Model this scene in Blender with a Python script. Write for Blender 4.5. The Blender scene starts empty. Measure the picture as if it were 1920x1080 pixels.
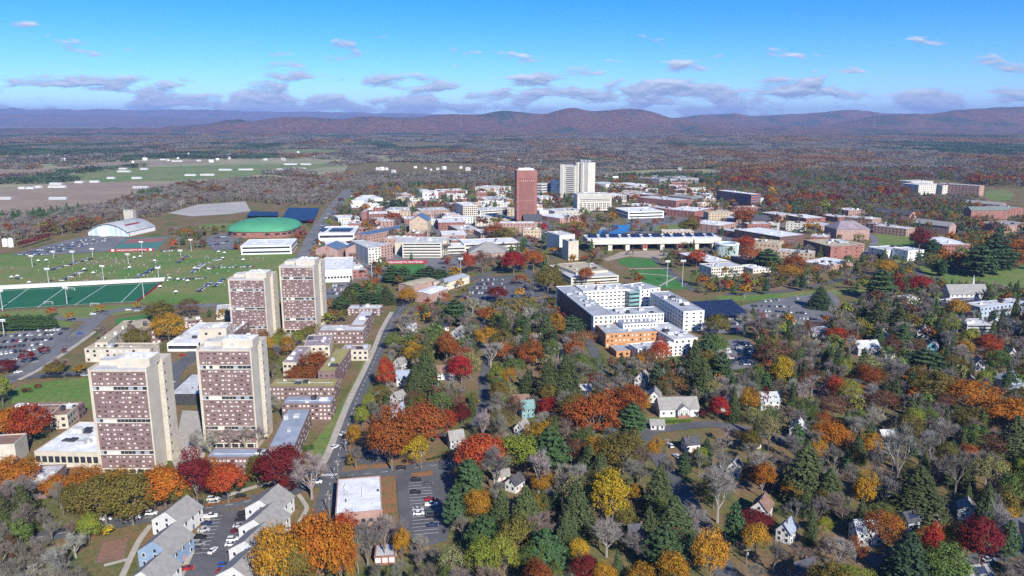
import bpy, math, random
import numpy as np
SC = bpy.context.scene
rnd = random.Random(7)
nrs = np.random.RandomState(11)
R = math.radians

# ------------------------------------------------------------------ camera, sky, sun, exposure
F, Y0, H = 1450.0, 222.0, 155.0            # focal length in photo pixels, horizon row, flying height in metres
PITCH = math.atan((540 - Y0) / F)
cp, sp = math.cos(PITCH), math.sin(PITCH)
cam_d = bpy.data.cameras.new('camera')
cam_d.sensor_width = 36.0
cam_d.lens = 36.0 * F / 1920.0
cam_d.clip_start, cam_d.clip_end = 1.0, 90000.0
cam = bpy.data.objects.new('camera', cam_d)
SC.collection.objects.link(cam)
cam.location = (0, 0, H)
cam.rotation_euler = (math.pi / 2 - PITCH, 0, 0)
SC.camera = cam

HAZE_D = 4.8e-5
SUN_EL = R(33)
sx, sy = 0.42, -0.907
sun_dir = (sx * math.cos(SUN_EL), sy * math.cos(SUN_EL), math.sin(SUN_EL))
ld = bpy.data.lights.new('sun', 'SUN')
ld.energy = 4.6
ld.angle = R(0.5)
ld.color = (1.0, 0.95, 0.87)
lo = bpy.data.objects.new('sun', ld)
SC.collection.objects.link(lo)
lo.rotation_euler = (math.pi / 2 - SUN_EL, 0, math.atan2(sx, -sy))

world = bpy.data.worlds.new('World')
SC.world = world
world.use_nodes = True
wn, wl = world.node_tree.nodes, world.node_tree.links
wn.clear()


def wnode(t, **kw):
    n = wn.new(t)
    for k, v in kw.items():
        setattr(n, k, v)
    return n


def wmath(op, a, b=None, clamp=False):
    n = wn.new('ShaderNodeMath')
    n.operation = op
    n.use_clamp = clamp
    for i, x in enumerate((a, b)):
        if x is None:
            continue
        if isinstance(x, (int, float)):
            n.inputs[i].default_value = x
        else:
            wl.new(x, n.inputs[i])
    return n.outputs[0]


sky = wnode('ShaderNodeTexSky', sky_type='NISHITA')
sky.sun_disc = False
sky.sun_elevation = SUN_EL
sky.sun_rotation = math.atan2(sx, sy)
sky.altitude = 3200
sky.air_density, sky.dust_density, sky.ozone_density = 1.0, 0.0, 6.0
hs = wnode('ShaderNodeHueSaturation')
hs.inputs['Saturation'].default_value = 1.30
hs.inputs['Hue'].default_value = 0.506
hs.inputs['Value'].default_value = 1.0
wl.new(sky.outputs[0], hs.inputs['Color'])
bg = wnode('ShaderNodeBackground')
bg.inputs['Strength'].default_value = 0.108
wl.new(hs.outputs[0], bg.inputs['Color'])
# a deck of flat fair-weather clouds, laid on a plane above the land by the view direction
tc = wnode('ShaderNodeTexCoord')
sep = wnode('ShaderNodeSeparateXYZ')
wl.new(tc.outputs['Generated'], sep.inputs[0])
zz = wmath('MAXIMUM', sep.outputs['Z'], 0.0)


def cloud_noise(dz):
    """flat-bottomed puffs on the sky dome: cells four times as wide as tall"""
    cb = wnode('ShaderNodeCombineXYZ')
    wl.new(wmath('MULTIPLY', sep.outputs['X'], 13.0), cb.inputs[0])
    wl.new(wmath('MULTIPLY', sep.outputs['Y'], 13.0), cb.inputs[1])
    wl.new(wmath('MULTIPLY', wmath('ADD', zz, dz), 46.0), cb.inputs[2])
    nz = wnode('ShaderNodeTexNoise')
    nz.inputs['Scale'].default_value = 1.0
    nz.inputs['Detail'].default_value = 7.0
    nz.inputs['Roughness'].default_value = 0.56
    nz.inputs['Distortion'].default_value = 0.25
    wl.new(cb.outputs[0], nz.inputs['Vector'])
    return nz.outputs[0]


n1 = cloud_noise(0.0)
n2 = cloud_noise(0.004)
cover = wnode('ShaderNodeValToRGB')
els = cover.color_ramp.elements
els[0].position, els[0].color = 0.0, (0.50, 0.50, 0.50, 1)
els[1].position, els[1].color = 0.115, (0.14, 0.14, 0.14, 1)
for p_, c_ in ((0.012, 0.535), (0.03, 0.545), (0.042, 0.50), (0.055, 0.44), (0.085, 0.415), (0.10, 0.34)):
    e = els.new(p_)
    e.color = (c_, c_, c_, 1)
wl.new(zz, cover.inputs[0])
raw = wmath('SUBTRACT', wmath('ADD', n1, cover.outputs[0]), 1.0)
mask = wmath('MULTIPLY', raw, 14.0, True)
mask = wmath('MULTIPLY', mask, 0.88)
shade = wmath('ADD', wmath('MULTIPLY', wmath('SUBTRACT', n1, n2), 5.0), 0.38, True)
ccol = wnode('ShaderNodeMix', data_type='RGBA')
ccol.inputs['A'].default_value = (0.24, 0.31, 0.46, 1)
ccol.inputs['B'].default_value = (0.74, 0.78, 0.88, 1)
wl.new(shade, ccol.inputs['Factor'])
bg2 = wnode('ShaderNodeBackground')
bg2.inputs['Strength'].default_value = 0.72
wl.new(ccol.outputs['Result'], bg2.inputs['Color'])
mxs = wnode('ShaderNodeMixShader')
wl.new(mask, mxs.inputs[0])
wl.new(bg.outputs[0], mxs.inputs[1])
wl.new(bg2.outputs[0], mxs.inputs[2])
wout = wnode('ShaderNodeOutputWorld')
wl.new(mxs.outputs[0], wout.inputs['Surface'])

vs = SC.view_settings
vs.view_transform = 'Standard'
vs.look = 'None'
vs.gamma = 1.0
vs.exposure = 0.66
vs.use_curve_mapping = False
cy = SC.cycles
cy.max_bounces = 5
cy.diffuse_bounces = 2
cy.glossy_bounces = 2
cy.transmission_bounces = 3
cy.transparent_max_bounces = 6
cy.volume_bounces = 0
cy.caustics_reflective = cy.caustics_refractive = False
cy.use_denoising = False
cy.denoiser = 'OPENIMAGEDENOISE'
cy.denoising_input_passes = 'RGB_ALBEDO_NORMAL'
cy.denoising_prefilter = 'ACCURATE'
cy.sample_clamp_indirect = 6.0


# ------------------------------------------------------------------ survey helpers: photo pixel -> point on the land
def ray(u, v):
    a, b = u - 960.0, v - 540.0
    return a, F * cp - b * sp, -F * sp - b * cp


def G(u, v, z=0.0):
    d = ray(u, v)
    t = (z - H) / d[2]
    return np.array([d[0] * t, d[1] * t])


def ztop(p, v):
    k = (v - 540.0) / F
    return H + p[1] * (k * cp + sp) / (k * sp - cp)


def mpp(p, z=0.0):
    return (p[1] * cp - (z - H) * sp) / F


def proj(x, y, z=0.0):
    zc = y * cp - (z - H) * sp
    dn = -y * sp - (z - H) * cp
    return 960 + F * x / zc, 540 + F * dn / zc


# ------------------------------------------------------------------ materials
MATS = {}


def new_mat(name):
    m = bpy.data.materials.new(name)
    m.use_nodes = True
    n = m.node_tree.nodes
    n.clear()
    o = n.new('ShaderNodeOutputMaterial')
    b = n.new('ShaderNodeBsdfPrincipled')
    m.node_tree.links.new(b.outputs[0], o.inputs[0])
    MATS[name] = m
    return m, n, m.node_tree.links, b


def mat(name, c, rough=0.8, var=0.18, scale=0.35, metal=0.0, spec=0.3, fine=None, c2=None, lo_=0.38, hi_=0.62):
    """surface of one real colour c, mottled by world-space noise (towards c2 where given)"""
    if name in MATS:
        return MATS[name]
    m, n, l, b = new_mat(name)
    geo = n.new('ShaderNodeNewGeometry')
    nz = n.new('ShaderNodeTexNoise')
    nz.inputs['Scale'].default_value = scale
    nz.inputs['Detail'].default_value = 5
    nz.inputs['Roughness'].default_value = 0.65
    l.new(geo.outputs['Position'], nz.inputs['Vector'])
    rp = n.new('ShaderNodeValToRGB')
    a = c2 or tuple(x * (1 - var) for x in c)
    bcol = c if c2 else tuple(min(1, x * (1 + var)) for x in c)
    rp.color_ramp.elements[0].position, rp.color_ramp.elements[0].color = lo_, (*a, 1)
    rp.color_ramp.elements[1].position, rp.color_ramp.elements[1].color = hi_, (*bcol, 1)
    l.new(nz.outputs[0], rp.inputs[0])
    col = rp.outputs[0]
    if fine:
        f = n.new('ShaderNodeTexNoise')
        f.inputs['Scale'].default_value = fine[0]
        f.inputs['Detail'].default_value = 3
        l.new(geo.outputs['Position'], f.inputs['Vector'])
        mr = n.new('ShaderNodeMapRange')
        mr.inputs[1].default_value, mr.inputs[2].default_value = 0.3, 0.7
        mr.inputs[3].default_value, mr.inputs[4].default_value = 1 - fine[1], 1 + fine[1]
        l.new(f.outputs[0], mr.inputs[0])
        mx = n.new('ShaderNodeVectorMath')
        mx.operation = 'SCALE'
        l.new(col, mx.inputs[0])
        l.new(mr.outputs[0], mx.inputs['Scale'])
        col = mx.outputs[0]
    l.new(col, b.inputs['Base Color'])
    b.inputs['Roughness'].default_value = rough
    b.inputs['Metallic'].default_value = metal
    b.inputs['Specular IOR Level'].default_value = spec
    return m


M = mat
brick_tower = M('tower_brick', (0.205, 0.138, 0.13), 0.85, 0.12, 0.25, fine=(3.0, 0.12))
brick_red = M('red_brick', (0.28, 0.13, 0.105), 0.85, 0.15, 0.25, fine=(2.0, 0.12))
brick_pink = M('pink_brick', (0.38, 0.245, 0.205), 0.85, 0.12, 0.2, fine=(2.0, 0.1))
brick_lib = M('library_brick', (0.29, 0.125, 0.105), 0.85, 0.08, 0.1, fine=(1.0, 0.08))
brick_dark = M('brown_brick', (0.17, 0.10, 0.085), 0.85, 0.12, 0.2)
concrete = M('cream_concrete', (0.53, 0.48, 0.395), 0.85, 0.09, 0.15, fine=(1.5, 0.06))
concrete_w = M('white_concrete', (0.60, 0.57, 0.49), 0.85, 0.08, 0.15)
white_w = M('white_cladding', (0.74, 0.74, 0.72), 0.7, 0.04, 0.2)
white_p = M('white_paint', (0.78, 0.78, 0.76), 0.6, 0.04, 0.5)
tan_w = M('tan_wall', (0.48, 0.38, 0.27), 0.85, 0.1, 0.2)
orange_w = M('orange_panel', (0.50, 0.25, 0.11), 0.7, 0.06, 0.2)
roof_white = M('white_membrane_roof', (0.68, 0.69, 0.70), 0.75, 0.16, 0.12, fine=(0.8, 0.1))
roof_grey = M('grey_membrane_roof', (0.36, 0.375, 0.40), 0.8, 0.16, 0.12, fine=(0.8, 0.1))
roof_lgrey = M('pale_grey_roof', (0.50, 0.50, 0.50), 0.8, 0.16, 0.12, fine=(0.8, 0.1))
roof_blue = M('bluish_grey_roof', (0.27, 0.31, 0.38), 0.75, 0.14, 0.12, fine=(0.8, 0.1))
roof_tan = M('tan_gravel_roof', (0.42, 0.36, 0.25), 0.9, 0.15, 0.12, fine=(1.0, 0.14))
roof_moss = M('yellow_green_roof', (0.34, 0.29, 0.11), 0.9, 0.0, 0.10, c2=(0.26, 0.24, 0.10), fine=(1.0, 0.18))
roof_mauve = M('mauve_roof', (0.27, 0.225, 0.25), 0.85, 0.15, 0.12, fine=(0.8, 0.1))
roof_brown = M('brown_roof', (0.24, 0.15, 0.12), 0.85, 0.15, 0.12, fine=(1.0, 0.12))
roof_slateb = M('blue_metal_roof', (0.10, 0.16, 0.26), 0.6, 0.1, 0.2)
roof_green = M('green_copper_roof', (0.075, 0.30, 0.16), 0.6, 0.12, 0.05)
roof_dark = M('dark_shingle', (0.07, 0.07, 0.085), 0.85, 0.2, 0.6, fine=(4, 0.2))
roof_shingle = M('grey_shingle', (0.27, 0.26, 0.245), 0.88, 0.12, 0.5, fine=(5, 0.15))
roof_metal = M('pale_metal_roof', (0.40, 0.42, 0.44), 0.45, 0.08, 0.4)
roof_bshingle = M('brown_shingle', (0.21, 0.13, 0.10), 0.88, 0.15, 0.5, fine=(5, 0.15))
glass_dark = M('dark_window_glass', (0.03, 0.036, 0.045), 0.12, 0.3, 0.3, spec=0.6)
glass_blind = M('window_with_white_blind', (0.66, 0.63, 0.60), 0.4, 0.08, 0.4, spec=0.5)
glass_blue = M('blue_curtain_glass', (0.05, 0.08, 0.15), 0.12, 0.3, 0.2, spec=0.6)
glass_green = M('green_curtain_glass', (0.20, 0.36, 0.36), 0.15, 0.2, 0.2, spec=0.6)
solar = M('solar_panel', (0.02, 0.028, 0.06), 0.35, 0.3, 0.3, spec=0.25)
steel = M('grey_steel', (0.42, 0.43, 0.44), 0.45, 0.1, 0.8)
dark_m = M('dark_metal', (0.05, 0.05, 0.055), 0.6, 0.2, 0.8)
red_ban = M('red_banner', (0.30, 0.035, 0.05), 0.7, 0.1, 0.3)
asphalt = M('asphalt', (0.105, 0.107, 0.115), 0.9, 0.16, 0.06, fine=(0.8, 0.12))
asphalt_old = M('old_asphalt', (0.16, 0.16, 0.165), 0.9, 0.16, 0.05, fine=(0.6, 0.12))
paving = M('concrete_paving', (0.40, 0.36, 0.31), 0.9, 0.1, 0.2, fine=(1.0, 0.1))
plaza_m = M('plaza_paving', (0.34, 0.28, 0.22), 0.9, 0.1, 0.1)
lawn_m = M('lawn_grass', (0.095, 0.185, 0.032), 0.95, 0.0, 0.022, c2=(0.185, 0.19, 0.065), fine=(0.35, 0.2))
lawn_dry = M('dry_lawn', (0.10, 0.12, 0.04), 0.95, 0.0, 0.05, c2=(0.21, 0.125, 0.06), fine=(0.7, 0.22))
lawn_bright = M('mown_green_lawn', (0.05, 0.17, 0.035), 0.95, 0.12, 0.05, fine=(0.5, 0.1))
litter = M('fallen_leaf_litter', (0.30, 0.125, 0.055), 0.95, 0.0, 0.25, c2=(0.15, 0.125, 0.06), fine=(1.5, 0.25))
turf_m = M('artificial_turf', (0.015, 0.115, 0.05), 0.9, 0.06, 0.03)
field_brown = M('ploughed_field', (0.25, 0.185, 0.135), 0.95, 0.0, 0.008, c2=(0.31, 0.24, 0.165), fine=(0.05, 0.1))
field_green = M('green_field', (0.12, 0.19, 0.055), 0.95, 0.0, 0.01, c2=(0.20, 0.21, 0.08), fine=(0.05, 0.12))
field_tan = M('stubble_field', (0.34, 0.29, 0.19), 0.95, 0.0, 0.01, c2=(0.21, 0.23, 0.11), fine=(0.05, 0.12))
line_w = M('white_line_paint', (0.75, 0.75, 0.73), 0.7, 0.08, 1.0)
wood_pole = M('weathered_pole_wood', (0.22, 0.18, 0.145), 0.9, 0.15, 1.0)
water_m = M('pond_water', (0.02, 0.05, 0.11), 0.06, 0.1, 0.1, spec=0.6)
stone_ch = M('chimney_brick', (0.19, 0.11, 0.095), 0.9, 0.15, 1.0)
tyre_m = M('tyre_rubber', (0.02, 0.02, 0.02), 0.85, 0.1, 2.0)
bark_m = M('tree_bark', (0.17, 0.145, 0.125), 0.95, 0.2, 1.0)


def wall_paint(n, c):
    return M('clapboard_' + n, c, 0.75, 0.06, 0.6)


HW = {'white': wall_paint('white', (0.60, 0.60, 0.585)), 'cream': wall_paint('cream', (0.66, 0.60, 0.46)),
      'blue': wall_paint('blue', (0.24, 0.33, 0.46)), 'teal': wall_paint('teal', (0.17, 0.33, 0.36)),
      'cyan': wall_paint('cyan', (0.18, 0.50, 0.58)), 'grey': wall_paint('grey', (0.42, 0.43, 0.44)),
      'pink': wall_paint('pink', (0.52, 0.26, 0.24)), 'greyblue': wall_paint('greyblue', (0.36, 0.42, 0.50)),
      'navy': wall_paint('navy', (0.10, 0.14, 0.25)), 'dark': wall_paint('dark', (0.09, 0.09, 0.10))}

# ------------------------------------------------------------------ object helpers
COL = SC.collection.objects


def tag(o, label, cat, group=None, kind=None):
    if label:
        o['label'] = label
    if cat:
        o['category'] = cat
    if group:
        o['group'] = group
    if kind:
        o['kind'] = kind
    return o


def mesh(name, verts, faces, m=None, smooth=False):
    me = bpy.data.meshes.new(name)
    me.from_pydata([tuple(map(float, v)) for v in verts], [], faces)
    if m is not None:
        for x in (m if isinstance(m, (list, tuple)) else [m]):
            me.materials.append(x)
    if smooth:
        me.polygons.foreach_set('use_smooth', [True] * len(me.polygons))
    me.update()
    return me


def ob(name, me, parent=None, loc=(0, 0, 0), rz=0.0, scale=None):
    o = bpy.data.objects.new(name, me)
    COL.link(o)
    o.location = loc
    o.rotation_euler = (0, 0, rz)
    if scale is not None:
        o.scale = scale
    if parent is not None:
        o.parent = parent
    return o


def empty(name, loc, rz=0.0):
    o = ob(name, None, None, loc, rz)
    o.empty_display_size = 0.5
    return o


BOXF = [(0, 3, 2, 1), (4, 5, 6, 7), (0, 1, 5, 4), (1, 2, 6, 5), (2, 3, 7, 6), (3, 0, 4, 7)]


class MB:
    def __init__(s):
        s.v, s.f = [], []

    def add(s, v, f):
        k = len(s.v)
        s.v += list(v)
        s.f += [tuple(i + k for i in q) for q in f]
        return s

    def box(s, x0, x1, y0, y1, z0, z1):
        return s.add([(x0, y0, z0), (x1, y0, z0), (x1, y1, z0), (x0, y1, z0), (x0, y0, z1), (x1, y0, z1), (x1, y1, z1), (x0, y1, z1)], BOXF)

    def cyl(s, x, y, z0, z1, r0, r1=None, n=12, cap=True):
        r1 = r0 if r1 is None else r1
        v = [(x + r0 * math.cos(2 * math.pi * i / n), y + r0 * math.sin(2 * math.pi * i / n), z0) for i in range(n)]
        v += [(x + r1 * math.cos(2 * math.pi * i / n), y + r1 * math.sin(2 * math.pi * i / n), z1) for i in range(n)]
        f = [(i, (i + 1) % n, n + (i + 1) % n, n + i) for i in range(n)]
        if cap:
            f += [tuple(range(n, 2 * n)), tuple(range(n - 1, -1, -1))]
        return s.add(v, f)

    def tube(s, a, b, r0, r1, n=5):
        a, b = np.array(a, float), np.array(b, float)
        d = b - a
        L = np.linalg.norm(d)
        if L < 1e-6:
            return s
        d /= L
        h = np.array([0, 0, 1.0]) if abs(d[2]) < 0.9 else np.array([1.0, 0, 0])
        x = np.cross(d, h)
        x /= np.linalg.norm(x)
        y = np.cross(d, x)
        v = []
        for c, r in ((a, r0), (b, r1)):
            for i in range(n):
                t = 2 * math.pi * i / n
                v.append(tuple(c + r * (math.cos(t) * x + math.sin(t) * y)))
        return s.add(v, [(i, (i + 1) % n, n + (i + 1) % n, n + i) for i in range(n)])

    def mesh(s, name, m, smooth=False):
        return mesh(name, s.v, s.f, m, smooth)

    def build(s, name, m, parent=None, loc=(0, 0, 0), rz=0.0):
        return ob(name, s.mesh(name, m), parent, loc, rz)


UNIT = {}


def ubox(m):
    """shared unit box (x, y centred, z from 0 to 1) in material m"""
    if m.name not in UNIT:
        UNIT[m.name] = MB().box(-.5, .5, -.5, .5, 0, 1).mesh('box_' + m.name, m)
    return UNIT[m.name]


def pbox(name, m, parent, x, y, z, w, d, h, rz=0.0):
    return ob(name, ubox(m), parent, (x, y, z), rz, (w, d, h))


# where nothing may be planted, and what the photo keeps in sight
BLOCK = []          # ground polygons (N x 2 arrays)
SIGHT = []          # (u0, v0, u1, v1, distance)
LAND = []           # (x, y, short phrase) landmarks for describing trees and cars


def block(poly, grow=2.0):
    poly = np.array(poly, float)
    c = poly.mean(0)
    d = poly - c
    n = np.linalg.norm(d, axis=1, keepdims=True)
    BLOCK.append(c + d * (n + grow) / np.maximum(n, 1e-6))


def sight(corners3, shrink=0.1):
    pj = [proj(*c) for c in corners3]
    us, vs_ = [p[0] for p in pj], [p[1] for p in pj]
    du, dv = (max(us) - min(us)) * shrink, (max(vs_) - min(vs_)) * shrink
    SIGHT.append((min(us) + du, min(vs_) + dv, max(us) - du, max(vs_) - dv * 2, min(c[1] for c in corners3)))


ZL = [0.02]


def lay():
    ZL[0] += 0.004
    return ZL[0]


def sheet(name, px, m, label=None, cat=None, blk=True, z=None, ground=False):
    pts = [np.array(p, float) if ground else G(*p) for p in px]
    c = np.mean(pts, axis=0)
    z = lay() if z is None else z
    me = mesh(name, [(p[0] - c[0], p[1] - c[1], 0) for p in pts], [tuple(range(len(pts)))], m)
    if me.polygons[0].normal.z < 0:
        me.flip_normals()
    o = ob(name, me, None, (c[0], c[1], z))
    tag(o, label, cat, None, 'structure')
    if blk:
        block(pts, 1.0)
    if name in ('pond', 'plaza', 'parking_lot', 'turf_field', 'tennis_court') or m is lawn_bright:
        sight([(p[0], p[1], 0) for p in pts], .12)
    return o


def smooth_line(pts, k=6):
    pts = [np.array(p, float) for p in pts]
    if len(pts) < 3:
        return pts
    out = []
    for i in range(len(pts) - 1):
        p0, p1, p2, p3 = pts[max(i - 1, 0)], pts[i], pts[i + 1], pts[min(i + 2, len(pts) - 1)]
        for j in range(k):
            t = j / k
            out.append(0.5 * ((2 * p1) + (-p0 + p2) * t + (2 * p0 - 5 * p1 + 4 * p2 - p3) * t * t + (-p0 + 3 * p1 - 3 * p2 + p3) * t ** 3))
    out.append(pts[-1])
    return out


def strip_pts(line, w, off=0.0):
    L, Rr = [], []
    for i, p in enumerate(line):
        d = line[min(i + 1, len(line) - 1)] - line[max(i - 1, 0)]
        d = d / (np.linalg.norm(d) + 1e-9)
        n = np.array([-d[1], d[0]])
        L.append(p + n * (off + w / 2))
        Rr.append(p + n * (off - w / 2))
    return L, Rr


def road(name, px, w, m, label, cat='road', thick=0.0, off=0.0, blk=True, ground=False):
    line = smooth_line([np.array(p, float) if ground else G(*p) for p in px])
    L, Rr = strip_pts(line, w, off)
    c = line[0]
    z = lay()
    n = len(line)
    v = [(p[0] - c[0], p[1] - c[1], thick) for p in L] + [(p[0] - c[0], p[1] - c[1], thick) for p in Rr]
    f = [(i, n + i, n + i + 1, i + 1) for i in range(n - 1)]
    if thick > 0:
        v += [(p[0] - c[0], p[1] - c[1], -0.02) for p in L] + [(p[0] - c[0], p[1] - c[1], -0.02) for p in Rr]
        f += [(i + 1, 2 * n + i + 1, 2 * n + i, i) for i in range(n - 1)] + [(n + i, 3 * n + i, 3 * n + i + 1, n + i + 1) for i in range(n - 1)]
    o = ob(name, mesh(name, v, f, m), None, (c[0], c[1], z))
    tag(o, label, cat, None, 'structure')
    if blk:
        for i in range(0, n - 1, 3):
            j = min(i + 3, n - 1)
            BLOCK.append(np.array([L[i] , L[j], Rr[j], Rr[i]]))
            if name == 'road' and line[i][1] < 760:
                sight([(q[0], q[1], 0) for q in (L[i], L[j], Rr[j], Rr[i])], .15)
    return o, line


def dash(parent, line, off, w, seg, gap, name='lane_marking', m=None):
    """painted dashes or a solid line (gap 0) along a road"""
    o0 = np.array(parent.location[:2])
    acc = np.concatenate([[0], np.cumsum([np.linalg.norm(line[i + 1] - line[i]) for i in range(len(line) - 1)])])
    T = acc[-1]
    xs, ys = [p[0] for p in line], [p[1] for p in line]
    s = 1.0
    while s + seg < T:
        q = []
        for k in (s, s + seg):
            q.append(np.array([np.interp(k, acc, xs), np.interp(k, acc, ys)]))
        d = q[1] - q[0]
        L = np.linalg.norm(d)
        d /= L
        nn = np.array([-d[1], d[0]])
        c = (q[0] + q[1]) / 2 + nn * off - o0
        ob(name, ubox(m or line_w), parent, (c[0], c[1], 0.006), math.atan2(d[1], d[0]), (L, w, 0.004))
        s += seg + gap

# ------------------------------------------------------------------ the land
m_, n_, l_, b_ = new_mat('ground_cover')
geo = n_.new('ShaderNodeNewGeometry')


def tex(nodes, links, scale, detail=5, src=None):
    t = nodes.new('ShaderNodeTexNoise')
    t.inputs['Scale'].default_value = scale
    t.inputs['Detail'].default_value = detail
    t.inputs['Roughness'].default_value = 0.65
    links.new(src, t.inputs['Vector'])
    return t.outputs[0]


def ramp(nodes, links, src, stops):
    r = nodes.new('ShaderNodeValToRGB')
    e = r.color_ramp.elements
    e[0].position, e[0].color = stops[0][0], (*stops[0][1], 1)
    e[1].position, e[1].color = stops[-1][0], (*stops[-1][1], 1)
    for p, c in stops[1:-1]:
        x = e.new(p)
        x.color = (*c, 1)
    links.new(src, r.inputs[0])
    return r.outputs[0]


r1 = ramp(n_, l_, tex(n_, l_, 0.03, 6, geo.outputs['Position']), [(0.33, (0.085, 0.115, 0.035)), (0.45, (0.15, 0.145, 0.06)), (0.54, (0.20, 0.14, 0.075)), (0.66, (0.21, 0.165, 0.125))])
r2 = ramp(n_, l_, tex(n_, l_, 0.5, 4, geo.outputs['Position']), [(0.3, (0.65, 0.65, 0.65)), (0.7, (1.25, 1.2, 1.15))])
mx = n_.new('ShaderNodeVectorMath')
mx.operation = 'MULTIPLY'
l_.new(r1, mx.inputs[0])
l_.new(r2, mx.inputs[1])
l_.new(mx.outputs[0], b_.inputs['Base Color'])
b_.inputs['Roughness'].default_value = 0.95
b_.inputs['Specular IOR Level'].default_value = 0.1
ground_mat = m_
g = ob('ground', mesh('ground', [(-40000, -3000, 0), (40000, -3000, 0), (40000, 45000, 0), (-40000, 45000, 0)], [(0, 1, 2, 3)], ground_mat))
tag(g, 'wide valley floor of grass, leaf litter and bare earth', 'ground', None, 'structure')

# wooded hills: each ridge is traced along its skyline and given its own distance, depth and flanks
RIDGES = [
    (27000, 3600, [(-400, 206), (0, 203), (60, 204), (130, 205), (250, 206), (400, 205), (470, 208), (600, 210), (700, 211), (820, 214), (960, 217), (1100, 221), (1200, 224)]),
    (19500, 2300, [(-400, 214), (0, 212), (100, 214), (220, 216), (330, 221), (430, 224), (560, 226), (700, 222), (760, 217), (860, 220), (960, 226), (2300, 226)]),
    (9000, 800, [(300, 236), (385, 232), (420, 224), (450, 222), (468, 226), (500, 218), (530, 216), (580, 219), (620, 224), (700, 219), (760, 222), (830, 228), (900, 236)]),
    (9900, 1200, [(560, 236), (640, 236), (690, 228), (730, 226), (780, 222), (815, 216), (850, 213), (890, 216), (920, 211), (950, 208), (985, 213), (1020, 214), (1050, 204), (1080, 201), (1110, 206), (1150, 205), (1190, 203), (1220, 208), (1245, 216), (1260, 222), (1300, 226), (1400, 234), (1500, 238)]),
    (13500, 1700, [(1100, 236), (1200, 226), (1265, 220), (1300, 217), (1335, 215), (1380, 213), (1410, 217), (1450, 216), (1500, 213), (1560, 208), (1600, 206), (1635, 210), (1680, 214), (1750, 216), (2200, 218)]),
    (10800, 1500, [(1440, 238), (1560, 232), (1640, 219), (1700, 213), (1760, 210), (1820, 204), (1870, 198), (1900, 199), (1960, 204), (2050, 200), (2150, 205), (2400, 215)]),
]
naz, nr = 760, 170
us = np.linspace(-420, 2340, naz)
rs = 6500 * (34000 / 6500) ** np.linspace(0, 1, nr)
dirx = (us - 960) / (F / cp)           # lateral per metre of depth at the horizon row
Hh = np.zeros((nr, naz))


def vnoise(x, y, seed):
    xi, yi = np.floor(x).astype(int), np.floor(y).astype(int)
    xf, yf = x - xi, y - yi
    h = lambda a, b: np.modf(np.abs(np.sin(a * 127.1 + b * 311.7 + seed * 74.7) * 43758.5453))[0]
    sx_, sy_ = xf * xf * (3 - 2 * xf), yf * yf * (3 - 2 * yf)
    return (h(xi, yi) * (1 - sx_) + h(xi + 1, yi) * sx_) * (1 - sy_) + (h(xi, yi + 1) * (1 - sx_) + h(xi + 1, yi + 1) * sx_) * sy_


def fbm(x, y, seed, oct_=4):
    return sum(vnoise(x * 2 ** k, y * 2 ** k, seed + k) * 0.5 ** k for k in range(oct_)) / 1.9


RR, DX = np.meshgrid(rs, dirx, indexing='ij')
XX, YY = RR * DX, RR
ftex = fbm(XX / 700.0, YY / 700.0, 3, 5)
for D, wd, prof in RIDGES:
    pu, pv = [p[0] for p in prof], [p[1] for p in prof]
    top = np.interp(us, pu, pv, left=240, right=240)
    zt = H + (Y0 - top) / (F / cp) * D * 1.0
    zt = np.maximum(zt, 0)
    zt = np.convolve(np.pad(zt, 2, mode='edge'), np.ones(5) / 5, mode='valid')
    zt = zt + np.where(zt > 30, (fbm(us / 26.0 + D, us * 0 + D / 999.0, 8, 4) - .5) * D * .0022, 0)
    tt = (RR - D) / wd
    shp = np.exp(-(tt * 1.15) ** 2)
    shp = np.where(np.abs(tt) > 2.2, 0, shp)
    spur = 1 - 0.9 * np.abs(fbm(XX / 900 + D, YY / 1300, 5) - 0.5) * 2 * (1 - shp * .85)
    Hh = np.maximum(Hh, zt[None, :] * shp * spur)
Hh = Hh + (ftex - 0.5) * np.clip(Hh / 60, 0, 1) * 42 - 2.0
Hh = np.where(Hh < 0.5, -4, Hh)
vv = np.stack([XX.ravel(), YY.ravel(), Hh.ravel()], 1)
ff = [(i * naz + j, i * naz + j + 1, (i + 1) * naz + j + 1, (i + 1) * naz + j) for i in range(nr - 1) for j in range(naz - 1)
      if max(Hh[i, j], Hh[i, j + 1], Hh[i + 1, j], Hh[i + 1, j + 1]) > -3]
m_, n_, l_, b_ = new_mat('wooded_hillside')
geo = n_.new('ShaderNodeNewGeometry')
mp = n_.new('ShaderNodeMapping')
mp.inputs['Scale'].default_value = (1, 0.35, 2.0)
l_.new(geo.outputs['Position'], mp.inputs['Vector'])
r1 = ramp(n_, l_, tex(n_, l_, 0.0022, 7, mp.outputs[0]), [(0.30, (0.03, 0.05, 0.03)), (0.40, (0.045, 0.055, 0.035)), (0.46, (0.105, 0.07, 0.055)), (0.56, (0.13, 0.068, 0.045)), (0.68, (0.115, 0.08, 0.075))])
r2 = ramp(n_, l_, tex(n_, l_, 0.02, 6, geo.outputs['Position']), [(0.32, (0.5, 0.5, 0.5)), (0.68, (1.8, 1.7, 1.6))])
mx = n_.new('ShaderNodeVectorMath')
mx.operation = 'MULTIPLY'
l_.new(r1, mx.inputs[0])
l_.new(r2, mx.inputs[1])
l_.new(mx.outputs[0], b_.inputs['Base Color'])
b_.inputs['Roughness'].default_value = 0.95
b_.inputs['Specular IOR Level'].default_value = 0.05
bp = n_.new('ShaderNodeBump')
bp.inputs['Strength'].default_value = 0.9
bp.inputs['Distance'].default_value = 14
l_.new(tex(n_, l_, 0.03, 4, geo.outputs['Position']), bp.inputs['Height'])
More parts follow.
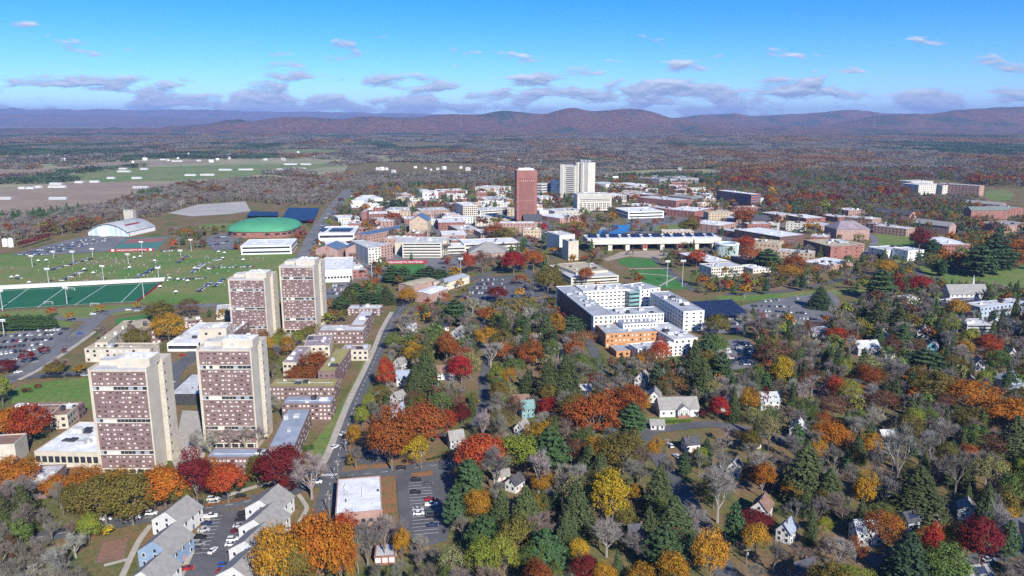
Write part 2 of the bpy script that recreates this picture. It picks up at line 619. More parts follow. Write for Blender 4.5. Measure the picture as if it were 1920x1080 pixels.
l_.new(bp.outputs[0], b_.inputs['Normal'])
hills = ob('hills', mesh('hills', vv, ff, m_, True))
tag(hills, 'rounded autumn-wooded hills along the far horizon', 'hills', None, 'structure')

# ------------------------------------------------------------------ fields, lawns, courts
FIELDS = []


def fld(px, m, label, name='field'):
    o = sheet(name, px, m, label, 'field')
    FIELDS.append(np.array([G(*p) for p in px]))
    return o


sheet('field', [(-120, 312), (60, 306), (200, 299), (420, 296), (640, 294), (655, 306), (640, 332), (450, 342), (350, 346), (200, 350), (60, 352), (-120, 358)], field_tan, 'patchwork of pale farm fields at the far left', 'field', blk=False)
BASEF = np.array([G(*p) for p in [(-120, 312), (60, 306), (200, 299), (420, 296), (640, 294), (655, 306), (640, 332), (450, 342), (350, 346), (200, 350), (60, 352), (-120, 358)]])
fld([(-60, 356), (60, 350), (200, 338), (335, 334), (352, 346), (262, 366), (185, 392), (90, 402), (-60, 412)], field_brown, 'large ploughed brown field at the far left')
fld([(110, 330), (240, 315), (420, 309), (600, 305), (632, 311), (560, 321), (420, 334), (330, 339), (190, 342)], field_green, 'long green field strip with white barns')
fld([(-60, 318), (60, 318), (200, 305), (340, 301), (420, 303), (300, 309), (140, 320), (60, 332), (-60, 336)], field_brown, 'narrow brown field beyond the belt of bare trees')
fld([(-60, 292), (80, 291), (190, 289), (250, 291), (60, 296), (-60, 298)], field_tan, 'pale stubble strip below the far woods')
fld([(500, 281), (600, 279), (650, 283), (640, 290), (530, 291)], field_green, 'small green pasture with a white house')
fld([(420, 300), (520, 297), (640, 299), (600, 307), (440, 309)], field_tan, 'pale field edged by white sheds')
fld([(700, 292), (735, 290), (730, 302), (698, 303)], field_tan, 'bright sandy patch in the far woods')
fld([(1150, 322), (1260, 317), (1360, 318), (1350, 325), (1200, 330), (1130, 330)], field_tan, 'tan clearing behind the white tower')
fld([(1848, 358), (1888, 356), (1902, 364), (1896, 374), (1870, 377), (1847, 371)], lawn_m, 'green lawn beside the pale residence blocks')

sheet('lawn', [(-80, 482), (30, 476), (250, 470), (420, 468), (560, 478), (545, 500), (525, 560), (430, 575), (300, 580), (262, 566), (306, 528), (-80, 545)], lawn_m, 'broad playing-field lawn crowded with game-day visitors', 'lawn')
sheet('lawn', [(-80, 590), (260, 570), (300, 580), (150, 600), (100, 628), (-80, 640)], lawn_m, 'strip of lawn along the near edge of the turf field', 'lawn')
sheet('lawn', [(215, 598), (280, 588), (300, 600), (220, 618)], lawn_bright, 'small striped green lawn beside the intersection', 'lawn')
sheet('lawn', [(40, 722), (170, 707), (176, 740), (172, 770), (150, 757), (22, 757), (18, 740)], lawn_m, 'green lawn beside the brown-roofed hall', 'lawn')
sheet('lawn', [(72, 690), (160, 640), (170, 690), (166, 704), (70, 707)], lawn_dry, 'grass bank in front of the first tower', 'lawn')
sheet('lawn', [(575, 850), (640, 760), (672, 700), (690, 650), (700, 650), (690, 700), (660, 770), (640, 800), (605, 880), (592, 885)], lawn_m, 'sloping lawn strip along the dormitory side of the street', 'lawn')
sheet('lawn', [(1158, 487), (1180, 483), (1215, 485), (1235, 493), (1230, 500), (1185, 502), (1162, 496)], lawn_bright, 'oval emerald lawn before the plaza', 'lawn')
sheet('lawn', [(1180, 507), (1250, 504), (1268, 520), (1300, 535), (1295, 542), (1225, 541), (1200, 530)], lawn_bright, 'emerald lawn crossed by pale paths', 'lawn')
sheet('lawn', [(1230, 425), (1300, 415), (1325, 424), (1290, 437), (1225, 437)], lawn_m, 'green lawn above the pond', 'lawn')
sheet('lawn', [(380, 420), (470, 418), (480, 428), (440, 434), (360, 432)], lawn_m, 'small ballfield lawn left of the green dome', 'lawn')
sheet('lawn', [(634, 375), (660, 368), (668, 372), (652, 390), (632, 390)], lawn_m, 'grass verge by the white greenhouses', 'lawn')
sheet('lawn', [(1640, 440), (1700, 432), (1760, 480), (1920, 500), (1960, 560), (1800, 545), (1690, 500), (1640, 470)], lawn_m, 'sloping campus lawn at the right', 'lawn', blk=False)
sheet('lawn', [(1340, 555), (1460, 550), (1600, 540), (1640, 548), (1500, 560), (1350, 566)], lawn_m, 'lawn strip above the right-hand car park', 'lawn', blk=False)
sheet('lawn', [(1210, 783), (1295, 781), (1300, 800), (1215, 806)], lawn_m, 'front lawn of the half-timbered house', 'lawn')
sheet('lawn', [(190, 985), (300, 968), (290, 1000), (235, 1060), (150, 1075), (165, 1020)], lawn_dry, 'mown yard beside the bottom-left wood', 'lawn')
sheet('lawn', [(530, 920), (590, 905), (585, 985), (560, 1010), (540, 1005)], lawn_dry, 'yard strewn with orange leaves by the corner townhouse', 'lawn')
sheet('lawn', [(640, 878), (860, 845), (870, 855), (860, 866), (740, 880), (642, 890)], litter, 'leaf-covered verge of the cross street', 'lawn', blk=False)
sheet('lawn', [(715, 895), (742, 893), (744, 960), (718, 965)], litter, 'leaf-strewn yard right of the white-roofed shop', 'lawn')
sheet('lawn', [(770, 888), (812, 882), (812, 893), (772, 897)], litter, 'orange leaf-covered traffic island in the car park', 'lawn')
sheet('lawn', [(655, 800), (700, 790), (700, 845), (665, 870), (640, 872)], litter, 'leaf-strewn corner lot under the small orange tree', 'lawn', blk=False)

t = sheet('turf_field', [(-160, 552), (0, 543), (303, 529), (257, 566), (0, 581), (-160, 590)], turf_m, 'dark green artificial-turf sports field', 'sports field')
c0 = np.array(t.location[:2])
for (a, b) in (((-100, 549), (-150, 588)), ((55, 540), (0, 580)), ((125, 537), (70, 577)), ((200, 534), (140, 572)), ((264, 531), (226, 568)), ((-160, 553.5), (300, 530.5)), ((-160, 588), (258, 565))):
    p, q = G(*a), G(*b)
    d = q - p
    c = (p + q) / 2 - c0
    ob('line_marking', ubox(line_w), t, (c[0], c[1], 0.004), math.atan2(d[1], d[0]), (np.linalg.norm(d), 0.45, 0.01))
t = sheet('turf_field', [(736, 495), (795, 494), (800, 513), (731, 515)], turf_m, 'small bright turf pitch under the red banner', 'sports field')
t.data.materials[0] = lawn_bright
sheet('tennis_court', [(232, 447), (318, 443), (292, 470), (205, 472)], M('court_green', (0.07, 0.19, 0.16), 0.8, 0.1, 0.05), 'green tennis courts behind the red banner', 'tennis court')
sheet('tennis_court', [(240, 449), (312, 445.5), (305, 453), (232, 457)], M('court_red', (0.28, 0.12, 0.10), 0.8, 0.1, 0.05), 'red-brown tennis courts at the far end', 'tennis court')

# ------------------------------------------------------------------ streets and paving
sheet('campus_paving', [(585, 520), (640, 430), (690, 385), (800, 372), (960, 380), (1040, 420), (1000, 470), (880, 500), (700, 525)], asphalt_old, 'paved ground and lanes between the packed campus halls', 'paving', blk=False, z=.012)
sheet('campus_paving', [(1180, 445), (1170, 400), (1230, 368), (1420, 395), (1500, 440), (1400, 480)], asphalt_old, 'paved ground between the right-hand science halls', 'paving', blk=False, z=.013)
ST, st_line = road('road', [(575, 1060), (605, 960), (621, 900), (634, 855), (651, 802), (666, 758), (682, 720), (697, 688), (712, 655), (728, 618), (748, 585), (768, 558), (790, 530)], 7.6, asphalt, 'street running past the low dormitories towards the campus')
dash(ST, st_line, 0.0, 0.18, 3.0, 4.5)
CR, cr_line = road('road', [(60, 1010), (200, 985), (330, 962), (440, 945), (540, 922), (620, 897), (740, 883), (860, 866), (960, 850)], 9.0, asphalt, 'cross street in front of the maple row')
dash(CR, cr_line, 0.0, 0.18, 3.0, 4.5)
road('sidewalk', [(588, 893), (612, 857), (634, 802), (651, 760), (669, 722), (685, 690), (701, 655), (716, 618), (735, 585)], 3.4, paving, 'pale pavement along the dormitory side of the street', 'pavement', 0.12)
road('sidewalk', [(410, 935), (480, 913), (560, 893), (590, 887)], 2.4, paving, 'pale pavement below the red maples', 'pavement', 0.12)
road('sidewalk', [(228, 1085), (258, 1020), (283, 985)], 2.2, paving, 'pale path beside the white townhouse', 'path', 0.1)
road('sidewalk', [(195, 1061), (245, 1048)], 1.6, paving, 'short pale path at the garden plot', 'path', 0.1)
road('sidewalk', [(338, 1085), (362, 1030), (392, 968)], 2.0, paving, 'kerbed walk along the row of parked cars', 'pavement', 0.12)
road('sidewalk', [(560, 980), (575, 955), (568, 940), (560, 928)], 1.8, paving, 'bent pale path by the corner townhouse', 'path', 0.1)
road('road', [(540, 560), (556, 520), (574, 480), (598, 430), (622, 395), (640, 372), (655, 355)], 22, asphalt_old, 'wide divided avenue leading away past the fields')
AV, av_line = road('road', [(-60, 745), (30, 706), (90, 672), (140, 635), (180, 600), (205, 585), (280, 577), (420, 572)], 13, asphalt_old, 'curving avenue beside the left car park')
dash(AV, av_line, -3.0, 0.3, 300, 10)
road('sidewalk', [(35, 713), (80, 690), (125, 660), (165, 632), (178, 622)], 3.2, paving, 'broad pale path along the curving avenue', 'path', 0.1)
RD2, rd2 = road('road', [(-60, 716), (60, 706), (120, 702), (175, 699)], 9, asphalt, 'side road with parked dark cars')
road('road', [(20, 600), (100, 597), (170, 600), (200, 588)], 10, asphalt_old, 'road along the far side of the evergreen hedge')
road('road', [(310, 735), (330, 690), (362, 670), (372, 650)], 12, asphalt, 'service road curving between the towers')
road('road', [(757, 560), (830, 568), (900, 570), (1000, 566), (1060, 566)], 10, asphalt, 'campus street below the central car park')
road('road', [(1060, 566), (1030, 550), (1000, 520), (985, 500)], 9, asphalt, 'lane between the car park and the tan hall')
road('road', [(870, 530), (920, 512), (985, 500), (1040, 480)], 8, asphalt, 'lane behind the central car park')
road('road', [(1300, 545), (1268, 520), (1240, 495), (1205, 478), (1150, 478)], 7, asphalt, 'ring road around the emerald lawn')
road('road', [(1060, 570), (1085, 610), (1110, 650), (1130, 700)], 7, asphalt, 'service road along the shaded side of the white complex')
road('road', [(905, 722), (912, 690), (915, 660), (912, 630), (905, 600)], 6, asphalt, 'narrow residential lane under the trees')
road('road', [(890, 800), (905, 765), (908, 722)], 6, asphalt, 'narrow lane beside the yellow-green tree')
RS, rs_line = road('road', [(1212, 790), (1222, 835), (1250, 880), (1290, 940), (1330, 1010), (1370, 1100)], 8, asphalt, 'residential street running down between bare trees')
RC, rc_line = road('road', [(1195, 812), (1260, 803), (1330, 796), (1400, 806), (1480, 830)], 8, asphalt, 'residential cross street in front of the half-timbered house')
road('road', [(1700, 1100), (1660, 1070), (1640, 1040)], 7, asphalt, 'shaded driveway at the bottom right')
road('road', [(1960, 1010), (1900, 1030), (1840, 1050), (1780, 1085)], 8, asphalt, 'street at the bottom right corner')
road('road', [(1623, 478), (1636, 462), (1640, 450), (1625, 437), (1590, 422), (1560, 414)], 9, asphalt_old, 'campus road climbing between brick halls')
road('road', [(1360, 553), (1480, 545), (1600, 520), (1700, 500), (1730, 520)], 8, asphalt, 'road through the trees at the right')
road('road', [(1250, 400), (1280, 415), (1300, 425)], 8, asphalt_old, 'paved walk by the white laboratory')
road('sidewalk', [(1182, 512), (1236, 516), (1262, 519)], 2.5, paving, 'pale diagonal path across the emerald lawn', 'path', 0.05)
road('sidewalk', [(1236, 537), (1268, 520)], 2.5, paving, 'second pale diagonal path on the emerald lawn', 'path', 0.05)
road('sidewalk', [(1178, 504), (1256, 504)], 3.0, paving, 'pale path between the two emerald lawns', 'path', 0.05)
sheet('plaza', [(1130, 487), (1165, 472), (1240, 470), (1262, 478), (1235, 486), (1180, 481), (1140, 490)], plaza_m, 'tan paved plaza with a dark sculpture', 'plaza')
sheet('plaza', [(322, 865), (342, 770), (372, 772), (386, 845), (380, 880), (330, 880)], paving, 'pale paved court between the two front towers', 'plaza')
sheet('plaza', [(500, 640), (530, 628), (600, 620), (590, 640), (510, 655)], paving, 'paved ground between the two rear towers', 'plaza')

# car parks
LOTS = {}


def lot(key, px, label, m=None):
    LOTS[key] = sheet('parking_lot', px, m or asphalt, label, 'parking lot')
    return LOTS[key]


lot('town', [(396, 962), (474, 954), (452, 1030), (424, 1095), (330, 1095), (362, 1030)], 'car park between the townhouse rows')
lot('shop', [(742, 892), (770, 888), (772, 896), (812, 892), (812, 882), (846, 876), (852, 960), (838, 1015), (800, 1025), (752, 1000)], 'car park right of the white-roofed shop')
lot('left', [(-80, 640), (70, 618), (140, 616), (118, 640), (40, 690), (-80, 700)], 'crowded car park at the left edge', asphalt_old)
lot('mid', [(858, 556), (905, 520), (962, 516), (1000, 535), (1020, 555), (900, 566)], 'car park left of the white complex')
lot('oak', [(700, 842), (722, 838), (728, 868), (690, 872), (668, 868)], 'small car park under the red oak')
lot('right', [(1385, 575), (1440, 562), (1560, 548), (1575, 565), (1560, 600), (1520, 615), (1450, 605)], 'car park with rows of cars right of the solar canopy', asphalt_old)
lot('lower', [(1335, 640), (1400, 636), (1422, 660), (1420, 690), (1390, 695), (1355, 690)], 'shaded car park behind the complex', asphalt_old)
lot('canopy', [(1290, 590), (1400, 588), (1395, 625), (1325, 625)], 'car park under the solar canopy', asphalt_old)
lot('far', [(20, 478), (120, 452), (170, 442), (240, 446), (205, 472), (60, 480)], 'distant crowded car park before the arched arena', asphalt_old)
lot('hall', [(600, 560), (628, 530), (655, 530), (650, 560)], 'car park behind the evergreens', asphalt_old)
lot('house', [(820, 690), (842, 692), (838, 712), (818, 712)], 'driveway by a white house', asphalt_old)
lot('gravel', [(315, 400), (370, 384), (460, 378), (470, 396), (430, 402), (360, 406)], 'pale gravel yard at the edge of the bare woods', M('gravel_yard', (0.38, 0.36, 0.33), 0.95, 0.1, 0.02))
lot('dome', [(380, 445), (470, 430), (440, 468), (400, 470)], 'car park left of the green dome', asphalt_old)
# stall lines in the two near car parks
for key, rows in (('town', [((407, 966), (371, 1045)), ((470, 958), (443, 1035))]), ('shop', [((786, 903), (800, 1010))])):
    o = LOTS[key]
    c0 = np.array(o.location[:2])
    for a, b in rows:
        p, q = G(*a), G(*b)
        d = q - p
        L = np.linalg.norm(d)
        d /= L
        ang = math.atan2(d[1], d[0])
        for i in range(int(L / 2.7)):
            s = p + d * (i * 2.7 + 1.3) - c0
            ob('stall_line', ubox(line_w), o, (s[0], s[1], 0.006), ang + math.pi / 2, (9.5 if key == 'shop' else 5.0, 0.14, 0.004))
# crossing bars at the near junction
for i in range(7):
    p = G(604 + i * 4.3, 891.5 - i * 0.15)
    c = p - np.array(ST.location[:2])
    ob('crosswalk_bar', ubox(line_w), ST, (c[0], c[1], 0.02), 1.3, (2.4, 0.5, 0.004))

pond = sheet('pond', [(1125, 428), (1150, 422), (1185, 422), (1188, 432), (1160, 440), (1120, 440)], water_m, 'small blue campus pond', 'water')

def inpoly(P, poly):
    x, y = P[:, 0], P[:, 1]
    ins = np.zeros(len(P), bool)
    j = len(poly) - 1
    for i in range(len(poly)):
        xi, yi, xj, yj = poly[i][0], poly[i][1], poly[j][0], poly[j][1]
        cnd = ((yi > y) != (yj > y)) & (x < (xj - xi) * (y - yi) / (yj - yi + 1e-12) + xi)
        ins ^= cnd
        j = i
    return ins




def blocked(P):
    bad = np.zeros(len(P), bool)
    for b in BLOCK:
        lo, hi = b.min(0), b.max(0)
        m = (P[:, 0] >= lo[0]) & (P[:, 0] <= hi[0]) & (P[:, 1] >= lo[1]) & (P[:, 1] <= hi[1]) & ~bad
        if m.any():
            idx = np.nonzero(m)[0]
            bad[idx] |= inpoly(P[idx], b)
    return bad


ORD = ['first', 'second', 'third', 'fourth', 'fifth', 'sixth', 'seventh', 'eighth', 'ninth', 'tenth', 'eleventh', 'twelfth', 'thirteenth', 'fourteenth', 'fifteenth', 'sixteenth', 'seventeenth', 'eighteenth', 'nineteenth', 'twentieth']


def ordn(i):
    return ORD[i] if i < 20 else str(i + 1) + ('st' if i % 10 == 0 and i != 10 else 'nd' if i % 10 == 1 and i != 11 else 'rd' if i % 10 == 2 and i != 12 else 'th')


# ------------------------------------------------------------------ buildings
def frame3(A, B, D, hpx=None, z=None, depth=None):
    if z is None:
        p = G(A[0], A[1] + hpx)
        z = ztop(p, A[1])
    a, b, d = G(*A, z), G(*B, z), G(*D, z)
    ex = b - a
    w = float(np.linalg.norm(ex))
    ex /= w
    ey = np.array([-ex[1], ex[0]])
    dp = depth or abs(float(np.dot(d - a, ey)))
    c = a + ex * w / 2 + ey * dp / 2
    return c, math.atan2(ex[1], ex[0]), w, dp, float(z), ex, ey


def windows(root, w, d, z, floors, bays, sides='flr', ww=1.5, wh=1.5, mats=None, z0=0.0, name='window', blind=0.0, sill=None):
    """bays: windows per face (front, side); each window an object of its own on a shared box"""
    fh = (z - z0) / floors
    wh = min(wh, fh * 0.62)
    mats = mats or (glass_dark, glass_blind)
    for s in sides:
        n = bays[0] if s in 'fb' else bays[1]
        span = w if s in 'fb' else d
        for i in range(n):
            t = (i + 0.5) / n * span - span / 2
            for k in range(floors):
                zz_ = z0 + fh * (k + 0.32)
                m = mats[1] if rnd.random() < blind else mats[0]
                wi = min(ww, span / n * 0.72)
                if s == 'f':
                    pbox(name, m, root, t, -d / 2, zz_, wi, 0.16, wh)
                elif s == 'b':
                    pbox(name, m, root, t, d / 2, zz_, wi, 0.16, wh)
                elif s == 'l':
                    pbox(name, m, root, -w / 2, t, zz_, 0.16, wi, wh)
                else:
                    pbox(name, m, root, w / 2, t, zz_, 0.16, wi, wh)


def flat_block(name, label, A, B, D, hpx=None, z=None, wall=None, roof=None, floors=3, bays=(8, 3), sides='flr', group=None, cat='building',
               ww=1.6, wh=1.5, band=False, units=3, depth=None, mats=None, blind=0.0, short=None, z0=0.0, rail=True, parent=None, keep=True, clad=None):
    c, rz, w, d, z, ex, ey = frame3(A, B, D, hpx, z, depth)
    root = empty(name, (c[0], c[1], 0), rz)
    tag(root, label, cat, group)
    MB().box(-w / 2, w / 2, -d / 2, d / 2, -0.3, z).build('wall', wall, root)
    r = MB().box(-w / 2 + .35, w / 2 - .35, -d / 2 + .35, d / 2 - .35, z + 0.002, z + 0.12).build('roof', roof, root)
    if rail:
        e, t = 0.08, 0.5
        k = MB()
        k.box(-w / 2 - e, w / 2 + e, -d / 2 - e, -d / 2 + .34, z + .003, z + t)
        k.box(-w / 2 - e, w / 2 + e, d / 2 - .34, d / 2 + e, z + .003, z + t)
        k.box(-w / 2 - e, -w / 2 + .34, -d / 2 + .342, d / 2 - .342, z + .004, z + t - .003)
        k.box(w / 2 - .34, w / 2 + e, -d / 2 + .342, d / 2 - .342, z + .004, z + t - .003)
        k.build('parapet', wall if wall not in (glass_dark,) else steel, root)
    if floors and bays:
        if band:
            fh = (z - z0) / floors
            for k in range(floors):
                zz_ = z0 + fh * (k + 0.35)
                for s in sides:
                    if s == 'f':
                        pbox('window', (mats or (glass_dark,))[0], root, 0, -d / 2, zz_, w * 0.94, 0.18, fh * 0.42)
                    if s == 'l':
                        pbox('window', (mats or (glass_dark,))[0], root, -w / 2, 0, zz_, 0.18, d * 0.94, fh * 0.42)
                    if s == 'r':
                        pbox('window', (mats or (glass_dark,))[0], root, w / 2, 0, zz_, 0.18, d * 0.94, fh * 0.42)
        else:
            windows(root, w, d, z, floors, bays, sides, ww, wh, mats, z0, blind=blind)
    if clad:
        pbox('side_cladding', clad, root, -w / 2 - .04, 0, 0, .06, d * .9, z * .96)
    if units and w > 14:
        pbox('roof_walkway', roof_white if roof is not roof_white else roof_lgrey, r, 0, rnd.uniform(-.15, .15) * d, z + .121, w * .86, .7, .03)
        for i in range(rnd.randint(2, 5)):
            pbox('roof_vent', rnd.choice((steel, dark_m, white_p)), r, rnd.uniform(-w * .42, w * .42), rnd.uniform(-d * .38, d * .38), z + .12, .6, .6, rnd.uniform(.4, .9))
    for i in range(units):
        uw, ud, uh = rnd.uniform(1.5, 4.5), rnd.uniform(1.5, 4.0), rnd.uniform(0.7, 2.0)
        if w < 8 or d < 6:
            uw, ud = uw * .4, ud * .4
        pbox('roof_unit', rnd.choice((steel, roof_lgrey, white_p, dark_m)), r, rnd.uniform(-w * .36, w * .36), rnd.uniform(-d * .3, d * .3), z + .12, uw, ud, uh)
    q = [a + b for a in (ex * w / 2, -ex * w / 2) for b in (ey * d / 2, -ey * d / 2)]
    fp = [c - ex * w / 2 - ey * d / 2, c + ex * w / 2 - ey * d / 2, c + ex * w / 2 + ey * d / 2, c - ex * w / 2 + ey * d / 2]
    block(fp, 3.5)
    if keep:
        sight([(p[0], p[1], zz_) for p in fp for zz_ in (z * 0.2, z)])
    LAND.append((c[0], c[1], short or label))
    return root, w, d, z


FB = flat_block


# four high-rise residence towers
def tower(A, B, Dpx, base_v, label, short):
    p = G(A[0], base_v)
    z = ztop(p, A[1])
    c, rz, w, d, z, ex, ey = frame3(A, B, Dpx, z=z)
    d = min(max(d, 20.0), 30.0)
    a = G(*A, z)
    c = a + ex * w / 2 + ey * d / 2
    root = empty('residence_tower', (c[0], c[1], 0), rz)
    tag(root, label, 'tower', 'high-rise residence towers')
    x0, x1, y0, y1 = -w / 2, w / 2, -d / 2, d / 2
    conc = concrete
    MB().box(x0 - .5, x1 + .2, y0, y0 + d * .46, -.3, z + 0.6).build('wall', conc, root)                        # front slab
    MB().box(x0 + 2.0, x1 - 2.4, y0 + d * .46 + .003, y0 + d * .60, -.3, z - .5).build('recess_wall', brick_dark, root)
    MB().box(x0 + 1.0, x1 + 1.6, y0 + d * .60 + .006, y1, -.3, z + 1.4).build('rear_wall', conc, root)
    MB().box(x1 + .2, x1 + .75, y0 - .3, y0 + d * .46, -.3, z + 1.5).build('end_wall', conc, root)
    MB().box(x0 - 1.1, x0 - .5, y0 - .3, y0 + d * .50, -.3, z + 1.5).build('end_wall', conc, root)
    groups = [3, 1, 6, 1, 6, 1, 3]
    fh = z / (sum(groups) + 1.3)
    zc = z
    bx0, bx1 = x0 + .1, x1 - .1
    for gi, n in enumerate(groups):
        zb = zc - n * fh
        if n == 1:
            pbox('spandrel', concrete_w, root, 0, y0 - .2, zc - .28, w, 0.6, 0.26)
            pbox('spandrel', concrete_w, root, 0, y0 - .2, zb, w, 0.6, 0.30)
            xx = bx0
            for fr, m in ((.12, steel), (.13, glass_blind), (.13, concrete_w), (.28, glass_dark), (.34, steel)):
                if m is concrete_w:
                    pbox('panel', m, root, xx + fr * w / 2, y0 - .06, zb + .31, fr * w - .1, .3, fh - .62)
                else:
                    k = 4 if fr > .2 else 2
                    for j in range(k):
                        mm = glass_dark if (m is steel and j % 2) or rnd.random() < .3 else (glass_blind if m is glass_blind else (roof_blue if m is steel else glass_dark))
                        pbox('lounge_window', mm, root, xx + fr * w * (j + .5) / k, y0 - .04, zb + .33, fr * w / k * .9, .2, fh - .68)
                xx += fr * w
        else:
            MB().box(bx0, bx1, y0 - .25, y0 - .003, zb, zc - .003).build('brick_panel', brick_tower, root)
            for k in range(n):
                zf = zb + fh * (k + .34)
                off = rnd.uniform(-.6, .6)
                nb = 8
                for i in range(nb):
                    xw = bx0 + (i + .5) * (bx1 - bx0) / nb + off * .8
                    if xw < bx0 + 1.2 or xw > bx1 - 1.2:
                        continue
                    m = glass_blind if rnd.random() < .62 else glass_dark
                    o = pbox('window', m, root, xw, y0 - .25, zf + (0.15 if m is glass_dark else 0), rnd.uniform(.85, 1.25), .14, fh * (.30 if m is glass_blind else .24))
                    if i % 2 == k % 2 and xw + 1.9 < bx1 - .5:
                        pbox('slit_window', glass_blind if rnd.random() < .6 else glass_dark, root, xw + 1.5, y0 - .25, zf, .26, .12, fh * .34)
        zc = zb
    # ground storey: dark recess with pilotis
    pbox('ground_floor_glass', glass_dark, root, 0, y0 - .05, 0.3, w * .96, .14, zc - .9)
    pbox('spandrel', concrete_w, root, 0, y0 - .2, zc - .45, w, .6, .44)
    for i in range(7):
        pbox('pier', conc, root, x0 + 1 + (w - 2) * i / 6, y0 - .35, 0, .6, .5, zc - .45)
    for k in range(21):
        zf = fh * (k + 1.6)
        pbox('balcony', concrete_w, root, x1 + 1.35, y0 + d * .60, zf, .7, d * .035, .45)
        if k % 2 == 0:
            pbox('stair_window', glass_dark, root, x1 + 1.6, y0 + d * .66, zf, .14, 1.0, 1.0)
    # roof storey
    r = MB().box(x0 + .2, x1 - .2, y0 + .5, y0 + d * .5, z + .61, z + .75).build('roof', roof_lgrey, root)
    pw0, pw1 = x0 + w * .42, x1 + .6
    MB().box(pw0, pw1, y0 + d * .16, y0 + d * .62, z + .76, z + 4.6).build('penthouse', conc, root)
    MB().box(pw0 + .3, pw1 - .3, y0 + d * .16 + .3, y0 + d * .62 - .3, z + 4.6, z + 4.72).build('penthouse_roof', roof_white, root)
    MB().box(x0 + .4, pw0 - .01, y0 + d * .30, y0 + d * .60, z + .76, z + 2.9).build('penthouse', conc, root)
    MB().box(x0 + .8, pw0 - .3, y0 + d * .30 + .3, y0 + d * .60 - .3, z + 2.9, z + 3.02).build('penthouse_roof', roof_lgrey, root)
    pbox('vent_louvre', steel, root, pw0 + w * .2, y0 + d * .16, z + 1.6, 1.6, .12, 1.6)
    for i in range(7):
        pbox('roof_unit', rnd.choice((white_p, steel, white_p)), r, rnd.uniform(pw0 + 1, pw1 - 1), y0 + d * rnd.uniform(.22, .55), z + 4.72, rnd.uniform(.7, 2), rnd.uniform(.7, 1.6), rnd.uniform(.5, 1.4))
    for i in range(2):
        MB().cyl(pw0 + w * (.1 + .3 * i), y0 + d * .2, z + 4.72, z + 4.72 + rnd.uniform(2.5, 5), .06, .03, 6).build('antenna', steel, root)
    fp = [c + ex * a_ + ey * b_ for a_, b_ in ((x0, y0), (x1, y0), (x1 + 1.6, y1), (x0, y1))]
    block(fp, 4)
    sight([(q[0], q[1], zz_) for q in fp for zz_ in (z * .12, z)], 0.02)
    LAND.append((c[0], c[1], short))
    return root, w, d, z


tower((170, 697), (272, 697), (205, 668), 888, 'nearest-left brick tower above the orange maple row, white hall at its left foot', 'the front left tower')
tower((372, 659), (468, 659), (400, 636), 840, 'front right-hand brick tower rising behind the bluish flat roof and bare trees', 'the front right tower')
tower((430, 526), (494, 526), (448, 512), 637, 'shorter-looking rear brick tower beside the playing field, partly behind a cream block', 'the rear left tower')
tower((526, 502), (586, 502), (546, 486), 624, 'rear right brick tower next to the wide avenue', 'the rear right tower')

# low dormitories round the towers
DG = 'low brick dormitories beside the street'
FB('dormitory', 'low brick dormitory with bluish roof right below the front right tower', (386, 859), (508, 859), (398, 842), 32, wall=brick_tower, roof=roof_blue, floors=3, bays=(16, 3), ww=1.1, wh=.95, blind=.7, group=DG, short='the bluish-roofed front dormitory')
FB('dormitory', 'long narrow bluish-roofed dormitory wing slanting up along the street lawn', (503, 840), (553, 838), (566, 768), z=9.5, wall=brick_tower, roof=roof_blue, floors=3, bays=(4, 18), ww=1.0, wh=.9, blind=.5, group=DG, short='the slanting bluish-roofed wing')
FB('dormitory', 'bluish-roofed dormitory crossing the top of the slanting wing', (528, 758), (620, 758), (540, 744), 30, wall=brick_tower, roof=roof_blue, floors=4, bays=(12, 3), ww=1.1, wh=.95, blind=.6, group=DG, short='the bluish-roofed cross wing')
FB('dormitory', 'dormitory with yellow-green roof facing the camera', (503, 726), (627, 726), (519, 711), 24, wall=brick_tower, roof=roof_moss, floors=3, bays=(17, 3), ww=1.1, wh=.95, blind=.65, group=DG, short='the yellow-green roofed dormitory')
FB('dormitory', 'narrow yellow-green-roofed wing running away along the street', (596, 698), (628, 698), (637, 655), z=11, wall=brick_tower, roof=roof_moss, floors=3, bays=(3, 14), ww=1.0, wh=.9, blind=.3, group=DG, short='the narrow yellow-green wing')
FB('dormitory', 'mauve-roofed low wing left of the brown oaks', (530, 681), (556, 681), (572, 650), z=8, wall=concrete, roof=roof_mauve, floors=2, bays=(3, 6), group=DG, short='the mauve-roofed wing')
FB('dormitory', 'mauve flat roof linking two low wings', (570, 650), (618, 648), (592, 629), z=8, wall=concrete, roof=roof_mauve, floors=2, bays=(4, 3), group=DG, short='the mauve link roof')
FB('dormitory', 'small mauve-roofed pavilion by the street pavement', (640, 657), (690, 657), (648, 648), z=7, wall=concrete, roof=roof_mauve, floors=2, bays=(5, 2), group=DG, short='the mauve pavilion')
FB('dormitory', 'grey-roofed brick dormitory with two rows of white windows, cream ends', (596, 621), (681, 621), (607, 610), 24, wall=brick_tower, roof=roof_lgrey, floors=3, bays=(12, 3), ww=1.2, wh=1.0, blind=.8, group=DG, short='the grey-roofed dormitory')
FB('dormitory', 'narrow grey-roofed wing between two dormitory blocks', (656, 611), (682, 611), (684, 584), z=10, wall=brick_tower, roof=roof_lgrey, floors=3, bays=(3, 12), ww=1.0, wh=.9, blind=.4, group=DG, short='the narrow grey wing')
FB('dormitory', 'farthest low dormitory block at the end of the street', (651, 580), (713, 580), (661, 572), 12, wall=brick_tower, roof=roof_lgrey, floors=3, bays=(9, 2), ww=1.2, wh=1.0, blind=.7, group=DG, short='the farthest low dormitory')
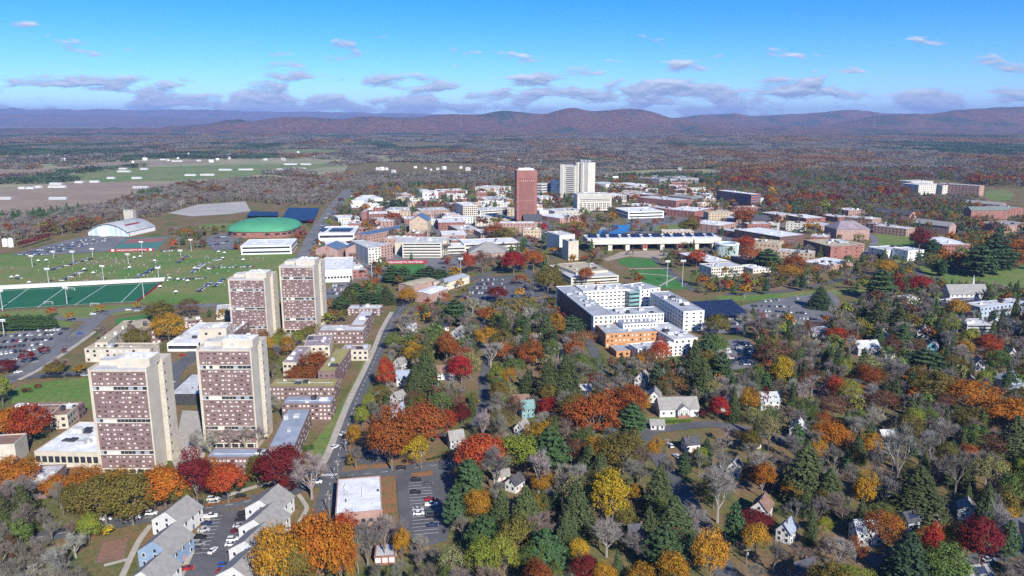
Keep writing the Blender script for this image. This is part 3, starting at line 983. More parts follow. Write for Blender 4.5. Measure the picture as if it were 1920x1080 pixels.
# left cluster
LG = 'low halls left of the towers'
FB('hall', 'tan-roofed courtyard hall, front wing with brick panel', (158, 655), (281, 655), (178, 644), 24, wall=concrete, roof=roof_tan, floors=3, bays=(10, 2), blind=.6, group=LG, short='the tan courtyard hall')
FB('hall', 'tan-roofed left wing of the courtyard hall', (178, 644), (202, 643), (250, 602), z=11, wall=concrete, roof=roof_tan, floors=3, bays=(2, 8), blind=.5, group=LG, short='the tan left wing')
FB('hall', 'tan-roofed rear wing behind the golden tree', (262, 622), (300, 616), (330, 590), z=11, wall=brick_tower, roof=roof_tan, floors=3, bays=(4, 6), blind=.5, group=LG, short='the tan rear wing')
FB('hall', 'small cream-ended brick block right of the golden tree', (345, 604), (380, 600), (352, 595), 12, wall=brick_tower, roof=roof_tan, floors=3, bays=(5, 2), blind=.6, group=LG)
FB('dining_hall', 'white-roofed dining hall left of the cream block', (313, 645), (371, 645), (372, 606), 14, wall=white_w, roof=roof_white, floors=1, bays=(7, 5), ww=4, band=True, group=LG, units=6, short='the white-roofed dining hall')
FB('hall', 'stepped cream concrete block behind the front right tower', (373, 618), (424, 617), (392, 606), 60, wall=concrete, roof=roof_lgrey, floors=4, bays=(2, 2), group=LG, units=4, depth=16, short='the stepped cream block')
FB('hall', 'brick wing with pale roof running back to the rear left tower', (430, 624), (440, 624), (462, 603), z=15, wall=brick_tower, roof=roof_lgrey, floors=4, bays=(2, 7), blind=.3, group=LG, units=4)
FB('hall', 'low pale flat roof between the two front towers', (316, 741), (378, 740), (372, 702), z=6, wall=dark_m, roof=roof_lgrey, floors=0, bays=None, group=LG, units=2, short='the pale flat roof')
FB('hall', 'brown-roofed hall behind the orange and red maples', (92, 781), (126, 779), (150, 757), z=7, wall=concrete, roof=roof_brown, floors=2, bays=(2, 5), group=LG, short='the brown-roofed hall')
FB('hall', 'long brown-roofed wing beside the lawn', (15, 766), (146, 764), (24, 757), z=7, wall=brick_tower, roof=roof_brown, floors=2, bays=(10, 2), group=LG, units=1)
FB('dining_hall', 'white-roofed hall with roof machinery left of the front left tower', (64, 848), (184, 850), (118, 792), z=7, wall=concrete, roof=roof_white, floors=1, bays=(10, 6), ww=3.2, wh=3, group=LG, units=14, short='the white machinery roof hall')
FB('hall', 'grey-roofed brick hall slanting behind the orange trees', (36, 912), (84, 910), (80, 874), z=6, wall=brick_tower, roof=roof_lgrey, floors=1, bays=(4, 7), group=LG, short='the slanting grey hall')
FB('hall', 'brown-roofed cream hall cut by the left edge', (-40, 838), (27, 834), (-20, 818), 36, wall=concrete, roof=roof_brown, floors=0, bays=None, group=LG, units=0)
FB('hall', 'small pale flat-roofed hall left of the rear left tower', (405, 588), (432, 586), (418, 572), 12, wall=concrete, roof=roof_lgrey, floors=0, bays=None, group=LG, units=1)
FB('shop', 'white-roofed commercial building with pinkish front at the street corner', (629, 966), (717, 958), (664, 893), z=6.0, wall=brick_pink, roof=roof_white, floors=1, bays=(6, 6), ww=1.6, group=None, units=0, depth=30, short='the white-roofed shop')
SHP = [o for o in bpy.data.objects if o.name.startswith('shop') and o.parent is None][0]
for i in range(9):
    pbox('roof_vent', rnd.choice((steel, roof_lgrey, dark_m)), SHP, rnd.uniform(-8, 8), rnd.uniform(-11, 11), 6.12, rnd.uniform(.4, 1.0), rnd.uniform(.4, .9), rnd.uniform(.3, .8))
for x, y, w_, d_ in ((1.0, 2.0, .15, 9), (4.5, -2.5, 7, .15), (-6.0, 7.0, .2, 8)):
    pbox('roof_seam', steel, SHP, x, y, 6.12, w_, d_, .25)
FB('shop', 'small brick outbuilding with grey roof below the white-roofed shop', (664, 1008), (690, 1004), (668, 990), z=4, wall=brick_pink, roof=roof_lgrey, floors=0, bays=None, units=0)
FB('garage', 'pale garage roof with reddish doors at the bottom behind bare trees', (702, 1046), (741, 1044), (702, 1022), 14, wall=brick_red, roof=roof_lgrey, floors=1, bays=(3, 1), ww=2.2, wh=2, mats=(white_p, white_p), units=0, cat='garage')

# the white honours complex and its neighbours
WG = 'white residential complex with grey roofs'
FB('residence', 'left bar of the white complex with long shaded brick side', (1113, 594), (1150, 592), (1057, 537), z=15, wall=white_w, roof=roof_grey, floors=5, bays=(4, 22), group=WG, ww=1.2, wh=1.8, units=10, short='the white complex left bar', clad=brick_dark)
FB('residence', 'front bar of the white complex facing the orange block', (1151, 592), (1245, 588), (1166, 578), z=15.05, wall=white_w, roof=roof_grey, floors=5, bays=(15, 2), sides='fr', group=WG, ww=.95, wh=1.7, units=12, short='the white complex front bar')
FB('residence', 'back bar of the white complex across the courtyard', (1094, 547), (1181, 543), (1100, 535), z=15.1, wall=white_w, roof=roof_lgrey, floors=5, bays=(11, 2), group=WG, ww=2.2, wh=1.0, units=9, short='the white complex back bar')
FB('residence', 'green glass link in the corner of the white complex', (1181, 549), (1199, 547), (1182, 540), z=14, wall=glass_green, roof=roof_lgrey, floors=4, bays=(1, 1), band=True, group=WG, units=0)
FB('residence', 'bent right wing of the white complex with shaded inner wall', (1282, 585), (1321, 583), (1222, 548), z=15, wall=white_w, roof=roof_grey, floors=5, bays=(3, 13), group=WG, ww=1.8, wh=1.1, units=10, short='the white complex right wing')
FB('residence', 'far end of the right wing meeting the emerald lawn', (1200, 545), (1238, 540), (1196, 531), z=15, wall=white_w, roof=roof_grey, floors=5, bays=(4, 3), group=WG, units=4)
OR, ow, od, oz = FB('residence', 'orange-walled block in front of the white complex', (1136, 627), (1243, 622), (1148, 609), 25, wall=orange_w, roof=roof_grey, floors=3, bays=(14, 3), group=WG, ww=1.1, wh=1.3, blind=.4, units=3, short='the orange block')
MB().box(-ow * .12, ow / 2 - .4, -od * .05, od / 2 - .4, oz + .13, oz + 3.8).build('upper_storey', white_w, OR)
MB().box(-ow * .12 + .3, ow / 2 - .7, -od * .05 + .3, od / 2 - .7, oz + 3.8, oz + 3.95).build('upper_roof', roof_grey, OR)
for i in range(10):
    pbox('window', glass_dark, OR, -ow * .08 + i * ow * .058, -od * .05, oz + 1.5, 1.1, .14, 1.3)
for i in range(7):
    pbox('roof_unit', rnd.choice((white_p, steel)), OR, -ow * .05 + i * ow * .075, od * .2, oz + 3.95, 1.6, 1.4, 1.2)
FB('residence', 'low grey-roofed wing with an orange end below the orange block', (1156, 660), (1196, 657), (1152, 648), 10, wall=orange_w, roof=roof_grey, floors=1, bays=(3, 1), group=WG, units=0)
FB('residence', 'lower white wing behind the red tree and bare trees', (1196, 656), (1296, 646), (1206, 643), 19, wall=white_w, roof=roof_lgrey, floors=3, bays=(12, 3), group=WG, ww=1.3, units=10, short='the lower white wing')
FB('residence', 'pale-roofed right arm closing the lower courtyard', (1264, 638), (1308, 634), (1246, 606), z=10, wall=white_w, roof=roof_lgrey, floors=3, bays=(4, 8), group=WG, units=8)

# mid campus ------------------------------------------------------ A near-left roof corner, B front-right, D back-left, wall height in photo pixels
CG = 'campus halls'


def hall(label, A, B, D, hpx, wall, roof, floors, bays, short=None, **kw):
    kw.setdefault('units', 4)
    return FB(kw.pop('name', 'campus_hall'), label, A, B, D, hpx, wall=wall, roof=roof, floors=floors, bays=bays, group=CG, short=short, **kw)


hall('stepped tan concrete hall above the white complex', (1071, 522), (1160, 517), (1046, 497), 12, concrete_w, roof_lgrey, 2, (10, 6), 'the stepped tan hall', band=True)
hall('raised central slab of the stepped tan hall', (1080, 512), (1140, 507), (1066, 494), 16, concrete, roof_tan, 1, (6, 3), band=True)
hall('white sports hall with two roof solar arrays by the avenue', (597, 439), (664, 438), (602, 425), 22, white_w, roof_white, 2, (8, 3), 'the white solar-roofed sports hall', band=True, units=2)
hall('white-roofed recreation block between blue gables', (612, 464), (655, 462), (612, 452), 10, brick_pink, roof_white, 2, (9, 2))
hall('large white-roofed gymnasium right of the rear right tower', (601, 508), (660, 506), (606, 484), 22, white_w, roof_white, 1, (10, 2), 'the white-roofed gymnasium', ww=3.5, wh=2, units=2)
hall('small brick annex at the corner of the gymnasium', (660, 508), (689, 506), (662, 492), 14, brick_red, roof_lgrey, 2, (3, 2))
hall('tall white dormitory block with deep-set dark windows', (690, 466), (714, 464), (712, 448), 30, concrete_w, roof_lgrey, 6, (4, 4), 'the tall white block', units=1)
hall('pale brick block stepped behind the tall white block', (714, 462), (736, 458), (722, 446), 26, brick_pink, roof_lgrey, 5, (4, 3), units=1)
hall('long pink brick hall with sloping blue roof edge', (690, 441), (773, 425), (686, 434), 16, brick_pink, roof_slateb, 3, (18, 3), 'the long pink hall', units=0)
hall('long cream classroom slab with rows of strip windows', (754, 456), (828, 456), (758, 445), 27, concrete_w, roof_lgrey, 5, (12, 2), 'the long cream slab', band=True, units=6)
hall('blank cream stair block at the left of the classroom slab', (740, 455), (754, 455), (742, 446), 22, concrete, roof_lgrey, 0, None, units=0)
hall('blank cream stair block at the right of the classroom slab', (828, 452), (838, 452), (830, 444), 26, concrete, roof_lgrey, 0, None, units=0)
hall('white open-deck hall right of the classroom slab', (838, 464), (872, 463), (842, 456), 12, concrete_w, roof_white, 2, (6, 2), band=True)
hall('pink hall with pale roof left of the tall tan block', (828, 442), (876, 441), (830, 433), 12, brick_pink, roof_white, 2, (9, 2))
hall('brick hall with white roof and red end', (822, 418), (872, 417), (826, 410), 13, brick_red, roof_white, 3, (10, 2))
hall('tall tan office block with a grid of small windows', (868, 386), (896, 385), (872, 379), 27, concrete, roof_white, 7, (7, 3), 'the tall tan office block', ww=2.0, wh=1.6, units=2)
hall('white greenhouse range beside dark evergreens', (657, 377), (683, 377), (662, 370), 12, white_p, roof_white, 0, None, 'the white greenhouses', units=0)
hall('farther white greenhouse range', (672, 374), (718, 372), (678, 367), 5, white_p, roof_white, 0, None, units=0)
hall('pale green-roofed low hall in the middle distance', (724, 394), (768, 394), (728, 389), 5, concrete_w, roof_metal, 1, (8, 2))
hall('white-roofed hall right of the small brick chimney block', (687, 402), (728, 401), (690, 397), 6, brick_red, roof_white, 2, (8, 2))
hall('small tall red brick chimney block', (678, 397), (687, 397), (679, 394), 19, brick_red, roof_lgrey, 0, None, units=0)
hall('white low hall by the avenue trees', (634, 410), (677, 408), (640, 404), 6, concrete_w, roof_white, 1, (8, 2))
hall('distant brick row with white roof, left one', (796, 379), (836, 378), (798, 375), 8, brick_red, roof_lgrey, 3, (9, 2))
hall('distant brick row with grey roof, right one', (844, 384), (868, 383), (846, 380), 7, brick_red, roof_lgrey, 2, (6, 2))
hall('pink low hall behind the crimson tree', (788, 396), (843, 394), (792, 390), 7, brick_pink, roof_lgrey, 2, (11, 2))
hall('white dormer-roofed range behind the silo', (828, 360), (880, 358), (832, 355), 6, white_w, roof_lgrey, 2, (10, 2))
hall('pale two-winged hall beyond the tall tan block', (891, 351), (940, 353), (892, 347), 8, concrete_w, roof_lgrey, 2, (9, 2))
hall('long white hall under the grey pyramid', (870, 458), (974, 454), (872, 449), 14, concrete_w, roof_white, 2, (16, 2), 'the long white hall', band=True)
hall('pale hall with dark shaded side left of the library', (900, 396), (966, 392), (902, 390), 8, concrete_w, roof_lgrey, 2, (10, 2), band=True)
hall('low white hall in front of the tall tan block', (860, 432), (900, 430), (862, 422), 8, brick_pink, roof_lgrey, 2, (7, 2))
hall('pink hall right of the low white halls', (900, 376), (962, 374), (904, 369), 7, brick_pink, roof_lgrey, 2, (10, 2))
# library and white laboratory towers
LB, lw, ld_, lz = hall('tall red brick library tower with vertical ribs', (969, 320.2), (1007.5, 319.95), (965, 318), 106, brick_lib, roof_lgrey, 0, None, 'the red library tower', name='library_tower', units=0, depth=30)
for i in range(15):
    pbox('rib', brick_lib, LB, -lw / 2 + lw * (.16 + .68 * i / 14), -ld_ / 2 - .25, 1, lw * .026, .6, lz * .86)
for i in range(7):
    x = -lw / 2 + lw * (.2 + .6 * i / 6)
    pbox('window_slot', brick_dark, LB, x + lw * .02, -ld_ / 2 - .02, 2, lw * .034, .9, lz * .78)
    for k in range(2):
        pbox('window', glass_blind, LB, x + lw * .02, -ld_ / 2 - .1, lz * (.78 + .035 * k), lw * .045, .3, 1.6)
for zf in (.12, .47):
    pbox('belt_course', brick_pink, LB, 0, -ld_ / 2 - .3, lz * zf, lw * .72, .7, .5)
for i in range(5):
    pbox('roof_unit', white_p, LB, -lw * .3 + i * lw * .15, 0, lz + .12, 4, 4, rnd.uniform(2, 4))
for k in range(22):
    pbox('window', glass_dark, LB, -lw / 2 - .02, -ld_ * .2, 4 + k * (lz - 10) / 22, .1, ld_ * .4, 1.0)
LW, w_, d_, z_ = hall('left slab of the white laboratory tower with rows of windows', (1050, 310), (1079, 311), (1051, 307), 60, concrete_w, roof_lgrey, 0, None, 'the white laboratory tower', name='laboratory_tower', units=0, depth=24)
for k in range(15):
    pbox('window', glass_dark, LW, w_ * .16, -d_ / 2, z_ * (.08 + .06 * k), w_ * .5, .2, z_ * .022)
pbox('shaft', concrete_w, LW, -w_ * .36, -d_ / 2 - 1, 0, w_ * .2, 2.2, z_ + 2)
LW, w_, d_, z_ = hall('right slab of the white laboratory tower, blank and taller', (1079, 305), (1103, 306), (1080, 302), 66, concrete_w, roof_lgrey, 0, None, 'the blank white tower', name='laboratory_tower', units=0, depth=26)
pbox('shaft', concrete_w, LW, -w_ * .3, -d_ / 2 - 1.4, 0, w_ * .13, 3, z_ + 1)
pbox('shaft', concrete_w, LW, w_ * .06, -d_ / 2 - 1.2, 0, w_ * .18, 2.6, z_ + 1)
for i in range(5):
    pbox('roof_unit', steel, LW, -w_ * .3 + i * w_ * .15, 0, z_ + .1, 3.2, 3, rnd.uniform(3, 6))
pbox('roof_unit', dark_m, LW, w_ * .05, -d_ / 2 - .2, z_ - 6, 2.6, 3, 6.5)
LW, w_, d_, z_ = hall('wide white laboratory block with dotted windows below the white tower', (1083, 365), (1147, 364), (1078, 358), 34, concrete_w, roof_lgrey, 0, None, 'the wide white laboratory', name='laboratory_block', units=4, depth=30)
pbox('top_band', M('grey_concrete', (0.45, 0.43, 0.38), .85, .08, .15), LW, w_ * .02, -d_ / 2, z_ * .80, w_ * .97, 1.0, z_ * .19)
for k in range(2):
    pbox('window', glass_dark, LW, w_ * .02, -d_ / 2, z_ * (.62 + .09 * k), w_ * .88, .3, z_ * .035)
for i in range(8):
    for k in range(4):
        for j in range(2):
            pbox('window', glass_dark, LW, -w_ * .42 + w_ * .115 * i + j * 2.6, -d_ / 2, z_ * (.18 + .095 * k), 1.7, .2, 2.0)
pbox('loading_bay', dark_m, LW, w_ * .15, -d_ / 2, 0.3, w_ * .55, .4, z_ * .09)
hall('grey columned hall right of the wide white laboratory', (1147, 367), (1175, 366), (1148, 362), 13, M('grey_concrete', (0.45, 0.43, 0.38)), roof_white, 1, (9, 1), ww=1.5, wh=8, units=1)
hall('striped glass laboratory left of the white tower', (1016, 346), (1033, 344), (1014, 343), 24, concrete_w, roof_lgrey, 5, (1, 1), band=True, mats=(glass_blue,), units=0, depth=20)
hall('dark blue glass block against the white tower', (1033, 338), (1050, 338), (1034, 335), 32, glass_blue, roof_dark, 6, (6, 2), ww=2, units=0, depth=18)
hall('flat-roofed pale hall below the wide laboratory', (1040, 397), (1094, 394), (1046, 391), 9, M('grey_concrete', (0.45, 0.43, 0.38)), roof_lgrey, 1, (8, 2), 'the pale student hall')
hall('low brick hall with slanted grey roof by the lawn', (1050, 410), (1090, 406), (1046, 400), 9, brick_pink, roof_white, 1, (7, 2))
hall('long white-banded laboratory with dark left side', (1178, 398), (1245, 396), (1158, 390), 12, white_w, roof_white, 2, (14, 5), 'the white-banded laboratory', band=True)
hall('upper white roof behind the banded laboratory', (1190, 389), (1240, 387), (1186, 382), 6, concrete_w, roof_white, 1, (8, 2), units=8)
hall('white cube hall right of the white tower', (1136, 346), (1165, 344), (1134, 341), 9, white_w, roof_lgrey, 1, (2, 2), units=1)
hall('distant white hall among crimson trees', (1190, 348), (1218, 346), (1186, 342), 7, concrete_w, roof_white, 2, (6, 2))
hall('pink distant hall with pale roof', (1196, 354), (1222, 352), (1190, 349), 9, brick_pink, roof_lgrey, 2, (6, 2))
hall('grey dormered residence row beside the orange wood, left half', (1237, 337), (1272, 335), (1238, 331), 10, M('grey_siding', (0.36, 0.36, 0.38)), roof_shingle, 3, (11, 2), units=6)
hall('grey dormered residence row beside the orange wood, right half', (1275, 335), (1310, 334), (1276, 330), 10, M('grey_siding', (0.36, 0.36, 0.38)), roof_shingle, 3, (11, 2), units=6)
hall('brick science hall with dark shaded side and white roof machinery', (1268, 377), (1296, 374), (1234, 366), 16, brick_red, roof_lgrey, 4, (6, 10), 'the brick science hall')
hall('grey-roofed glass hall joined to the brick science hall', (1296, 372), (1320, 370), (1286, 364), 12, roof_shingle, roof_shingle, 3, (6, 2), band=True, units=0)
hall('pale-roofed hall with blue shaded flank', (1352, 367), (1363, 366), (1330, 358), 9, white_w, roof_white, 2, (3, 6), units=4)
hall('large dark-glass life-science hall with red brick end', (1409, 365), (1427, 364), (1365, 356), 27, brick_red, roof_white, 6, (2, 9), 'the dark-glass science hall', mats=(glass_blue,), band=True, units=4)
hall('pale green glass pavilion at the end of the dark-glass hall', (1418, 372), (1432, 371), (1414, 369), 16, glass_green, roof_lgrey, 4, (3, 2), band=True, mats=(white_w,), units=0)
hall('low brick hall with white cluttered roof, upper one', (1303, 397), (1335, 391), (1281, 387), 12, brick_red, roof_white, 3, (7, 8), units=8)
hall('low brick hall with white cluttered roof, lower one', (1350, 424), (1381, 418), (1330, 411), 13, brick_pink, roof_white, 3, (8, 6), units=8)
hall('dark brown design building with white courtyard roof', (1463, 445), (1511, 440), (1416, 427), 17, brick_dark, roof_white, 4, (16, 12), 'the dark design building', ww=1.0, wh=2.4, units=2)
hall('long red brick hall with three window rows and gravel roof', (1507, 450), (1558, 463), (1522, 438), 21, brick_red, roof_tan, 3, (18, 3), 'the long red brick hall')
hall('glass entrance tower of the long red hall', (1574, 454), (1591, 454), (1575, 449), 23, M('pale_glass', (0.45, 0.52, 0.55), .2, .1, .2), roof_lgrey, 5, (1, 1), band=True, units=0)
hall('pink brick wing right of the glass entrance tower', (1592, 459), (1621, 457), (1596, 449), 15, brick_pink, roof_tan, 3, (6, 3), units=0)
hall('white-roofed low hall behind yellow trees', (1557, 499), (1600, 490), (1524, 487), 8, brick_pink, roof_white, 1, (8, 6), 'the white-roofed low hall')
hall('white modern box hall, wide left part', (1661, 470), (1704, 467), (1664, 461), 14, white_w, roof_lgrey, 2, (5, 2), 'the white modern hall', ww=1.2, wh=3, units=1)
hall('white modern box hall, taller right part', (1703, 471), (1733, 469), (1706, 463), 19, white_w, roof_lgrey, 2, (3, 2), ww=1.2, wh=3, units=1)
hall('brick hall with white sawtooth roof at the right', (1767, 459), (1824, 459), (1762, 444), 20, brick_red, roof_white, 3, (10, 5), 'the white sawtooth-roofed hall', units=1)
RG = 'brick residence halls at the upper right'
hall('pale gridded residence block, front left', (1723, 347), (1756, 346), (1722, 343), 18, concrete_w, roof_lgrey, 5, (9, 3), 'the pale residence block', units=1)
hall('pale gridded residence block, far left', (1709, 341), (1750, 340), (1710, 338), 16, concrete_w, roof_lgrey, 5, (10, 2), units=1)
hall('pale gridded residence block in the middle, behind pines', (1768, 348), (1800, 347), (1769, 344), 16, concrete_w, roof_lgrey, 5, (9, 2), units=1)
hall('dark-sided residence block with pink end at the lawn', (1837, 349), (1846, 348), (1786, 341), 19, brick_pink, roof_lgrey, 5, (2, 12), 'the dark-sided residence block', units=1)
hall('brick science wing at the head of the campus road', (1591, 395), (1622, 394), (1586, 390), 9, brick_pink, roof_lgrey, 2, (8, 2))
hall('brick hall with shaded flank beside the campus road', (1636, 412), (1653, 409), (1608, 403), 13, brick_pink, roof_lgrey, 3, (4, 8))
hall('brick hall with shaded flank, nearer the red tree', (1700, 430), (1716, 427), (1669, 418), 14, brick_pink, roof_lgrey, 3, (4, 9))
# more of the packed campus: (label, near-left roof corner, front-right, back-left, wall height px, wall, roof, storeys, windows)
for lab, A, B, D, hp, wl_, rf_, fl_, by_ in [
        ('narrow white hall behind the recreation block', (640, 420), (668, 419), (644, 415), 7, concrete_w, roof_white, 2, (6, 2)),
        ('pale low lab left of the crimson tree by the avenue', (700, 414), (732, 413), (704, 409), 6, concrete_w, roof_lgrey, 1, (7, 2)),
        ('brick lab behind the tan gabled hall', (758, 412), (786, 411), (760, 406), 8, brick_red, roof_lgrey, 2, (6, 2)),
        ('white-roofed hall above the tan gabled hall', (796, 414), (820, 413), (798, 408), 9, concrete_w, roof_white, 2, (5, 2)),
        ('grey-roofed brick hall before the tall tan block', (836, 404), (866, 403), (838, 399), 9, brick_pink, roof_lgrey, 2, (7, 2)),
        ('long low pale roof left of the library', (905, 410), (950, 408), (908, 402), 7, concrete_w, roof_lgrey, 1, (8, 2)),
        ('brick hall with white roof behind the grey pyramid', (904, 438), (944, 436), (906, 430), 8, brick_pink, roof_white, 2, (8, 2)),
        ('small brick hall at the end of the long white hall', (846, 452), (868, 451), (848, 445), 10, brick_red, roof_lgrey, 2, (5, 2)),
        ('white mid-rise between the library and the white tower', (1012, 372), (1044, 371), (1014, 367), 10, concrete_w, roof_lgrey, 3, (7, 2)),
        ('low white building beside the library foot', (1012, 396), (1034, 395), (1014, 391), 8, white_w, roof_white, 1, (4, 2)),
        ('pale far hall left of the library top', (930, 362), (958, 361), (932, 358), 7, concrete_w, roof_white, 2, (6, 2)),
        ('distant pink hall beyond the white greenhouses', (742, 366), (772, 365), (744, 362), 6, brick_pink, roof_lgrey, 2, (6, 2)),
        ('distant pale shed by the grey tank', (768, 372), (790, 371), (770, 368), 5, concrete_w, roof_white, 1, (4, 2)),
        ('pink far hall right of the wide white laboratory', (1180, 366), (1206, 365), (1178, 361), 9, brick_pink, roof_lgrey, 3, (6, 3)),
        ('brick hall beside the banded laboratory', (1248, 392), (1268, 390), (1240, 386), 9, brick_red, roof_lgrey, 2, (4, 3)),
        ('dark brick hall left of the science hall', (1218, 366), (1238, 364), (1206, 360), 10, brick_dark, roof_lgrey, 3, (4, 4)),
        ('brick hall among the trees right of the dark-glass hall', (1462, 404), (1492, 402), (1448, 397), 9, brick_pink, roof_lgrey, 2, (6, 4)),
        ('white-roofed brick hall below the orange wood', (1512, 410), (1548, 408), (1498, 402), 9, brick_red, roof_white, 2, (7, 4)),
        ('low brick hall left of the campus road', (1540, 424), (1570, 422), (1528, 416), 9, brick_pink, roof_lgrey, 2, (6, 4)),
        ('shaded brick hall above the campus road', (1572, 408), (1596, 406), (1556, 401), 9, brick_red, roof_lgrey, 3, (5, 5)),
        ('pink residence between the two brick halls', (1664, 424), (1682, 422), (1650, 416), 10, brick_pink, roof_shingle, 3, (4, 5)),
        ('brick residence near the right-hand lawn', (1890, 392), (1922, 390), (1884, 385), 14, brick_red, roof_shingle, 4, (6, 3)),
        ('long brick residence cut by the right edge', (1884, 424), (1940, 420), (1880, 414), 12, brick_pink, roof_shingle, 3, (10, 3)),
        ('grey-roofed hall above the white business hall', (1400, 488), (1440, 485), (1396, 478), 9, brick_pink, roof_lgrey, 2, (8, 3)),
        ('pale hall with white roof right of the business hall', (1412, 505), (1446, 502), (1408, 496), 8, concrete_w, roof_white, 1, (6, 3)),
        ('brick hall between the arts bridge and the dark design building', (1384, 436), (1412, 433), (1372, 427), 11, brick_red, roof_lgrey, 3, (6, 4))]:
    hall(lab, A, B, D, hp, wl_, rf_, fl_, by_, units=3)
# concrete arts centre: long bridge with solar roof and blank towers
BR, bw, bd, bz = hall('long cream concrete arts bridge with solar panels on its roof', (1102, 449), (1353, 446), (1100, 441), 22, concrete_w, roof_white, 0, None, 'the arts bridge', name='arts_bridge', units=0)
for ch in BR.children:
    if ch.name.startswith('wall'):
        for vx in ch.data.vertices:
            if vx.co.z < 0:
                vx.co.z = bz * .55
for i in range(12):
    x = -bw / 2 + bw * (.055 + .081 * i)
    o = pbox('solar_array', solar, BR, x, -bd * .05, bz + .7, bw * (.07 if i % 2 == 0 else .045), bd * .55, .15)
    o.rotation_euler = (R(12), 0, 0)
for i in range(8):
    x = -bw / 2 + bw * (.04 + .13 * i)
    pbox('pier', concrete_w, BR, x, -bd * .2, 0, bw * .03, bd * .5, bz * .548)
pbox('undercroft_glass', glass_dark, BR, 0, bd * .2, 0, bw * .9, .4, bz * .545)
for i in (3, 5):
    pbox('hanging_banner', red_ban, BR, -bw / 2 + bw * (.04 + .13 * i) , -bd * .46, bz * .15, 4, .12, bz * .38)
hall('blank cream concrete stage tower, tall rear slab', (1049, 442), (1078, 440), (1041, 434), 36, concrete_w, roof_lgrey, 0, None, 'the blank stage tower', units=1)
hall('blank cream concrete stage tower, nearer right slab', (1066, 453), (1085, 452), (1062, 445), 36, concrete, roof_lgrey, 0, None, units=1, depth=18)
hall('small cream block beside the stage tower', (1036, 440), (1048, 439), (1037, 435), 20, concrete, roof_lgrey, 0, None, units=0)
hall('white concrete business hall, front wing', (1334, 503), (1394, 499), (1330, 494), 18, concrete_w, roof_lgrey, 3, (14, 3), 'the white business hall', ww=1.4)
hall('white-roofed slanting wing of the business hall', (1330, 493), (1372, 490), (1312, 472), 12, brick_dark, roof_white, 2, (5, 8))

# solar canopies
def canopy(label, px, z, rows, short):
    pts = [G(*p, z) for p in px]
    c = np.mean(pts, axis=0)
    root = empty('solar_canopy', (c[0], c[1], 0))
    tag(root, label, 'solar canopy', 'solar canopies over car parks')
    a, b, cc, dd = pts
    for i in range(rows):
        t0, t1 = (i + .03) / rows, (i + .93) / rows
        q = [a + (dd - a) * t0, b + (cc - b) * t0, b + (cc - b) * t1, a + (dd - a) * t1]
        tilt = 0.9
        v = [(q[0][0] - c[0], q[0][1] - c[1], z - tilt), (q[1][0] - c[0], q[1][1] - c[1], z - tilt), (q[2][0] - c[0], q[2][1] - c[1], z), (q[3][0] - c[0], q[3][1] - c[1], z)]
        v += [(x, y, h + .12) for x, y, h in v]
        ob('panel_row', mesh('panel_row', v, BOXF, solar), root)
        k = (q[0] + q[3]) / 2 - c
        k2 = (q[1] + q[2]) / 2 - c
        for j in range(4):
            p = k + (k2 - k) * (j + .5) / 4
            pbox('post', steel, root, p[0], p[1], 0, .3, .3, z - .6)
    block(pts, 1)
    sight([(p[0], p[1], z) for p in pts])
    LAND.append((c[0], c[1], short))


canopy('tilted blue solar canopy right of the white complex', [(1310, 592), (1405, 588), (1372, 561), (1285, 566)], 6, 7, 'the solar canopy')
canopy('large dark blue solar canopy behind the green dome', [(526, 412), (588, 413), (599, 390), (540, 389)], 6, 8, 'the far solar canopy')
canopy('small solar canopy at the wood edge left of the green dome', [(462, 404), (522, 404), (522, 397), (470, 396)], 5, 4, 'the small solar canopy')
for (uu, vv_, wpx, n) in ((606, 431, 12, 1), (640, 431, 40, 3)):
    p = G(uu, vv_, 15.8)
    o = empty('solar_array', (p[0], p[1], 15.75))
    tag(o, 'dark solar array on the sports hall roof, ' + ('narrow left one' if n == 1 else 'wide right one'), 'solar array', 'solar arrays on the sports hall roof')
    for k in range(n * 2):
        x = (k - (n * 2 - 1) / 2) * wpx * mpp((p[0], p[1])) / (n * 2)
        pbox('panel', solar, o, x, 0, .6, wpx * mpp((p[0], p[1])) / (n * 2) * .92, 26, .15)


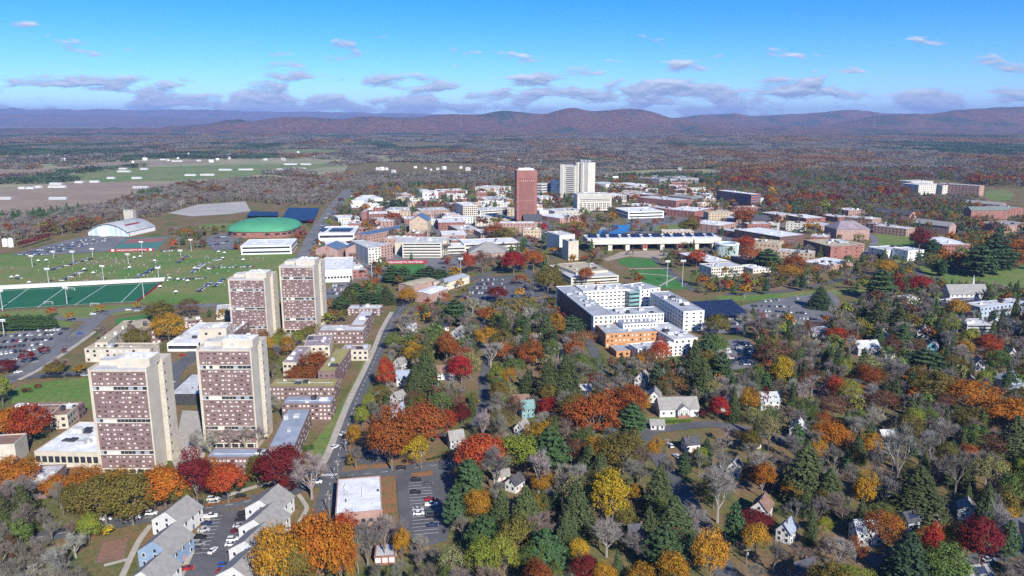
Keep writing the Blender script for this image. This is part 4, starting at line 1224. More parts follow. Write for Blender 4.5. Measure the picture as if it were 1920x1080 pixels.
# pitched-roof buildings
def gable(name, label, c, rz, w, d, he, rise, wall, roof, group=None, cat='house', nf=3, ns=2, floors=2, chim=True, over=.45, door=True, porch=False, short=None, wmat=None,
          hip=0.0, wing=None, solar_on=False, dormers=0, keep=True, trim=None, cross=False):
    """ridge runs along local x; front faces -y"""
    root = empty(name, (c[0], c[1], 0), rz)
    tag(root, label, cat, group)
    x, y = w / 2, d / 2
    v = [(-x, -y, -.2), (x, -y, -.2), (x, y, -.2), (-x, y, -.2), (-x, -y, he), (x, -y, he), (x, y, he), (-x, y, he)]
    hx = x * (1 - hip)
    if hip:
        v += [(-hx, 0, he), (hx, 0, he)]
        f = BOXF
        v = v[:8]
    else:
        v += [(-x, 0, he + rise), (x, 0, he + rise)]
        f = [(0, 3, 2, 1), (0, 1, 5, 4), (2, 3, 7, 6), (1, 2, 6, 9, 5), (3, 0, 4, 8, 7), (4, 5, 9, 8), (6, 7, 8, 9)]
    ob('wall', mesh('wall', v, f, wall), root)
    sl = rise / y
    xo, yo = x + over, y + over
    zt = he + rise + .10
    ze = he - over * sl + .10
    rx = hx if hip else xo
    t = .18
    top = [(-xo, -yo, ze), (xo, -yo, ze), (xo, yo, ze), (-xo, yo, ze), (-rx, 0, zt), (rx, 0, zt)]
    vv = top + [(a, b, c_ + t) for a, b, c_ in top]
    ff = [(6, 7, 11, 10), (8, 9, 10, 11), (7, 8, 11), (9, 6, 10), (1, 0, 4, 5), (3, 2, 5, 4), (2, 1, 5), (0, 3, 4), (0, 1, 7, 6), (1, 2, 8, 7), (2, 3, 9, 8), (3, 0, 6, 9)]
    if not hip:
        ff[2:4] = [(7, 8, 11), (9, 6, 10)]
        # gable ends stay open above the wall: thin barge boards instead of infill
        ff = [(6, 7, 11, 10), (8, 9, 10, 11), (1, 0, 4, 5), (3, 2, 5, 4), (0, 1, 7, 6), (2, 3, 9, 8), (1, 5, 11, 7), (5, 2, 8, 11), (3, 4, 10, 9), (4, 0, 6, 10)]
    r = ob('roof', mesh('roof', vv, ff, roof), root)
    if chim:
        pbox('chimney', stone_ch, r, rnd.choice((-.25, .2)) * w, rnd.uniform(-.1, .1) * d, he + rise * .55, .7, .55, rise * .45 + .9)
    wm = wmat or glass_dark
    tr = trim or white_p
    fh = he / floors
    for k in range(floors):
        for i in range(nf):
            xx = -x + w * (i + .5) / nf
            for ys in (-1,):
                if door and k == 0 and i == nf // 2 and ys == -1:
                    pbox('door', rnd.choice((HW['pink'], HW['navy'], HW['dark'])), root, xx, -y - .02, 0.15, 1.0, .12, 2.1)
                    continue
                o = pbox('window', wm, root, xx, ys * y - .06, fh * k + fh * .36, 1.0, .12, 1.35)
                fr = ob('window_frame', ubox(tr), root, (xx, ys * y - .03, fh * k + fh * .36 - .12), 0, (1.3, .12, 1.6))
        for i in range(ns):
            yy = -y + d * (i + .5) / ns
            for xs in (-1, 1):
                pbox('window', wm, root, xs * (x + .06), yy, fh * k + fh * .36, .12, 1.0, 1.35)
                pbox('window_frame', tr, root, xs * (x + .03), yy, fh * k + fh * .36 - .12, .12, 1.3, 1.6)
    if not hip and rise > 2:
        for xs in (-1, 1):
            pbox('window', wm, root, xs * (x + .06), 0, he + .2, .12, .9, 1.1)
    if porch:
        pbox('porch_roof', roof, root, 0, -y - 1.1, 2.6, w * .7, 2.2, .18)
        pbox('porch_floor', roof_lgrey, root, 0, -y - 1.1, 0.02, w * .7, 2.1, .3)
        for i in range(4):
            pbox('porch_post', white_p, root, -w * .33 + w * .22 * i, -y - 2.0, .32, .16, .16, 2.28)
    if wing or cross:
        ww, wd, wx = wing or (w * .42, d * .55, w * .15)
        wr = he * .5 if wing else rise * .85
        a, b0, b1 = ww / 2, -y - wd, 0
        h2 = he - .05
        v = [(wx - a, b0, -.2), (wx + a, b0, -.2), (wx + a, b1, -.2), (wx - a, b1, -.2), (wx - a, b0, h2), (wx + a, b0, h2), (wx + a, b1, h2), (wx - a, b1, h2), (wx, b0, h2 + wr), (wx, b1, h2 + wr)]
        ob('front_gable', mesh('front_gable', v, [(0, 1, 5, 8, 4), (1, 2, 6, 5), (3, 0, 4, 7), (4, 8, 9, 7), (5, 6, 9, 8)], wall), root)
        e = .4
        v = [(wx - a - e, b0 - e, h2 - e * wr / a + .1), (wx, b0 - e, h2 + wr + .1), (wx + a + e, b0 - e, h2 - e * wr / a + .1), (wx - a - e, b1, h2 - e * wr / a + .1), (wx, b1, h2 + wr + .1), (wx + a + e, b1, h2 - e * wr / a + .1)]
        v += [(p[0], p[1], p[2] + .16) for p in v]
        ob('gable_roof', mesh('gable_roof', v, [(6, 7, 10, 9), (7, 8, 11, 10), (0, 3, 4, 1), (1, 4, 5, 2), (0, 1, 7, 6), (1, 2, 8, 7), (0, 6, 9, 3), (2, 5, 11, 8)], roof), root)
        for k in range(floors):
            for i in (-1, 1):
                pbox('window', wm, root, wx + i * ww * .22, b0 - .04, fh * k + fh * .36, .9, .12, 1.3)
                pbox('window_frame', tr, root, wx + i * ww * .22, b0 - .02, fh * k + fh * .36 - .1, 1.15, .1, 1.5)
    for i in range(dormers):
        xx = -w * .28 + w * .56 * i / max(1, dormers - 1)
        pbox('dormer', wall, r, xx, -y * .55, he + rise * .28, 1.5, 1.6, 1.5)
        pbox('dormer_window', wm, r, xx, -y * .55 - .82, he + rise * .28 + .3, .8, .1, .95)
    if solar_on:
        for i in range(3):
            o = pbox('solar_panel', solar, r, -w * .22 + w * .2 * i, -y * .5, he + rise * .5 + .32, w * .18, y * .75, .08)
            o.rotation_euler = (math.atan(sl), 0, 0)
    cs, sn = math.cos(rz), math.sin(rz)
    fp = [np.array([c[0] + a * cs - b * sn, c[1] + a * sn + b * cs]) for a, b in ((-x, -y), (x, -y), (x, y), (-x, y))]
    block(fp, 2.5)
    if keep:
        sight([(p[0], p[1], q) for p in fp for q in (he * .35, he + rise)], .12)
    LAND.append((c[0], c[1], short or label))
    return root


def house(label, u0, v0, u1, v1, rot, wall='white', roof=None, short=None, asp=.78, floors=2, **kw):
    """house that fills the photo box (u0,v0)-(u1,v1): base at the box foot, width from the box"""
    um = (u0 + u1) / 2
    p = G(um, v1)
    s = mpp(p)
    ht = ztop(p, v0)
    wbox = (u1 - u0) * s
    a = R(rot)
    ca, sa = abs(math.cos(a)), abs(math.sin(a))
    w = wbox / (ca + asp * sa)
    w = min(max(w, 7.0), 19.0)
    d = w * asp
    back = (w * sa + d * ca) / 2
    p = p + np.array([0, back * .8])
    ht = min(max(ht * .85, 4.8), 8.8)
    he = ht * .58
    g_ = kw.pop('group', 'houses among the trees')
    return gable('house', label, p, a, w, d, he, ht - he, HW[wall], roof or roof_shingle, g_, short=short, floors=floors if he > 4 else 1, **kw)


house('blue-grey house with brown roof and brick chimney beside the teal gable', 962, 722, 992, 772, 5, 'greyblue', roof_bshingle, 'the blue-grey chimneyed house')
house('teal gabled house in front of the blue-grey chimneyed house', 972, 748, 1003, 784, 20, 'teal', M('teal_shingle', (0.16, 0.28, 0.28), .85, .12, .5), 'the teal gabled house')
house('white gabled house left of the brownish-orange tree', 1190, 696, 1222, 728, 62, 'white', roof_shingle, 'the white gabled house', porch=True)
house('white house with porch just left of the half-timbered house', 1214, 728, 1244, 762, 80, 'white', roof_shingle, 'the white porch house', porch=True)
house('white house right of the bright crimson tree', 1346, 743, 1382, 772, 60, 'white', roof_shingle, 'the white corner house')
house('tall white gable end in front of bare grey trees', 966, 788, 992, 822, 60, 'white', roof_shingle, 'the tall white gable')
house('white gable half hidden among hemlocks', 952, 893, 979, 924, 55, 'white', roof_dark, 'the half-hidden white gable')
house('small white houses roofline under the tall hemlocks, left of the lane', 1020, 652, 1042, 668, 40, 'white', roof_shingle, 'the small white hemlock house')
house('second small white gable beside the hemlocks', 1044, 652, 1058, 667, 60, 'white', roof_shingle)
house('pale grey cottage behind the big rust tree', 1082, 720, 1108, 742, 0, 'grey', roof_lgrey, 'the pale grey cottage', floors=1)
house('white house with black roof facing the cross street', 1282, 818, 1312, 848, 12, 'white', roof_dark, 'the black-roofed white house', floors=1)
house('white gable at the street bend by bare trees', 1364, 862, 1398, 896, 60, 'white', roof_shingle, 'the bend gable house', solar_on=True)
house('grey house beside the dark hemlocks left of the red maple', 840, 806, 868, 842, 20, 'grey', roof_shingle, 'the grey hemlock house')
house('tiny brown-roofed shed among evergreens', 1056, 834, 1072, 850, 0, 'pink', roof_bshingle, 'the tiny brown shed', floors=1, chim=False)
house('white bungalow peeping out below the red maple', 928, 884, 950, 904, 10, 'white', roof_shingle, 'the peeping white bungalow', floors=1)
house('dark house in deep shade below the yellow tree', 1178, 972, 1214, 1030, 8, 'dark', roof_dark, 'the dark shaded house', cross=True)
house('white house with two crimson shrubs at its front', 1423, 731, 1463, 768, 4, 'white', roof_metal, 'the white shrub-fronted house', dormers=3)
house('tall grey house above the dark spruce', 1482, 782, 1520, 826, 62, 'grey', roof_lgrey, 'the tall grey house')
house('small white garage-like house with a patch of lawn', 1397, 822, 1426, 840, 0, 'white', roof_dark, 'the small white lawn house', floors=1)
house('pink gabled house behind an orange tree', 1536, 718, 1562, 740, 60, 'pink', roof_shingle, 'the pink gabled house')
house('steep-roofed grey house behind bare trees at the right', 1655, 650, 1686, 674, 50, 'white', roof_dark, 'the steep grey house')
house('turquoise house at the upper right', 1740, 638, 1767, 664, 60, 'cyan', roof_lgrey, 'the turquoise house')
house('large pale blue house with hipped grey roof at the right edge', 1874, 688, 1926, 730, 20, 'greyblue', roof_blue, 'the large pale blue house', hip=.5, porch=True)
house('narrow white gable above the orange trees', 1828, 668, 1848, 696, 80, 'white', roof_shingle, 'the narrow white gable')
house('small white gable roof beside the orange oaks', 1815, 706, 1834, 724, 60, 'white', roof_shingle)
house('pale house near the right edge above the blue house', 1890, 653, 1916, 682, 60, 'cream', roof_lgrey, 'the pale edge house')
house('white house with brown roof at the street side', 1409, 932, 1458, 980, 58, 'white', roof_bshingle, 'the brown-roofed white house')
house('house with blue-grey roof behind pink bare shrubs', 1458, 978, 1502, 1020, 50, 'white', roof_blue, 'the blue-grey-roofed house')
house('white house with pale metal roof, standing alone in the shade', 1603, 970, 1654, 1022, 3, 'white', roof_metal, 'the metal-roofed white house', asp=.7, chim=False)
house('house with dark solar roof left of the red tree', 1690, 960, 1734, 996, 20, 'greyblue', roof_dark, 'the dark solar-roof house', solar_on=True)
house('green-grey small gable beside the solar-roof house', 1745, 962, 1770, 990, 60, 'grey', roof_shingle, 'the small green-grey gable')
house('bungalow with grey roof above the crimson tree', 1800, 944, 1846, 978, 62, 'white', roof_shingle, 'the grey-roofed bungalow')
house('blue house at the right edge with front gable', 1880, 962, 1932, 1022, 15, 'blue', roof_dark, 'the blue edge house', cross=True)
house('solar-roofed house cut by the bottom edge', 1812, 1064, 1864, 1100, 10, 'grey', roof_shingle, 'the bottom solar house', solar_on=True)
house('dark-roofed house at the bottom beside the bare shrubs', 1482, 1056, 1540, 1095, 25, 'dark', roof_dark, 'the bottom dark house')
house('pale green house glimpsed through big bare trees', 1652, 806, 1678, 828, 10, 'grey', roof_lgrey, 'the glimpsed green house')
house('white house among evergreens at the right, porch facing left', 1642, 616, 1676, 646, 60, 'white', roof_shingle, 'the white evergreen house')
house('white house with grey gable right of the evergreen house', 1722, 608, 1752, 636, 60, 'white', roof_shingle, 'the second evergreen house')
house('cream house below the church', 1858, 597, 1890, 618, 50, 'cream', roof_lgrey, 'the cream house')
house('grey house at the right edge below the apartments', 1890, 600, 1922, 622, 60, 'grey', roof_shingle)
house('large brown-grey roofed house behind bare trees', 1604, 638, 1650, 666, 5, 'grey', roof_lgrey, 'the wide grey-roofed house')
house('dark green shed by the right car park', 1580, 568, 1604, 586, 20, 'dark', roof_dark, 'the dark shed', floors=1, chim=False)
house('blue-roofed low building beside the red tree', 1522, 612, 1556, 632, 0, 'grey', roof_blue, 'the low blue-roofed building', floors=1)
house('small white house with pale roof at the campus edge', 757, 606, 781, 624, 20, 'white', roof_metal, 'the small white campus house', floors=1)
house('house with solar roof beside the grey barn roof', 817, 606, 842, 622, 30, 'white', roof_dark, 'the little solar house', solar_on=True, floors=1)
house('white gable behind the red tree near the dormitories', 737, 670, 761, 694, 60, 'white', roof_shingle, 'the white gable by the red tree')
house('grey-roofed white house beside the red tree', 742, 690, 774, 724, 5, 'white', roof_blue, 'the grey-roofed white house')
house('brown-roofed white house with garage left of the crimson maple', 816, 684, 852, 712, 10, 'white', roof_bshingle, 'the brown-roofed garage house')
house('grey cottage roof above the red oak', 727, 756, 758, 786, 30, 'white', roof_blue, 'the grey cottage')
house('white gable end above the grey cottage', 733, 734, 757, 758, 55, 'white', roof_shingle)
house('white narrow house with dark solar roof in the bare trees', 940, 626, 958, 648, 20, 'white', roof_dark, 'the narrow solar house', solar_on=True)
house('grey shingled barn-like house at the trees edge', 842, 606, 874, 640, 70, 'grey', roof_shingle, 'the barn-like grey house')
house('pale house behind the bright red front trees', 1225, 795, 1240, 806, 0, 'white', roof_shingle, keep=False)
# half-timbered house
TD = gable('house', 'half-timbered house with long grey roof and hedge in front', G(1272, 782) + np.array([0, 5.5]), R(4), 21, 11, 4.6, 4.6, HW['white'], roof_shingle, 'houses among the trees', nf=5, ns=2, floors=1, wing=(6.5, 2.2, 2.0), short='the half-timbered house')
for i in range(6):
    pbox('timber', dark_m, TD, -.6 + i * 1.05, -7.78, 2.0, .14, .1, 2.7)
pbox('brick_base', brick_red, TD, 2.0, -7.8, 0, 6.4, .2, 1.8)
# townhouses, bottom left
TG = 'townhouses round the near car park'
gable('townhouse', 'white townhouse with grey roof at the head of the left row', G(325, 1002) + np.array([0, 5]), R(78), 13, 13, 6.0, 4.2, HW['white'], roof_shingle, TG, cat='house', nf=3, ns=3, chim=False, porch=False, short='the white townhouse')
gable('townhouse', 'pale blue townhouse with white trim in the left row', G(303, 1062) + np.array([0, 5]), R(80), 13, 13.5, 6.2, 4.6, HW['blue'], roof_shingle, TG, cat='house', nf=3, ns=3, chim=False, short='the blue townhouse')
gable('townhouse', 'grey-roofed townhouse cut by the bottom edge', G(285, 1115) + np.array([0, 3]), R(80), 12, 12, 6.2, 4.4, HW['white'], roof_shingle, TG, cat='house', nf=3, ns=3, chim=False)
for i, (u, v) in enumerate(((502, 978), (492, 1016), (476, 1058), (455, 1108))):
    gable('townhouse', ['white townhouse at the corner, topmost of the right-hand row', 'second white townhouse of the right-hand row', 'third white townhouse, beside the big orange tree', 'last townhouse of the right-hand row, at the bottom edge'][i],
          G(u, v) + np.array([0, 4]), R(77), 13, 14, 6.2, 4.4, HW['white'], roof_shingle, TG, cat='house', nf=3, ns=3, chim=False, short=['the corner townhouse', 'the second right townhouse', 'the third right townhouse', 'the last right townhouse'][i])

# brick and white low blocks right of the evergreens
gable('lodge', 'pink brick lodge with white roof beside the golden tree', G(806, 568) + np.array([0, 14]), R(62), 28, 16, 8, 1.2, brick_pink, roof_white, None, cat='lodge', nf=7, ns=4, chim=False, short='the pink brick lodge')
gable('lodge', 'pale lodge with brown gravel roof among the pines', G(780, 548) + np.array([0, 12]), R(55), 34, 16, 7, 1.0, brick_pink, roof_tan, None, cat='lodge', nf=6, ns=3, chim=False, short='the gravel-roofed lodge')
gable('lodge', 'cream shed with pale ridged roof by the central car park', G(845, 542) + np.array([0, 14]), R(60), 38, 15, 7, 1.6, HW['cream'], roof_metal, None, cat='shed', nf=6, ns=1, floors=1, chim=False, short='the cream ridged shed')
# blue gables of the recreation centre and the tan gable hall
for lab, A, w, d, h, rs_, m, rot in (
        ('brick gable with blue roof at the left of the recreation block', (617, 486), 26, 30, 11, 5, brick_pink, 80),
        ('brick gable with blue roof at the right of the recreation block', (668, 484), 26, 34, 11, 6, brick_pink, 95),
        ('tan gabled hall with blue roof beside the long pink hall', (786, 445), 24, 34, 22, 7, tan_w, 88)):
    gable('campus_hall', lab, G(*A) + np.array([0, 16]), R(rot), d, w, h, rs_, m, roof_slateb, CG, cat='building', nf=5, ns=4, floors=3, chim=False)
for lab, A, w, d, h, rs_, m, rf, rot, hip in (
        ('grey pyramid-roofed hall right of the emerald trees', (914, 482), 44, 36, 5, 10, brick_pink, roof_shingle, 2, .95),
        ('hall with purple-brown hipped roof by the campus road', (1597, 450), 44, 36, 14, 9, brick_pink, roof_mauve, 3, .6),
        ('gabled brick hall with chimneys beside the dark red oak', (1757, 438), 50, 17, 12, 5, brick_pink, roof_shingle, -58, 0),
        ('grey-green roofed brick residence at the upper right', (1854, 411), 62, 18, 14, 5, brick_red, M('grey_green_slate', (0.16, 0.19, 0.18), .8, .1, .2), 4, 0),
        ('long gabled residence with white roof edge', (1852, 392), 60, 16, 9, 4, brick_pink, roof_shingle, -52, 0),
        ('dark gabled residence behind the brick halls', (1682, 412), 60, 20, 10, 5, brick_pink, roof_dark, -55, 0),
        ('small old chapel-like stone hall in front of the library', (998, 428), 26, 20, 10, 9, brick_pink, roof_dark, 8, 0),
        ('grey hall with dark hipped roof beside the dark design building', (1430, 426), 34, 28, 9, 7, tan_w, roof_dark, 0, .5),
        ('grey-roofed church nave at the right', (1815, 566), 34, 14, 7, 7, HW['white'], roof_shingle, 3, 0)):
    gable('church' if 'church' in lab else 'campus_hall', lab, G(*A) + np.array([0, d / 2]), R(rot), w, d, h, rs_, m, rf, CG, cat='church' if 'church' in lab else 'building', nf=8, ns=3, floors=2 if h < 11 else 3, chim=False, hip=hip, over=.6,
          short={'grey p': 'the grey pyramid roof', 'grey-r': 'the church'}.get(lab[:6]))
p = G(1831, 560)
st = empty('church_steeple', (p[0], p[1] + 8, 0))
tag(st, 'slender white steeple standing beside the grey church roof', 'steeple')
MB().box(-2, 2, -2, 2, 0, 9).build('tower', HW['white'], st)
MB().box(-1.4, 1.4, -1.4, 1.4, 9, 11).build('belfry', HW['white'], st)
MB().cyl(0, 0, 11, 20, 1.3, .05, 8).build('spire', HW['white'], st)
AG = 'blue-grey apartments at the right edge'
FB('apartment_block', 'blue-grey apartment block with solar roof below the church', (1838, 577), (1926, 566), (1842, 566), 24, wall=HW['greyblue'], roof=roof_lgrey, floors=3, bays=(12, 3), group=AG, short='the blue-grey apartments')
FB('apartment_block', 'three-storey grey flats with balconies beside the yellow-green tree', (1814, 609), (1862, 609), (1820, 598), 18, wall=HW['grey'], roof=roof_lgrey, floors=3, bays=(6, 2), band=True, group=AG, short='the grey balcony flats')
FB('apartment_block', 'low dark solar-roofed church annex', (1790, 572), (1850, 564), (1796, 558), 8, wall=HW['white'], roof=solar, floors=1, bays=(8, 2), group=AG, short='the solar annex')
FB('campus_hall', 'small white-walled pavilion left of the church', (1702, 562), (1728, 560), (1704, 554), 8, wall=white_w, roof=roof_lgrey, floors=1, bays=(4, 1), group=CG)

# green-domed arena
def dome(label, u, v, rx, ry, hw, hr, wallm, roofm, name, short):
    p = G(u, v)
    root = empty(name, (p[0], p[1], 0))
    tag(root, label, 'arena')
    n = 40
    sq = lambda t, r: (math.copysign(abs(math.cos(t)) ** .55, math.cos(t)) * r[0], math.copysign(abs(math.sin(t)) ** .55, math.sin(t)) * r[1])
    v = []
    for z in (-.3, hw):
        v += [(*sq(2 * math.pi * i / n, (rx * .97, ry * .97)), z) for i in range(n)]
    ob('wall', mesh('wall', v, [(i, (i + 1) % n, n + (i + 1) % n, n + i) for i in range(n)], wallm), root)
    v, f = [], []
    K = 9
    for k in range(K):
        t = k / (K - 1)
        rr = math.cos(t * math.pi / 2) ** .75
        v += [(*sq(2 * math.pi * i / n, (rx * rr + .02, ry * rr + .02)), hw + .02 + hr * math.sin(t * math.pi / 2)) for i in range(n)]
    for k in range(K - 1):
        f += [(k * n + i, k * n + (i + 1) % n, (k + 1) * n + (i + 1) % n, (k + 1) * n + i) for i in range(n)]
    f.append(tuple(range((K - 1) * n, K * n)))
    r = ob('roof', mesh('roof', v, f, roofm, True), root)
    for i in range(10):
        t = -math.pi * (i + .5) / 10
        x, y = sq(t, (rx * .972, ry * .972))
        pbox('window', glass_dark, root, x, y, hw * .45, 6, .6, hw * .3, t + math.pi / 2)
    pts = [p + np.array(sq(2 * math.pi * i / 12, (rx, ry))) for i in range(12)]
    block(pts, 4)
    sight([(q[0], q[1], z) for q in pts for z in (0, hw + hr * .8)])
    LAND.append((p[0], p[1], short))


pa = G(499, 447)
dome('arena with shallow green dome and brick base', 499, 437, 45, 46, 8, 12, brick_red, roof_green, 'domed_arena', 'the green dome')
hall('white two-storey hall in front of the green dome', (451, 462), (546, 460), (456, 450), 16, white_w, roof_white, 2, (14, 2), 'the white dome-front hall', band=True, units=3)
# arched white arena at left
pa, pb = G(165, 442), G(240, 444)
w = np.linalg.norm(pb - pa)
ex = (pb - pa) / w
ang = math.atan2(ex[1], ex[0])
c = (pa + pb) / 2
ar = empty('arched_arena', (c[0], c[1], 0), ang)
tag(ar, 'white arched-roof arena with pale glass front at the left', 'arena')
LAND.append((c[0], c[1], 'the arched arena'))
dl, n = 62.0, 16
prof = [(-w / 2 + w * i / n, 6 + 11 * (1 - (2 * i / n - 1) ** 2)) for i in range(n + 1)]
v = [(x, y, z) for y in (0, dl) for x, z in prof]
v += [(x, y, z - .8) for x, y, z in v]
m1 = n + 1
f = [(i, i + 1, m1 + i + 1, m1 + i) for i in range(n)] + [(2 * m1 + i + 1, 2 * m1 + i, 3 * m1 + i, 3 * m1 + i + 1) for i in range(n)] + [(i + 1, i, 2 * m1 + i, 2 * m1 + i + 1) for i in range(n)]
ob('roof', mesh('roof', v, f, M('arena_metal', (0.30, 0.315, 0.33), .55, .12, .08), True), ar)
v = [(x, 2, z - .9) for x, z in prof] + [(x, 2, -.2) for x, z in prof]
ob('glass_front', mesh('glass_front', v, [(i, m1 + i, m1 + i + 1, i + 1) for i in range(n)], M('pale_glazing', (0.45, 0.55, 0.58), .25, .1, .05)), ar)
for i in range(0, n + 1, 2):
    pbox('mullion', white_p, ar, prof[i][0], 1.7, 0, .5, .5, max(prof[i][1] - 1, 2))
pbox('side_wall', white_w, ar, w / 2 - .5, dl / 2 + 2, -.2, .6, dl - 6, 5.5)
pbox('side_wall', white_w, ar, -w / 2 + .5, dl / 2 + 2, -.2, .6, dl - 6, 5.5)
pbox('entrance_block', white_w, ar, -w * .08, -1.5, 0, 8, 6, 13)
o = pbox('roof_stripe', red_ban, ar, w * .3, dl * .45, 13.6, 3, 30, .3)
o.rotation_euler = (0, R(17), 0)
block([c + ex * a + np.array([-ex[1], ex[0]]) * b for a, b in ((-w / 2, -5), (w / 2, -5), (w / 2, dl), (-w / 2, dl))], 6)
sight([(q[0], q[1], z) for q in (pa, pb, pb + np.array([0, dl])) for z in (1, 15)])
p = G(227, 425)
tw = empty('concrete_tower', (p[0], p[1] + 30, 0))
tag(tw, 'plain pale concrete tower rising behind the arched arena', 'tower')
zt_ = ztop((p[0], p[1] + 30), 393)
for k in range(4):
    MB().box(-7.0 + 3.5 * k, -3.6 + 3.5 * k, -5, 5, 0, zt_ - (k % 2) * 1.5).build('shaft', M('grey_concrete', (0.45, 0.43, 0.38)), tw)
# silos, tanks
for lab, u, v, wpx, ht, m in (('left one of two white silos at the left edge', 10, 462, 9, 447, white_p), ('right one of two white silos at the left edge', 21, 463, 9, 446, white_p),
                              ('grey cylindrical tank beyond the evergreens', 794, 368, 19, 354, steel), ('small white domed tank right of the grey tank', 817, 372, 9, 357, white_p)):
    p = G(u, v)
    r_ = wpx * mpp(p) / 2
    z = ztop(p, ht)
    t = empty('storage_tank', (p[0], p[1], 0))
    tag(t, lab, 'tank')
    MB().cyl(0, 0, -.2, z * .9, r_, r_, 24).build('shell', m, t)
    MB().cyl(0, 0, z * .9, z, r_ * 1.01, r_ * .3, 24).build('cap', m, t)
    MB().box(r_, r_ + .6, -.4, .4, 0, z * .92).build('ladder', steel, t)
# round glass business wing
p = G(1362, 478)
rb = empty('round_hall', (p[0], p[1], 0))
tag(rb, 'round glass-walled business hall with white ring roof', 'building', CG)
r_ = 22 * mpp(p)
k = MB()
k.cyl(0, 0, -.2, 13, r_ * .95, r_ * .95, 40)
k.build('glass_wall', glass_green, rb)
v, f, n = [], [], 40
for rr, z in ((r_ * 1.03, 13.0), (r_ * 1.03, 14.2), (r_ * .72, 14.4), (r_ * .72, 13.1)):
    v += [(rr * math.cos(2 * math.pi * i / n), rr * math.sin(2 * math.pi * i / n), z) for i in range(n)]
f = [(k_ * n + i, k_ * n + (i + 1) % n, (k_ + 1) * n + (i + 1) % n, (k_ + 1) * n + i) for k_ in range(3) for i in range(n)]
ob('ring_roof', mesh('ring_roof', v, f, roof_white), rb)
MB().cyl(0, 0, 13.0, 13.3, r_ * .71, r_ * .71, 32).build('inner_roof', glass_green, rb)
for i in range(24):
    t = math.pi + math.pi * (i + .5) / 24
    pbox('mullion', white_p, rb, r_ * .955 * math.cos(t), r_ * .955 * math.sin(t), 0, .35, .35, 13)
block([p + r_ * np.array([math.cos(t), math.sin(t)]) for t in np.linspace(0, 6, 10)], 4)
LAND.append((p[0], p[1], 'the round glass hall'))
# plaza sculpture
p = G(1180, 478)
s_ = empty('sculpture', (p[0], p[1], 0))
tag(s_, 'dark angular metal sculpture on the tan plaza', 'sculpture')
for nm, a, b in (('arm', (-5, 0, 0), (2, 0, 7)), ('arm', (2, 0, 7), (5, 0, 9)), ('arm', (2, 0, 7), (5, 0, 1)), ('arm', (-5, 0, 0), (3, 0, .6))):
    MB().tube(a, b, .8, .5, 6).build(nm, dark_m, s_)

# stadium pieces, banners, bleachers
def banner(label, a, b, z0, z1, name='banner', m=None, parts=True, cat='banner'):
    p, q = G(*a), G(*b)
    d = q - p
    L = np.linalg.norm(d)
    c = (p + q) / 2
    o = empty(name, (c[0], c[1], 0), math.atan2(d[1], d[0]))
    tag(o, label, cat)
    pbox('sheet', m or red_ban, o, 0, 0, z0, L, .2, z1 - z0)
    for i in range(8):
        pbox('post', steel, o, -L / 2 + L * (i + .5) / 8, .25, 0, .2, .2, z1)
    return o, L


import bpy as _b


def lettering(root, text, x0, x1, z0, z1, m, y=-.13):
    cu = _b.data.curves.new('lettering', 'FONT')
    cu.body = text
    cu.size = (z1 - z0) * 1.35
    cu.align_x = 'CENTER'
    cu.extrude = .02
    cu.materials.append(m)
    o = _b.data.objects.new('lettering', cu)
    COL.link(o)
    o.parent = root
    o.location = ((x0 + x1) / 2, y, z0)
    o.rotation_euler = (math.pi / 2, 0, 0)
    me = bpy.data.meshes.new_from_object(o.evaluated_get(bpy.context.evaluated_depsgraph_get()))
    bpy.data.objects.remove(o)
    vs_ = np.array([v.co[:] for v in me.vertices])
    o = ob('lettering', me, root, ((x0 + x1) / 2, y, z0), 0, ((x1 - x0) / np.ptp(vs_[:, 0]), 1, 1))
    o.rotation_euler = (math.pi / 2, 0, 0)


b1, L1 = banner('red windscreen banner with white lettering on the tennis courts', (205, 473), (289, 471), .3, 3.8)
lettering(b1, 'MASSACHUSETTS TENNIS', -L1 * .33, L1 * .33, 1.2, 3.0, white_p)
for s in (-1, 1):
    pbox('emblem', white_p, b1, s * L1 * .42, -.12, 1.0, 3, .05, 2.2)
b2, L2 = banner('long red stadium banner with white lettering below the cream slab', (720, 496), (801, 495), .3, 4.6)
lettering(b2, 'MASSACHUSETTS MINUTEMEN', -L2 * .45, L2 * .4, 1.4, 3.6, white_p)
banner('red padded wall at the end of the turf field', (257, 567), (304, 531), 0, 2.0, 'padded_wall', red_ban, cat='wall')
# bleacher strip along turf
p, q = G(-150, 551), G(305, 528)
d = q - p
L = np.linalg.norm(d)
bl = empty('bleacher', ((p[0] + q[0]) / 2, (p[1] + q[1]) / 2 + 3, 0), math.atan2(d[1], d[0]))
tag(bl, 'long low white bleacher bank along the far side of the turf field', 'bleacher')
for k in range(4):
    pbox('step', concrete_w if k % 2 else white_p, bl, 0, k * 1.6, 0, L, 1.58, .5 + .55 * k)
pbox('back_rail', steel, bl, 0, 6.2, 0, L, .2, 2.6)

